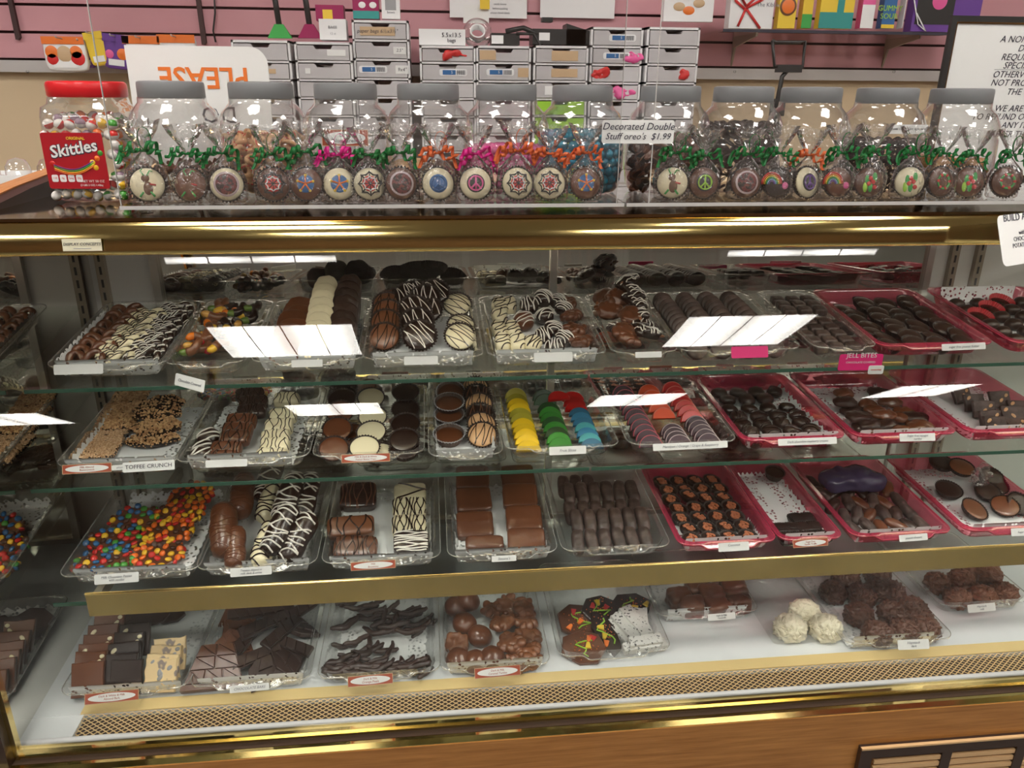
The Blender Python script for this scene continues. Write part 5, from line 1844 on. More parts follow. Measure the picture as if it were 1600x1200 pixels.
# dark haystacks
T = Tray(4, 1326, 1512, 1012, 'dark haystack tray', 'clear tray of shaggy dark haystacks on lace paper', push=.0, doily=(-.086, .070, -.003, .275))
hd = [P_hay(mat('shaggy_milk_chocolate', (.105, .040, .022), .42, var=.2), .0265, i + 5) for i in range(4)]
for x, y, z in ((1368, 1000, .003), (1412, 998, .003), (1455, 990, .003), (1340, 970, .003), (1392, 968, .006), (1425, 962, .014), (1440, 975, .006), (1300, 935, .003), (1345, 940, .006), (1390, 935, .006), (1370, 930, .012), (1320, 912, .006), (1375, 905, .01)):
    T.put(hd, 'shaggy dark haystack', at=(x, y), z=z, rz=R(random.uniform(0, 360)))
T.card(1441, 1022, .058, .017, [('Haystack', .0065), ('dark', .0055)], rz=-2)

T = Tray(4, 1478, 1640, 955, 'rear haystack tray', 'clear tray of shaggy milk haystacks near the picture edge', push=.088, L=.26)
hm = [P_hay(mat('shaggy_pale_chocolate', (.17, .065, .032), .45, var=.15), .025, i + 12) for i in range(3)]
for x, y, z in ((1495, 945, .003), (1533, 940, .003), (1572, 935, .003), (1462, 920, .003), (1500, 915, .010), (1545, 905, .014), (1518, 900, .006), (1600, 905, .004)):
    T.put(hm, 'shaggy milk haystack', at=(x, y), z=z, rz=R(random.uniform(0, 360)))
T.card(1552, 966, .058, .015, [('Haystack', .0055), ('milk', .005)], rz=2)

# ============================================================ counter top
RZ = 1.293
RY = 1.235


def thing(name, label, cat, mw, group=None):
    o = bpy.data.objects.new(name, None)
    COL.objects.link(o)
    o.matrix_world = mw
    return tag(o, label, cat, group)


# acrylic risers and guards
xs0 = AtY(186, 320, 1.205).x
xg1, xg2 = AtY(963, 318, 1.208).x, AtY(1014, 318, 1.208).x
for (x0, x1, g0, g1, legs, lb) in ((xs0, xg1 + .012, xs0 + .002, xg1, (230, 590, 925), 'left clear acrylic riser with tall sneeze guard on the case top'), (xg1 + .016, XR - .1, xg2, XR - .12, (1035, 1350), 'right clear acrylic riser with tall sneeze guard on the case top')):
    r_ = thing('acrylic_riser', lb, 'riser', Matrix.Translation(((x0 + x1) / 2, 1.33, 1.2815)))
    iv = r_.matrix_world.inverted()
    ob('riser_plate', G().box(x0, x1, 1.2065, 1.475, RZ - .005, RZ).mesh('riser_plate', 'acrylic', False), r_, iv)
    ob('riser_edge', G().box(x0, x1, 1.2050, 1.2065, RZ - .0052, RZ + .0002).mesh('riser_edge', 'acr_edge', False), r_, iv)
    for px in legs:
        x = AtY(px, 332, 1.215).x
        for yy in (1.216, 1.45):
            ob('riser_leg', G().lathe([(.0001, 1.2815), (.0085, 1.2815), (.0085, RZ - .005), (.0001, RZ - .005)], 20, m=Matrix.Translation((x, yy, 0))).mesh('riser_leg', 'acrylic', 'all'), r_, iv)
    ob('sneeze_guard', G().box(g0, g1, 1.2072, 1.2102, RZ, 1.86).mesh('sneeze_guard', 'acrylic', False), r_, iv)
    e = G().box(g0 - .0008, g0, 1.2070, 1.2104, RZ, 1.86).box(g1, g1 + .0008, 1.2070, 1.2104, RZ, 1.86)
    for a in (0, 8):
        h = G(); h.add(e.v[a:a + 8], [tuple(i - 0 for i in f) for f in e.f[:6]])
        ob('guard_edge', h.mesh('guard_edge', 'acr_edge', False), r_, iv)

# jars
JP = [(.0001, .001), (.055, .001), (.064, .004), (.069, .012), (.072, .035), (.0735, .036), (.074, .070), (.0725, .090), (.0700, .094), (.0735, .098), (.0715, .112), (.064, .130), (.056, .138), (.0525, .142), (.0520, .150)]
jar_me = G().lathe(JP, 40).mesh('jar_body', 'jar', 'all')
LP = [(.0001, .174), (.050, .174), (.0545, .1725), (.0555, .169), (.0557, .150), (.0545, .148), (.0525, .148)]
SCL = Matrix.Diagonal((.915, .915, 1, 1))
lid_me = G().lathe(LP, 72, 1, .004).mesh('jar_lid', 'lid_grey', True)


def jar(px, phrase, label, Y=1.372, px2=None):
    x = AtY(px, 145, Y).x
    o = thing('candy_jar', label, 'jar', Matrix.Translation((x, Y, RZ)), 'clear jars with grey lids')
    ob('jar_body', jar_me, o)
    ob('jar_lid', lid_me, o, SCL)
    return x, Y


def fill(x, Y, prs, desc, phrase, top, size, rr=.066, cone=.0, seed=0, step=1.0, flat=False, arc=(175, 375), tumble=True):
    rnd = random.Random(seed)
    nl = max(1, int(top / (size * (1.55 if not flat else 1.1))))
    for k in range(nl + 1):
        z = size * .9 + k * (top - size) / max(1, nl)
        last = k >= nl
        rad = rr - (.006 if k == 0 else 0)
        rings = [rad - size] if not last else [rad - size - j * size * 2.02 for j in range(6) if rad - size - j * size * 2.02 > 0]
        for rg in rings:
            n = max(3, int(2 * PI * rg / (size * 2.05)))
            for i in range(n):
                a = 2 * PI * (i + .5 * (k % 2)) / n
                d = math.degrees(a)
                if not last and not (arc[0] <= d <= 365 or d <= arc[1] - 360): continue
                px_, py_ = x + rg * math.cos(a), Y + rg * math.sin(a)
                pr = prs[rnd.randrange(len(prs))]
                zz = z + cone * (1 - rg / rr) * last + rnd.uniform(-.2, .2) * size * .4
                mw = Matrix.Translation((px_, py_, RZ + zz + .002)) @ (Matrix.Rotation(rnd.uniform(-1.2, 1.2), 4, 'X') @ Matrix.Rotation(rnd.uniform(-1, 1), 4, 'Y') @ Matrix.Rotation(rnd.random() * 6, 4, 'Z') if tumble else Matrix.Identity(4))
                o = put(pr, mw)
                reg(phrase, o, desc, px_, py_ + (RZ + zz) * 3)


def ball(m, r_, name):
    g = G().blob(r_, r_, r_, 2, 6)
    return proto(name, 'candy', g.mesh(name, m, 'all'))


def centred_disc(m, r_, h, name, cat='candy'):
    g = G().lathe([(.0001, -h / 2), (r_ * .8, -h / 2), (r_, 0), (r_ * .8, h / 2), (.0001, h / 2)], 16)
    return proto(name, cat, g.mesh(name, m, 'all'))


x, y = jar(268, 'first jar', 'first grey-lidded jar from the red-lidded one, brown sticks at its bottom')
stick = proto('chocolate_stick', 'candy', G().tube([(-.018, 0, 0), (.018, 0, 0)], .0035, 8).mesh('chocolate_stick', 'milk', 'all'))
fill(x, y, [stick], 'milk chocolate stick', 'first grey-lidded jar', .036, .0085, .060)
x, y = jar(408, '', 'second grey-lidded jar, holding sprinkled tan pretzels')
pz = P_pretzel('peanut', None, 3)
pz['root'] = pz['root'].copy(); pz['root'].transform(Matrix.Scale(.62, 4))
pz['name'] = 'sprinkled_pretzel'
sg = G()
rnd = random.Random(2)
for i in range(60):
    a = rnd.random() * 6.3
    sg.blob(.0011, .0011, .0011, 2, 2, m=Tm(.0168 * math.cos(a), .0148 * math.sin(a), .0076))
pz['parts'] = (('sprinkles', sg.mesh('sprinkles', 'p_red', 'all')),)
fill(x, y, [pz], 'tan pretzel with red sprinkles', 'second grey-lidded jar', .080, .0110, .064, seed=3)
x, y = jar(540, '', 'third grey-lidded jar, with an oval label reading Dark Non Parells')
npd = centred_disc('dark', .010, .005, 'nonpareil')
npd['parts'] = (('white_beads', G().blob(.0085, .0085, .0022, 2, 5, .0008, 500).mesh('white_beads', 'p_white', 'all')),)
fill(x, y, [npd], 'dark disc with white beads', 'third grey-lidded jar', .050, .0095, .066, seed=5)
price_card(Matrix.Translation((x + .002, y - .0755, RZ + .092)) @ Tm(0, 0, 0, R(82)), .072, .025, [('Dark', .0085, 'ink'), ('Non Parells', .0085, 'ink')], 'oval', 'oval label reading Dark Non Parells on the third grey-lidded jar', '')
x, y = jar(669, '', 'fourth grey-lidded jar, nearly empty above tan and brown discs')
fill(x, y, [centred_disc('peanut', .016, .006, 'wafer_disc'), centred_disc('milk', .016, .006, 'wafer_disc')], 'thin tan or brown wafer disc', 'fourth grey-lidded jar', .040, .013, .062, seed=6)
x, y = jar(791, '', 'fifth grey-lidded jar, half full of pink candy balls')
fill(x, y, [ball('candy_pink', .0066, 'candy_ball')], 'pink candy ball', 'jar of pink candy balls', .070, .0066, .071, seed=7, cone=.004)
x, y = jar(910, '', 'sixth grey-lidded jar, filled with pearly blue candy balls')
fill(x, y, [ball('candy_blue', .0090, 'candy_ball')], 'pearly blue candy ball', 'jar of blue candy balls', .092, .0090, .071, seed=8, cone=.004)
x, y = jar(1048, '', 'seventh grey-lidded jar, behind the gap, full of brown wavy chips')
fill(x, y, [P_truffle('milk', .012, .010, .0035, i, None, 2, 'chocolate_chip', amp=.003, freq=110) for i in range(2)], 'wavy milk chocolate piece', 'seventh grey-lidded jar', .085, .0078, .068, seed=9)
x, y = jar(1162, '', 'eighth grey-lidded jar, full of dark chocolate discs')
fill(x, y, [centred_disc('dark2', .011, .005, 'chocolate_disc')], 'small dark chocolate disc', 'eighth grey-lidded jar', .108, .0078, .068, seed=10)
x, y = jar(1268, '', 'ninth grey-lidded jar, almost empty above a little dark candy')
fill(x, y, [centred_disc('dark', .010, .006, 'chocolate_disc')], 'dark disc at the bottom', 'ninth grey-lidded jar', .028, .0100, .062, seed=11)
x, y = jar(1387, '', 'tenth grey-lidded jar, with a white strip label over dark sweets')
fill(x, y, [ball('dark', .0078, 'coated_nut')], 'dark coated nut', 'tenth grey-lidded jar', .082, .0080, .070, seed=12)
price_card(Matrix.Translation((x + .004, y - .0755, RZ + .108)) @ Tm(0, 0, 0, R(84), 0, R(-3)), .066, .015, [('DARK CHOCOLATE ALMONDS', .0042, 'ink')], 'print', 'white strip label on the tenth grey-lidded jar', '')
x, y = jar(1503, '', 'eleventh grey-lidded jar, with a layer of butterscotch discs, beside the framed notice')
fill(x, y, [centred_disc('butter', .011, .006, 'butterscotch_disc')], 'butterscotch disc', 'eleventh grey-lidded jar', .048, .0100, .066, seed=13)

# red-lidded branded jar of freeze-dried candies
SJY = 1.39
sx_ = AtY(138, 150, SJY).x
SZ = 1.2818
sj = thing('square_candy_jar', 'square clear jar with a bright red lid, full of puffed candies', 'jar', Matrix.Translation((sx_, SJY, SZ)) @ Matrix.Rotation(R(-3), 4, 'Z'))
ob('jar_body', G().lathe([(.0001, .001), (.050, .001), (.058, .005), (.0625, .014), (.0630, .130), (.060, .145), (.052, .150), (.050, .160)], 64, p=5).mesh('jar_body', 'jar', 'all'), sj)
ob('jar_lid', G().lathe([(.0001, .184), (.054, .184), (.0575, .182), (.0590, .178), (.0590, .163), (.0570, .160), (.050, .160)], 72, 1, .006).mesh('jar_lid', 'lid_red', True), sj, None, 'ribbed red lid')
wb = G().blob(.0083, .0075, .0075, 2, 6).mesh('puffed_candy', 'candy_wht', 'all')
kinds = []
for c_ in ('c_red', 'c_orange', 'c_yellow', 'c_green', 'candy_gry'):
    capg = G().lathe([(.0082 * math.sin(a * PI / 10 * .5), .0080 * math.cos(a * PI / 10 * .5)) for a in range(1, 11)], 14).mesh('candy_shell', c_, 'all')
    kinds.append((c_, proto('puffed_candy', 'candy', wb, ('candy_shell', capg))))
nmz = dict(c_red='red', c_orange='orange', c_yellow='yellow', c_green='green', candy_gry='purple')
rnd = random.Random(4)
for k in range(8):
    z = .012 + k * .0155
    for side in (0, 1, 2):
        n = 7
        for i in range(n):
            u = -.053 + .106 * (i + (.5 if k % 2 else 0)) / (n - .5)
            if side == 0: xx, yy = u, -.0525
            elif side == 1: xx, yy = .0525, u
            else:
                if k < 7: continue
                for yy in (-.036, -.018, .0, .018, .036):
                    c_, pr = kinds[rnd.randrange(5)]
                    mw = sj.matrix_world @ Matrix.Translation((u * .8, yy, z + .006 + rnd.uniform(-.006, .006))) @ Matrix.Rotation(rnd.random() * 6, 4, (rnd.random(), rnd.random(), rnd.random() + .1))
                    o = put(pr, mw); reg('red-lidded jar', o, 'puffed %s candy' % nmz[c_], mw.translation.x, mw.translation.y + mw.translation.z * 3)
                continue
            if side == 0 and 1 < k < 6 and i < n - 1: continue
            c_, pr = kinds[rnd.randrange(5)]
            mw = sj.matrix_world @ Matrix.Translation((xx, yy, z + rnd.uniform(-.002, .002))) @ Matrix.Rotation(rnd.random() * 6, 4, (rnd.random(), rnd.random(), rnd.random() + .1))
            o = put(pr, mw); reg('red-lidded jar', o, 'puffed %s candy' % nmz[c_], mw.translation.x, mw.translation.y + mw.translation.z * 3)
lb = ob('jar_label', G().prism([(p[0] * 1, p[1] - .0425) for p in rrect(.094, .085, .004, 4)], 0, .0006).mesh('jar_label', 'label_red', False), sj, Matrix.Translation((-.008, -.0638, .066)) @ Matrix.Rotation(PI / 2, 4, 'X'), 'red printed label')
for s_, sz, m_, x, y, sh_, bd in (('Skittles', .0255, 'ink', .0, .0175, .12, .0016), ('Skittles', .0255, 'card', .0, .0180, .12, .0005), ('ORIGINAL', .0062, 'p_yellow', .006, .034, 0, .0001), ('NET WT 50 OZ', .0052, 'card', .022, -.031, 0, 0), ('(3 LBS 2 OZ) 1.42kg', .0042, 'card', .019, -.037, 0, 0)):
    c = text_mesh(s_, sz, m_, sh_, .0001, 'CENTER', bd)
    ob('lettering', c, lb, Matrix.Translation((x, y, .0008 if m_ == 'ink' else .0012)) @ Matrix.Rotation(R(9) if sz > .02 else 0, 4, 'Z'))
for i, c_ in enumerate(('p_purple', 'p_green', 'p_yellow', 'p_orange')):
    q = [(-.034 + t * .0062, -.006 - i * .0026 - .010 * math.sin(t / 10 * PI) + t * .0006, .0010) for t in range(11)]
    ob('rainbow_band', G().tube(q, .0016, 5, flat=.3).mesh('rainbow_band', c_, 'all'), lb)
for i, (x, y, c_) in enumerate(((.026, -.002, 'c_yellow'), (.034, .004, 'c_orange'), (.030, -.010, 'c_yellow'), (.040, .012, 'c_green'), (-.036, -.004, 'c_red'))):
    ob('printed_candy', G().lathe([(.0001, .0016), (.003, .0014), (.0042, .0006)], 16).mesh('printed_candy', c_, 'all'), lb, Matrix.Translation((x, y, 0)))
for i in range(4):
    x = -.036 + i * .0125
    ob('nutrition_box', G().prism([(p[0] + x, p[1] - .032) for p in rrect(.0098, .011, .0022, 3)], .0006, .0010).mesh('nutrition_box', 'card', False), lb)
    ob('lettering', text_mesh(('110', '0g', '5mg', '20g')[i], .0042, 'p_red'), lb, Matrix.Translation((x, -.0262, .0012)))

# ------------------------------------------------------------ wrapped decorated cookies
kc = dict(r_=.0232, h=.013, dome=.0055, fl=.05, top=1.10, fr_=1.04, fillh=.93)


def deco(kind):
    P = []
    zt = .0180
    big = Matrix.Diagonal((1.12, 1.12, 1, 1)) if kind == 'cracked' or kind.startswith('peace') else Matrix.Diagonal((1.4, 1.4, 1, 1))
    ring = lambda r_, w_, m_, nm, z=zt: P.append((nm, G().tube([(r_ * math.cos(a * PI / 14), r_ * math.sin(a * PI / 14), z) for a in range(28)], w_, 5, closed=True, flat=.6).mesh(nm, m_, 'all')))
    line = lambda pts, w_, m_, nm, z=zt: P.append((nm, G().tube([(p[0], p[1], z) for p in pts], w_, 5, flat=.6).mesh(nm, m_, 'all')))
    disc = lambda r_, m_, nm, x=0, y=0, h=.0010, z=.0172, sx=1, sy=1: P.append((nm, G().lathe([(.0001, z + h), (r_ * .9, z + h), (r_, z)], 24, m=Matrix.Translation((x, y, 0)), sx=sx, sy=sy).mesh(nm, m_, 'all')))
    if kind == 'reindeer':
        disc(.0060, 'p_brown', 'reindeer_body', .001, -.004, sx=.8, sy=1.2)
        disc(.0042, 'p_brown', 'reindeer_head', -.001, .006)
        line([(-.002, .009), (-.005, .014), (-.003, .016)], .0009, 'p_green', 'antler'); line([(.001, .009), (.004, .014), (.007, .013)], .0009, 'p_green', 'antler')
        line([(-.004, -.008), (-.008, -.013)], .0013, 'p_green', 'leg'); line([(.003, -.008), (.007, -.013)], .0013, 'p_green', 'leg'); line([(.003, .0), (.009, -.001)], .0012, 'p_red', 'scarf')
    elif kind.startswith('peace'):
        c_ = {'b': 'p_blue', 'p': 'p_pink', 'g': 'p_lime', 'v': 'p_purple'}[kind[-1]]
        disc(.0125, 'p_blue' if kind[-1] == 'b' else 'black', 'badge')
        z = .0186
        ring(.0095, .0017, c_, 'peace_ring', z)
        line([(0, .009), (0, -.009)], .0015, c_, 'peace_bar', z); line([(0, 0), (-.0065, -.0065)], .0015, c_, 'peace_bar', z); line([(0, 0), (.0065, -.0065)], .0015, c_, 'peace_bar', z)
    elif kind == 'web':
        disc(.0085, 'p_red', 'spider_patch')
        for r_ in (.0075, .0125):
            q = []
            for i in range(8):
                a = i * PI / 4
                q += [(r_ * math.cos(a), r_ * math.sin(a)), (r_ * .80 * math.cos(a + PI / 8), r_ * .80 * math.sin(a + PI / 8))]
            line(q + q[:1], .0012, 'black' if r_ > .01 else 'card', 'web_ring', .0182)
        for i in range(4):
            a = i * PI / 4
            line([(-.0135 * math.cos(a), -.0135 * math.sin(a)), (.0135 * math.cos(a), .0135 * math.sin(a))], .0009, 'black', 'web_spoke', .0180)
    elif kind == 'cracked':
        disc(.0165, 'rim_white', 'pale_border')
        disc(.0148, mat('cracked_red_brown', (.16, .02, .02), .4, col2=(.03, .012, .01), nscale=160, thr=(.48, .52)), 'marbled_disc', h=.0016)
    elif kind == 'flower':
        disc(.0095, 'p_blue', 'flower_patch')
        for i in range(5):
            a = i * 2 * PI / 5 + .3
            line([(0, 0), (.0085 * math.cos(a), .0085 * math.sin(a))], .0011, 'p_orange', 'petal', .0186)
            disc(.0016, 'p_yellow', 'petal_tip', .0088 * math.cos(a), .0088 * math.sin(a), z=.0180)
    elif kind == 'rainbow':
        for i, c_ in enumerate(('p_red', 'p_orange', 'p_yellow', 'p_green', 'p_sky', 'p_purple')):
            r_ = .013 - i * .0019
            line([(-.010 + r_ * math.cos(t * PI / 8), -.002 + r_ * math.sin(t * PI / 8)) for t in range(9)], .0010, c_, 'rainbow_band', .0184)
        disc(.0040, 'p_pink', 'cloud', .008, -.004)
    elif kind == 'holly':
        for x, y, m_ in ((-.004, .002, 'p_green'), (.005, .005, 'p_green'), (.0, -.006, 'p_green'), (-.006, -.006, 'p_lime')):
            disc(.0045, m_, 'leaf', x, y, sx=.6, sy=1.3)
        for x, y in ((.0, .004), (.003, .000), (-.002, -.002), (.005, -.006)):
            disc(.0026, 'p_red', 'berry', x, y, z=.0180)
    elif kind == 'wreath':
        ring(.0080, .0017, 'p_green', 'wreath_ring', .0184)
        for i in range(6):
            disc(.0018, 'p_red', 'berry', .008 * math.cos(i), .008 * math.sin(i), z=.0188)
    return [(a, b, big) for a, b in P]


BAGP = [(.0001, .0008, 0), (.024, .0008, 0), (.0285, .004, 0), (.030, .018, .2), (.0295, .034, .4), (.025, .047, .8), (.015, .058, 1.4), (.006, .067, 2.0), (.0030, .0715, 1.0), (.006, .077, 2.0), (.013, .088, 2.2), (.021, .101, 2.0), (.026, .113, 1.8)]


def bag_mesh(seed):
    rnd = random.Random(seed)
    g = G().lathe(BAGP, 44, 1, .07, sx=1.0, sy=.62)
    g.v = [(x * (1 + .10 * noise.noise(Vector((x * 60, y * 60, z * 50 + seed * 9)))), y * (1 + .25 * noise.noise(Vector((x * 90, z * 60, seed * 5)))) + .003 * noise.noise(Vector((x * 60, z * 40, seed))), z + (0.006 * noise.noise(Vector((x * 80, y * 80, seed * 3))) if z > .09 else 0)) for x, y, z in g.v]
    return g.mesh('cellophane_bag', 'cello', 'all')


def ribbon_geo(seed):
    rnd = random.Random(seed)
    g = G()
    g.tube([(.0042 * math.cos(a * PI / 8), .0036 * math.sin(a * PI / 8), .0715) for a in range(16)], .0016, 6, closed=True)
    for s_ in (-1, 1):
        for j in range(2):
            L_ = rnd.uniform(.020, .030)
            k = rnd.uniform(.6, 1.2) if j else rnd.uniform(-.6, .4)
            turns = rnd.choice((1.5, 2.5, 3.0))
            rr = rnd.uniform(.0042, .0068)
            q = []
            N = 40
            for i in range(N + 1):
                t = i / N
                bx, bz = s_ * (.003 + L_ * t), .0715 + .012 * math.sin(t * 2.4) * k - .014 * t * t
                e = min(1, t * 3)
                q.append((bx + rr * e * .3 * math.cos(t * turns * 2 * PI), -.006 - .004 * t + rr * e * math.sin(t * turns * 2 * PI), bz + rr * e * math.cos(t * turns * 2 * PI)))
            g.tube(q, .0036, 4, side=(s_, .15, 0), flat=.10)
    if seed % 3 == 0:
        q = [(.004 + .010 * math.sin(t / 12 * 2 * PI) + .004 * t / 12, -.006, .0715 + .016 * (1 - math.cos(t / 12 * 2 * PI))) for t in range(13)]
        g.tube(q, .0024, 4, side=(0, 1, .1), flat=.12)
    return g


bags = [bag_mesh(i) for i in range(5)]
ribs = [ribbon_geo(i) for i in range(5)]
ribm = {(i, c): ribs[i].mesh('curled_ribbon', 'ribbon_' + c, 'all') for i in range(5) for c in ('green', 'orange', 'pink')}
pops = [(230, 'white', 'reindeer', 'green'), (298, 'milk', 'reindeer', 'green'), (354, 'white', 'cracked', 'green'), (427, 'milk', 'web', 'green'), (480, 'milk', 'flower', 'green'), (530, 'white', 'flower', 'pink'), (577, 'white', 'web', 'green'), (626, 'milk', 'cracked', 'green'), (684, 'white', 'peace_b', 'orange'), (743, 'white', 'peace_p', 'pink'), (808, 'white', 'web', 'orange'), (859, 'white', 'web', 'orange'), (914, 'milk', 'flower', 'orange'),
        (1051, 'white', 'reindeer', 'green'), (1099, 'milk', 'peace_g', 'green'), (1165, 'milk', 'cracked', 'green'), (1213, 'dark', 'rainbow', 'green'), (1259, 'white', 'peace_v', 'orange'), (1308, 'milk', 'rainbow', 'green'), (1357, 'milk', 'holly', 'green'), (1420, 'white', 'holly', 'green'), (1468, 'milk', 'wreath', 'green'), (1513, 'milk', 'holly', 'green'), (1570, 'milk', 'wreath', 'green')]
dn = dict(reindeer='a green-antlered reindeer', cracked='a red-brown marbled disc', web='a red spider web', flower='an orange and blue flower', peace_b='a blue peace sign', peace_p='a pink peace sign', peace_g='a lime green peace sign', peace_v='a purple peace sign', rainbow='a rainbow', holly='red and green holly', wreath='a red and green wreath')
cn = dict(white='white', milk='milk chocolate', dark='dark chocolate')
ck_ = {}
for i, (px, c_, d_, r_) in enumerate(pops):
    x = AtY(px, 290, RY).x
    if (c_, d_) not in ck_:
        p_ = P_cup('paper_brown', c_, name='decorated_cookie', seed=i, **kc)
        p_['parts'] = tuple((q[0] if q[0] != 'filling' else 'coating',) + tuple(q[1:]) for q in p_['parts']) + tuple(deco(d_))
        p_['cat'] = 'cookie'
        ck_[(c_, d_)] = p_
    side = 'left' if px < 1000 else 'right'
    idx = sum(1 for q in pops[:i] if (q[0] < 1000) == (px < 1000))
    same = sum(1 for q in pops if q[1] == c_ and q[2] == d_) > 1
    where = ', %s on the %s riser' % (ORD[idx], side)
    yaw = R(random.uniform(-14, 14)) + (R(28) if d_ == 'peace_v' else 0)
    put(ck_[(c_, d_)], Matrix.Translation((x, RY + .004, RZ + .0268)) @ Matrix.Rotation(yaw, 4, 'Z') @ Matrix.Rotation(R(78), 4, 'X') @ Matrix.Translation((0, 0, -.008)), '%s coated cookie with %s%s' % (cn[c_], dn[d_], where), 'wrapped decorated cookies', 'decorated_cookie')
    b = bpy.data.objects.new('cellophane_bag', bags[i % 5])
    COL.objects.link(b)
    b.matrix_world = Matrix.Translation((x, RY + .004, RZ + .0005)) @ Matrix.Rotation(R(random.uniform(-10, 10)), 4, 'Z') @ Matrix.Scale(random.uniform(.96, 1.06), 4)
    tag(b, 'clear bag tied with curled %s ribbon, %s on the %s riser' % (r_, ORD[idx], side), 'bag', 'cellophane cookie bags')
    ob('curled_ribbon', ribm[(i % 5, r_)], b, None, '%s curled ribbon' % r_)

# price sign taped to the left guard
p = AtY(997, 206, 1.2065)
price_card(Matrix.Translation(p) @ Tm(0, 0, 0, PI / 2, 0, R(-1.5)), .111, .034, [('Decorated Double', .0145, 'ink'), ("Stuff oreo's  $1.99", .0135, 'ink')], 'hand', 'handwritten Decorated Double Stuff price sign on the sneeze guard', '')
# build-your-own sign hanging off the hood
o = price_card(Matrix.Translation(AtY(1600, 372, 1.120)) @ Tm(0, 0, 0, R(70), 0, R(24)), .13, .078, [('BUILD A BOX', .0165, 'ink'), ('with:   ', .0095, 'ink'), ('CHOCOLATE', .0098, 'ink'), ('POTATO CHIPS', .0098, 'ink'), ('', .006)], 'print', 'tilted handwritten BUILD sign hanging over the hood at the picture edge', '')

# chocolate covered folded tag between two trays
price_card(AtY(297, 596, 1.17) and Matrix.Translation(AtY(296, 598, 1.175)) @ Tm(0, 0, 0, R(72), 0, R(-36)), .068, .019, [('Chocolate Covered', .0066, 'ink_grey')], 'hand', 'slanted Chocolate Covered tag hanging from the gummy tray', '')

# upside-down cardboard sign behind the jars
sy = 1.53
a = AtY(192, 70, sy); b = AtY(415, 70, sy)
wS, top = b.x - a.x, a.z
hS = top - 1.2818
pts = [(0, 0), (wS * .98, 0), (wS, hS - .05)] + [(wS - .03 + .03 * math.cos(R(t)), hS - .03 + .03 * math.sin(R(t))) for t in range(0, 91, 15)] + [(0, hS)]
sgn = thing('poster_board', 'white board with upside-down orange PLEASE lettering behind the jars', 'sign', Matrix.Translation((a.x, sy, 1.2818)) @ Matrix.Rotation(PI / 2 - R(1), 4, 'X'))
ob('board', G().prism(pts, -.003, 0).mesh('board', 'paper_white', False), sgn)
c1 = AtY(318, 120, sy)
ob('lettering', text_mesh('PLEASE', .050, 'p_orange', 0, .0002, 'CENTER', .0008), sgn, Matrix.Translation((c1.x - a.x, c1.z - 1.2818, .0006)) @ Matrix.Rotation(PI, 4, 'Z'))
c2 = AtY(342, 178, sy)
ob('lettering', text_mesh('DO', .040, 'ink', 0, .0002), sgn, Matrix.Translation((c2.x - a.x - .0, c2.z - 1.2818, .0006)) @ Matrix.Rotation(PI, 4, 'Z'))

# white tray with clear domes at the left
a, b = AtY(-60, 285, 1.56), AtY(76, 285, 1.56)
bx = thing('bakery_box', 'open white box of clear domed cups at the left end of the case top', 'box', Matrix.Translation(((a.x + b.x) / 2, 1.57, 1.2818)))
w_ = (b.x - a.x) / 2
g = G().box(-w_, w_, -.05, .05, 0, .002)
for q in ((-w_, w_, -.05, -.048), (-w_, w_, .048, .05), (-w_, -w_ + .002, -.05, .05), (w_ - .002, w_, -.05, .05)):
    g.box(*q, 0, .026)
ob('box_tray', g.mesh('box_tray', 'p_white', False), bx)
dm = G().lathe([(.026, 0), (.027, .004), (.022, .005), (.021, .02), (.014, .032), (.0001, .036)], 28).mesh('clear_dome', 'jar', 'all')
for i in range(3):
    for j in range(1):
        o = ob('clear_dome', dm)
        o.matrix_world = Matrix.Translation(((a.x + b.x) / 2 - w_ + .045 + i * .056, 1.565, 1.300))
        tag(o, 'clear domed cup, %s from the red-lidded jar, in the white box' % ORD[2 - i], 'cup', 'clear domed cups')

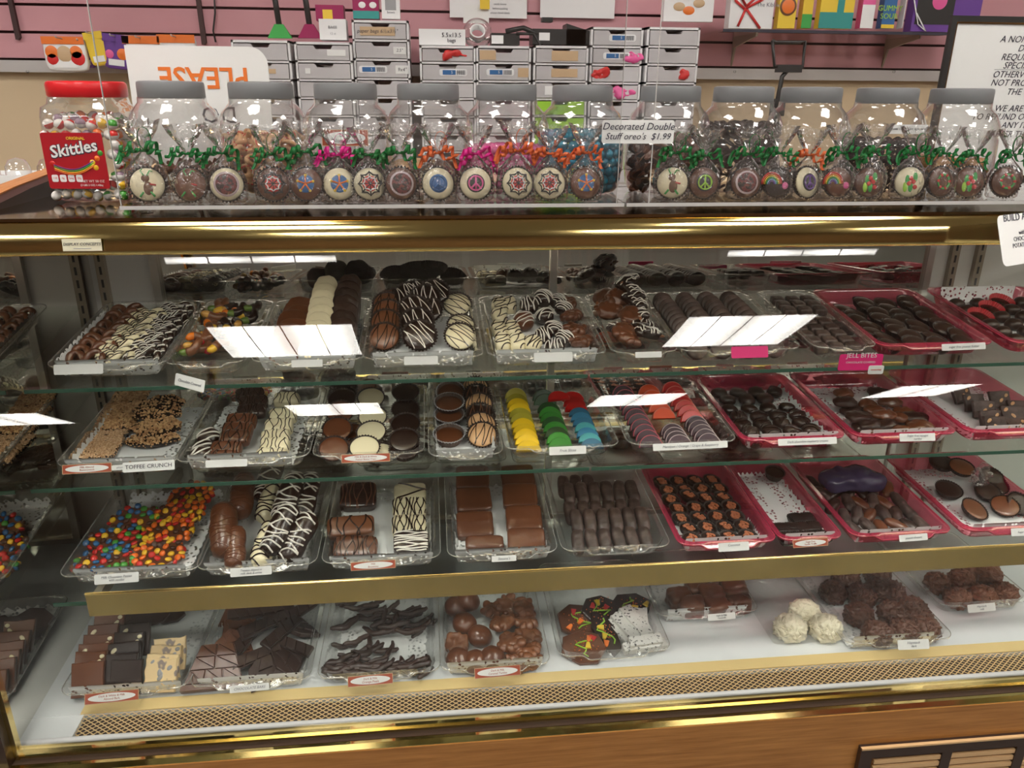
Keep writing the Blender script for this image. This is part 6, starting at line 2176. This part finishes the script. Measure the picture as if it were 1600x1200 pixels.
# ============================================================ back wall and work counter
def tower(x0, x1, top, ys, Y=2.34, lower=None, label='', contents=None, lime=False):
    """stack of frosted drawers, ys = pixel heights of the drawer dividers"""
    a, b = AtY(x0, top, Y), AtY(x1, top, Y)
    W = b.x - a.x
    z1 = a.z
    zs = [AtY((x0 + x1) / 2, y, Y).z for y in ys]
    d = zs[0] - zs[1]
    while zs[-1] - d > BCZ + .02: zs.append(zs[-1] - d)
    zs.append(BCZ + .005)
    o = thing('drawer_tower', label, 'drawers', Matrix.Translation((a.x + W / 2, Y, BCZ)), 'white plastic drawer towers')
    iv = Matrix.Translation((0, 0, -BCZ))
    fr = G().box(-W / 2, W / 2, 0, .24, z1 - .006, z1).box(-W / 2, -W / 2 + .006, 0, .24, BCZ, z1).box(W / 2 - .006, W / 2, 0, .24, BCZ, z1)
    for z in zs[:-1]: fr.box(-W / 2, W / 2, .0, .24, z - .003, z + .003)
    fr.box(-W / 2, W / 2, 0, .24, BCZ, BCZ + .006)
    ob('tower_frame', fr.mesh('tower_frame', 'wplastic', False), o, iv)
    t = z1 - .006
    dr = []
    for i, z in enumerate(zs):
        g = G()
        lo, hi = z + .004, t - .003
        pull = [(-W / 2 + .008, hi), (-.026, hi), (-.020, hi - .009), (.020, hi - .009), (.026, hi), (W / 2 - .008, hi), (W / 2 - .008, lo), (-W / 2 + .008, lo)]
        g.add([(x, -.004, z_) for x, z_ in pull] + [(x, .20, z_) for x, z_ in pull], [tuple(range(8))[::-1]] + [(k, (k + 1) % 8, 8 + (k + 1) % 8, 8 + k) for k in range(8)])
        m_ = 'drawer'
        if lime and i >= 3: m_ = 'p_lime'
        dd_ = ob('drawer', g.mesh('drawer', m_, False), o, iv)
        dr.append((dd_, lo, hi))
        if contents and i < len(contents) and contents[i]:
            for c_ in contents[i]:
                kind = c_[0]
                if kind == 'card':
                    _, fx, w2, h2, txt, m2 = c_
                    ob('drawer_label', G().box(fx - w2 / 2, fx + w2 / 2, -.0056, -.004, (lo + hi) / 2 - h2 / 2, (lo + hi) / 2 + h2 / 2).mesh('drawer_label', m2, False), dd_)
                    if txt: ob('lettering', text_mesh(txt, h2 * .62, 'ink', .2), dd_, Matrix.Translation((fx, -.006, (lo + hi) / 2)) @ Matrix.Rotation(PI / 2, 4, 'X'))
                elif kind == 'tag':
                    fx = c_[1]
                    q = [(p_[0] + fx, p_[1] - .009) for p_ in rrect(.078, .018, .006, 4)]
                    ob('maker_tag', G().prism(q, 0, .001).mesh('maker_tag', 'p_white', False), dd_, Matrix.Translation((0, -.0042, (lo + hi) / 2)) @ Matrix.Rotation(PI / 2, 4, 'X'))
                    ob('tag_print', G().box(fx - .030, fx + .006, -.0062, -.0055, (lo + hi) / 2 - .006, (lo + hi) / 2 + .006).mesh('tag_print', 'p_blue', False), dd_)
                    bars = G()
                    for k in range(9): bars.box(fx + .010 + k * .0026, fx + .0112 + k * .0026, -.0062, -.0055, (lo + hi) / 2 - .006, (lo + hi) / 2 + .006)
                    ob('tag_barcode', bars.mesh('tag_barcode', 'ink', False), dd_)
                    ob('lettering', text_mesh('5', .010, 'card'), dd_, Matrix.Translation((fx - .004, -.0066, (lo + hi) / 2)) @ Matrix.Rotation(PI / 2, 4, 'X'))
                elif kind == 'stuff':
                    _, fx, w2, m2 = c_
                    g2 = G().blob(w2 / 2, .004, (hi - lo) * .34, 2.2, 12, .012, 45, i + len(label))
                    ob('drawer_contents', g2.mesh('drawer_contents', m2, 'all'), dd_, Matrix.Translation((fx, -.004, (lo + hi) / 2)), 'coloured things showing through the drawer')
        t = z - .003
    return o, a, b, z1


tower(360, 452, 62, (96, 125, 153), label='drawer tower half hidden by the upside-down board', contents=[None, [('card', .02, .03, .012, '', 'p_tan')]])
tower(459, 549, 65, (96, 125, 153), label='drawer tower just right of the upside-down board', contents=[[('card', .035, .05, .016, '', 'card')], [('card', -.045, .014, .014, '', 'card')]])
o, a3, b3, z3 = tower(549, 638, 31, (63, 93, 123), Y=2.36, label='tall drawer tower with a paper bag label on its top drawer', contents=[[('card', -.008, .095, .022, 'paper bags 6½x3½"', 'p_tan')], [('card', .05, .034, .018, '2.5"', 'card')], [('tag', -.025), ('card', .055, .036, .022, '9x4"', 'card')]])
tower(655, 743, 71, (98, 127, 154), label='drawer tower under the white bag box, red ribbon inside', contents=[[('stuff', .02, .07, 'p_red')], [('tag', .015)], None])
tower(744, 830, 71, (98, 127, 154), label='drawer tower under the black tape dispenser', contents=[[('card', -.045, .045, .024, '', 'p_tan')], [('tag', -.01), ('card', .055, .03, .024, '', 'p_tan')]])
tower(834, 920, 71, (100, 127, 155), label='drawer tower with two beige labels and lime green lower drawers', contents=[[('card', .01, .075, .026, '', 'p_tan')], [('card', .01, .075, .022, '', 'p_tan')], [('card', -.025, .04, .024, '', 'p_white')]], lime=True)
tower(924, 1006, 42, (73, 101, 130), Y=2.36, label='tall drawer tower with pink things in two drawers', contents=[[('tag', .015)], [('tag', .0), ('stuff', .05, .05, 'p_pink')], [('stuff', -.045, .05, 'p_red')], [('stuff', .02, .08, 'p_pink')]])
tower(1012, 1095, 42, (73, 101, 130), Y=2.36, label='rightmost drawer tower, left of the black wire stand', contents=[None, None, [('stuff', .04, .04, 'p_red')]])


def block(px0, py0, px1, py1, Y, dep, name, label, cat, m, lines=(), rz=0, group=None, extra=None, bev=.001):
    a, b = AtY(px0, py1, Y), AtY(px1, py0, Y)
    w, h = b.x - a.x, b.z - a.z
    c = Vector(((a.x + b.x) / 2, Y, a.z))
    o = thing(name, label, cat, Matrix.Translation(c) @ Matrix.Rotation(R(rz), 4, 'Z'), group)
    g = G().prism([(-w / 2, 0), (w / 2, 0), (w / 2, dep), (-w / 2, dep)], 0, h, 0)
    ob(name.split('_')[-1] + '_body', g.mesh(name, m, False), o)
    for t, sz, mm, fx, fz in lines:
        ob('lettering', text_mesh(t, sz, mm, 0, .0003), o, Matrix.Translation((fx * w, -.0012, fz * h)) @ Matrix.Rotation(PI / 2, 4, 'X'))
    if extra:
        for nm, x0, x1, z0, z1, mm in extra:
            ob(nm, G().box((x0 - .5) * w, (x1 - .5) * w, -.0010, 0, z0 * h, z1 * h).mesh(nm, mm, False), o)
    return o


def oval_print(o, name, fx, fz, rx, rz_, m_, Y=-.0015):
    ob(name, G().lathe([(.0001, .0006), (rx * .9, .0006), (rx, 0)], 28, sx=1, sy=rz_ / rx).mesh(name, m_, 'all'), o, Matrix.Translation((fx, Y + .0008, fz)) @ Matrix.Rotation(PI / 2, 4, 'X'))


# things on top of the towers
block(655, 46, 727, 70, 2.37, .10, 'bag_box', 'long white box of bags on a drawer tower, handwritten end', 'box', 'p_white', [('5.5x13.5', .016, 'ink', .2, .62), ('bags', .014, 'ink', .2, .3)])
block(500, 30, 540, 62, 2.38, .06, 'small_box', 'small white box with grey print on a drawer tower', 'box', 'p_white', [('BAGS', .010, 'ink_grey', .0, .6), ('12 ct', .008, 'ink_grey', 0, .3)])
block(494, 8, 536, 32, 2.45, .05, 'candy_box', 'pink and yellow box behind the small white box', 'box', 'p_magenta', extra=[('yellow_band', .25, .6, 0, .7, 'p_yellow')])
o = block(552, -6, 591, 29, 2.42, .04, 'toy_box', 'pink carton on the tall drawer tower with the paper bag label', 'box', 'p_magenta', extra=[('green_band', 0, 1, 0, .35, 'p_teal')])
oval_print(o, 'white_figure', -.01, .035, .010, .008, 'p_white'); oval_print(o, 'white_figure', .02, .035, .010, .008, 'p_white')
block(597, -4, 624, 29, 2.42, .04, 'card_box', 'white carton right of the pink carton', 'box', 'p_white', [('bows', .010, 'ink_grey', 0, .3)], extra=[('grey_window', .2, .8, .4, .9, 'p_grey')])


def spatula(px, c_, label):
    p0 = AtY(px, 60, 2.44)
    o = thing('handled_scraper', label, 'scraper', Matrix.Translation(p0))
    hgt = AtY(px, 38, 2.44).z - p0.z
    ob('blade', G().prism([(-.034, 0), (.034, 0), (.012, hgt), (-.012, hgt)], -.008, .008, .001).mesh('blade', c_, False), o, Matrix.Rotation(PI / 2, 4, 'X'))
    ob('handle', G().tube([(0, 0, hgt - .002), (-.004, 0, hgt + .05), (-.012, 0, hgt + .13)], .008, 8).mesh('handle', 'black', 'all'), o)


spatula(438, 'p_green', 'green scraper with a black handle on a drawer tower')
spatula(485, 'p_magenta', 'dark pink scraper with a black handle on a drawer tower')

# tape dispensers, tape roll
o = block(768, 52, 812, 70, 2.38, .06, 'label_gun', 'low black and white label dispenser on a drawer tower', 'dispenser', 'black', extra=[('white_face', 0, .42, .1, .8, 'p_white')])
ob('arm', G().tube([(.0, 0, .035), (.05, 0, .045), (.12, .01, .02)], .007, 6).mesh('arm', 'black', 'all'), o)
ob('lever', G().tube([(.03, .0, .03), (.08, 0, .03), (.10, 0, -.0), (.095, -.002, -.12)], .004, 6).mesh('lever', 'black', 'all'), o)
o = block(832, 46, 916, 69, 2.38, .08, 'tape_dispenser', 'long black tape dispenser on the lime-bottomed drawer tower', 'dispenser', 'black', extra=[('white_sticker', .12, .32, .25, .75, 'p_white')])
ob('top_knob', G().prism([(-.05, 0), (-.02, 0), (-.02, .03), (-.05, .03)], 0, .012).mesh('top_knob', 'black', False), o, Matrix.Translation((0, 0, .058)))
ob('slope', G().add([(.02, 0, .055), (.11, 0, .03), (.11, .07, .03), (.02, .07, .055), (.02, 0, 0), (.11, 0, 0), (.11, .07, 0), (.02, .07, 0)], [(0, 1, 2, 3), (4, 7, 6, 5), (0, 4, 5, 1), (1, 5, 6, 2), (2, 6, 7, 3), (3, 7, 4, 0)]).mesh('slope', 'black', False), o)
p = AtY(746, 52, 2.40)
o = thing('tape_roll', 'clear roll of tape beside the white bag box', 'tape', Matrix.Translation(p + Vector((0, 0, 0))))
ob('tape', G().lathe([(.022, -.012), (.040, -.012), (.040, .012), (.022, .012), (.022, -.012)], 32).mesh('tape', 'jar', 'all'), o, Matrix.Rotation(R(60), 4, 'X'))
ob('core', G().lathe([(.018, -.012), (.022, -.012), (.022, .012), (.018, .012), (.018, -.012)], 32).mesh('core', 'p_white', 'all'), o, Matrix.Rotation(R(60), 4, 'X'))
ob('stand', G().box(-.03, .03, -.005, .03, -.045, -.038).mesh('stand', 'p_white', False), o)
o = block(724, 8, 764, 36, 2.55, .002, 'paper_sheet', 'loose white paper hanging above the tape roll', 'paper', 'paper_white')
o = block(750, -4, 765, 14, 2.54, .002, 'yellow_note', 'small yellow note above the white paper', 'note', 'p_yellow')
o = block(703, -40, 824, 27, 2.66, .004, 'notice_board', 'pale notice with typed lines on the pink wall', 'notice', 'p_white', [(s_, .008, 'ink_grey', .15, .12 + .1 * k) for k, s_ in enumerate(('please check labels', 'before packing', 'candy boxes'))])
o = block(844, -40, 963, 27, 2.66, .004, 'notice_board', 'blank pale sheet right of the typed notice', 'notice', 'p_white')
o = block(1036, -20, 1118, 33, 2.50, .02, 'picture_box', 'white box printed with orange swirls, on the rightmost drawer tower', 'box', 'p_white')
for i, (x, z) in enumerate(((-.03, .04), (.0, .03), (.03, .05), (.02, .08), (-.05, .07))):
    oval_print(o, 'orange_swirl', x, z, .018, .012, 'p_orange' if i % 2 else 'p_tan')

# glass wall shelf with boxed sweets
a, b = AtY(1130, 45, 2.46), AtY(1482, 48, 2.46)
sh = thing('wall_shelf', 'glass wall shelf of boxed sweets above the black wire stand', 'shelf', Matrix.Translation(((a.x + b.x) / 2, 2.56, a.z)))
iv = sh.matrix_world.inverted()
ob('shelf_board', G().box(a.x, b.x, 2.46, 2.675, a.z - .007, a.z).mesh('shelf_board', 'sheet', False), sh, iv)
ob('shelf_edge', G().box(a.x, b.x, 2.458, 2.46, a.z - .008, a.z).mesh('shelf_edge', 'ink', False), sh, iv)
for px in (1160, 1405):
    x = AtY(px, 60, 2.6).x
    ob('bracket', G().prism([(0, -.095), (.0, -.007), (-.19, -.007), (-.19, -.016), (-.02, -.04)], -.003, .003).mesh('bracket', 'post', False), sh, iv @ Matrix.Translation((x, 2.675, a.z)) @ Matrix(((0, 0, 1, 0), (1, 0, 0, 0), (0, 1, 0, 0), (0, 0, 0, 1))))
SY_ = 2.475
sz_ = 44
o = block(1138, -30, 1214, sz_, SY_, .04, 'gift_box', 'white gift box with a red bow at the left end of the wall shelf', 'box', 'p_white', [('The Kibble', .016, 'ink_grey', .36, .5)])
oval_print(o, 'green_seal', .005, .115, .022, .030, 'p_green')
for q in ([(-.02, -.003, .05), (-.055, -.004, .075), (-.05, -.004, .10), (-.02, -.003, .06)], [(-.02, -.003, .06), (.02, -.004, .095), (.03, -.004, .08), (-.02, -.003, .055)], [(-.02, -.003, .055), (-.04, -.004, .005)], [(-.02, -.003, .055), (.03, -.004, .0)]):
    ob('ribbon', G().tube(q, .005, 4, side=(0, 0, 1), flat=.2).mesh('ribbon', 'p_red', 'all'), o)
o = block(1214, -30, 1250, sz_, SY_, .03, 'candy_bag', 'orange-yellow sweet bag with a round caramel picture', 'bag', 'p_yellow')
oval_print(o, 'caramel_print', .0, .06, .026, .026, 'p_brown'); oval_print(o, 'caramel_print', .0, .06, .020, .020, 'p_orange', -.0025)
o = block(1251, -30, 1276, sz_, SY_ + .02, .03, 'candy_bag', 'narrow yellow and green bag right of the caramel bag', 'bag', 'p_yellow', extra=[('green_patch', 0, 1, 0, .3, 'p_green')])
o = block(1278, -30, 1341, sz_, SY_, .03, 'candy_bag', 'wide yellow and teal bag in the middle of the wall shelf', 'bag', 'p_yellow', extra=[('teal_patch', 0, 1, 0, .34, 'p_teal'), ('teal_stripe', .5, .7, .34, 1, 'p_teal')])
o = block(1343, -30, 1374, sz_, SY_ + .01, .03, 'candy_bag', 'pale pink patterned bag on the wall shelf', 'bag', 'p_pink', extra=[('pale_patch', 0, 1, 0, .5, 'p_white')])
o = block(1376, -30, 1408, sz_, SY_, .03, 'candy_bag', 'dark green bag printed TOXIC WASTE on the wall shelf'.replace('TOXIC WASTE ', 'with lime letters '), 'bag', 'p_blue', [('GUMMY', .022, 'p_lime', 0, .42), ('SOUR', .022, 'p_lime', 0, .25)], extra=[('yellow_band', 0, 1, .0, .08, 'p_yellow')])
o = block(1410, -30, 1421, sz_, SY_, .03, 'card_box', 'narrow white carton left of the purple box', 'box', 'p_white')
o = block(1422, -30, 1542, 49, SY_ - .02, .04, 'gift_box', 'purple box with a round pink seal at the right of the wall shelf', 'box', 'p_purple')
ob('dark_window', G().box(-.10, .02, -.001, 0, .02, .15).mesh('dark_window', 'black', False), o)
oval_print(o, 'pink_seal', -.03, .085, .024, .024, 'p_pink', -.002)
ob('white_string', G().tube([(-.12, -.003, .10), (-.09, -.004, .02), (-.06, -.004, .0), (-.10, -.004, .05)], .002, 5).mesh('white_string', 'p_white', 'all'), o)

# black wire stand behind the jars
p = AtY(1213, 170, 2.05)
q = [AtY(x, y, 2.05) for x, y in ((1207, 63), (1212, 66), (1252, 66), (1258, 64), (1254, 105), (1210, 104), (1207, 63))]
o = thing('wire_stand', 'black square wire sign holder standing behind the eighth jar', 'stand', Matrix.Translation((p.x, 2.05, .0)))
iv = o.matrix_world.inverted()
ob('wire_frame', G().tube(q, .0042, 6).mesh('wire_frame', 'black', 'all'), o, iv)
c0, c1_ = AtY(1232, 108, 2.05), AtY(1214, 160, 2.05)
ob('clamp', G().box(c0.x - .032, c0.x + .032, 2.04, 2.06, c0.z - .008, c0.z + .010).mesh('clamp', 'black', False), o, iv)
ob('arm', G().tube([c0, AtY(1222, 120, 2.05), c1_, Vector((c1_.x, 2.05, .02))], .006, 8).mesh('arm', 'black', 'all'), o, iv)
ob('foot', G().lathe([(.0001, .012), (.09, .012), (.10, 0), (.0001, 0)], 28, m=Matrix.Translation((c1_.x, 2.05, 0))).mesh('foot', 'black', 'all'), o, iv)
bz = AtY(1214, 162, 2.05)
ob('swivel', G().box(bz.x - .014, bz.x + .014, 2.03, 2.06, bz.z - .03, bz.z + .012).mesh('swivel', 'black', False), o, iv)

# framed notice at the right
FY = 1.60
a, b = AtY(1479, 24, FY), AtY(1475, 140, FY)
fx0 = (a.x + b.x) / 2
W_, H_ = .36, a.z - 1.2818
o = thing('framed_notice', 'black and gold framed deposit notice standing at the right', 'notice', Matrix.Translation((fx0, FY, 1.2818)))
fr = G()
for x0, x1, z0, z1 in ((0, W_, H_ - .011, H_), (0, W_, 0, .011), (0, .011, .011, H_ - .011), (W_ - .011, W_, .011, H_ - .011)):
    fr.box(x0, x1, -.003, .006, z0, z1)
ob('picture_frame', fr.mesh('picture_frame', 'black', False), o)
fr = G()
for x0, x1, z0, z1 in ((.011, W_ - .011, H_ - .014, H_ - .011), (.011, W_ - .011, .011, .014), (.011, .014, .014, H_ - .014), (W_ - .014, W_ - .011, .014, H_ - .014)):
    fr.box(x0, x1, -.002, .006, z0, z1)
ob('gold_fillet', fr.mesh('gold_fillet', 'gold', False), o)
ob('notice_sheet', G().box(.014, W_ - .014, .000, .004, .014, H_ - .014).mesh('notice_sheet', 'card', False), o)
cxp = AtY(1625, 60, FY).x - fx0
for i, (t, y) in enumerate((('A NON-REFUNDABLE', 62), ('DEPOSIT IS', 76), ('REQUIRED ON ALL', 90), ('SPECIAL ORDERS', 103), ('OTHERWISE WE CAN', 117), ('NOT PROCEED WITH', 130), ('THE ORDER', 144), ('WE ARE UNABLE', 170), ('TO REFUND OR EXCHANGE', 183), ('ANY ITEMS', 196), ('AFTER THE SALE', 210))):
    z = AtY(1600, y, FY).z - 1.2818
    ob('lettering', text_mesh(t, .0178, 'ink', .25, .0002), o, Matrix.Translation((cxp, -.0005, z)) @ Matrix.Rotation(PI / 2, 4, 'X'))
ul = AtY(1600, 109, FY).z - 1.2818
ob('underline', G().box(cxp - .085, cxp + .085, -.0005, 0, ul - .0006, ul).mesh('underline', 'ink', False), o)

# packets hanging on the slat wall
def packet(px0, py0, px1, py1, c_, label, top='p_orange', pic=(), rz=0, Y=2.60, hook=True):
    a, b = AtY(px0, py1, Y), AtY(px1, py0, Y)
    w, h = b.x - a.x, b.z - a.z
    o = thing('candy_packet', label, 'packet', Matrix.Translation(((a.x + b.x) / 2, Y, a.z)) @ Matrix.Rotation(R(rz), 4, 'Y'))
    g = G().blob(w / 2, .012, h / 2, 7, 8)
    ob('packet_body', g.mesh('packet_body', c_, 'all'), o, Matrix.Translation((0, 0, h / 2)))
    ob('header_card', G().box(-w / 2, w / 2, -.0135, -.0125, h * .78, h).mesh('header_card', top, False), o)
    for x, z, r_, m_ in pic:
        ob('printed_spot', G().lathe([(.0001, .001), (r_ * .9, .001), (r_, 0)], 20).mesh('printed_spot', m_, 'all'), o, Matrix.Translation((x * w, -.0128, z * h)) @ Matrix.Rotation(PI / 2, 4, 'X'))
    ob('printed_panel', G().box(-w * .3, w * .3, -.0133, -.0122, h * .10, h * .28).mesh('printed_panel', 'p_white', False), o)
    if hook:
        ob('wire_hook', G().tube([(0, .09, h * .93), (0, -.05, h * .95), (0, -.055, h * .98)], .0022, 6).mesh('wire_hook', 'silver', 'all'), o)


packet(76, 58, 132, 111, 'p_white', 'pale packet with orange top and red sweets, leftmost on the wall', pic=((-.3, .55, .018, 'p_orange'), (.28, .55, .018, 'p_orange'), (-.3, .35, .016, 'p_red'), (.3, .38, .020, 'p_red'), (.0, .5, .022, 'p_tan')))
packet(128, 62, 143, 106, 'p_purple', 'narrow dark packet behind the leftmost pale packet', 'p_brown', Y=2.635)
packet(146, 50, 167, 102, 'p_yellow', 'slim yellow tilted packet right of the pale packet', 'p_yellow', rz=-8)
packet(165, 54, 197, 108, 'p_purple', 'purple packet with two tags, left of the board', 'p_purple', pic=((.25, .45, .016, 'p_orange'), (-.25, .42, .012, 'p_pink')), rz=6)
packet(200, 57, 250, 112, 'p_white', 'first orange-topped packet peeping over the board')
packet(254, 55, 305, 112, 'p_white', 'second orange-topped packet peeping over the board')
# slotted uprights and cables on the wall
for px, y0, y1 in ((28, -30, 62), (318, -30, 70)):
    a = AtY(px, y1, 2.668)
    o = ob('wall_bracket', G().prism([(-.004, 0), (.004, .0), (.010, .006), (.006, AtY(px, y0, 2.668).z - a.z), (-.006, AtY(px, y0, 2.668).z - a.z)], -.006, .006).mesh('wall_bracket', 'groove', False))
    o.matrix_world = Matrix.Translation(a) @ Matrix.Rotation(PI / 2, 4, 'X')
    tag(o, 'thin dark metal bracket on the pink wall %s' % ('above the leftmost packet' if px < 100 else 'beside the hanging cable'), 'bracket')
o = ob('power_cable', G().tube([AtY(334, -20, 2.66), AtY(336, 20, 2.66), AtY(333, 48, 2.66), AtY(337, 66, 2.66)], .003, 6).mesh('power_cable', 'black', 'all'))
tag(o, 'black cable hanging down the pink wall over the board', 'cable')

label_all()
for o in COL.objects:
    if o.parent is None and 'label' in o.keys():
        wds = o['label'].split()
        if len(wds) > 16:
            s_ = o['label'].replace('second pleated', 'pleated').replace(' of the ', ' of ').replace(' with a ', ' with ').replace(' in a ', ' in ')
            if len(s_.split()) > 16: s_ = s_.replace(' the ', ' ')
            o['label'] = s_
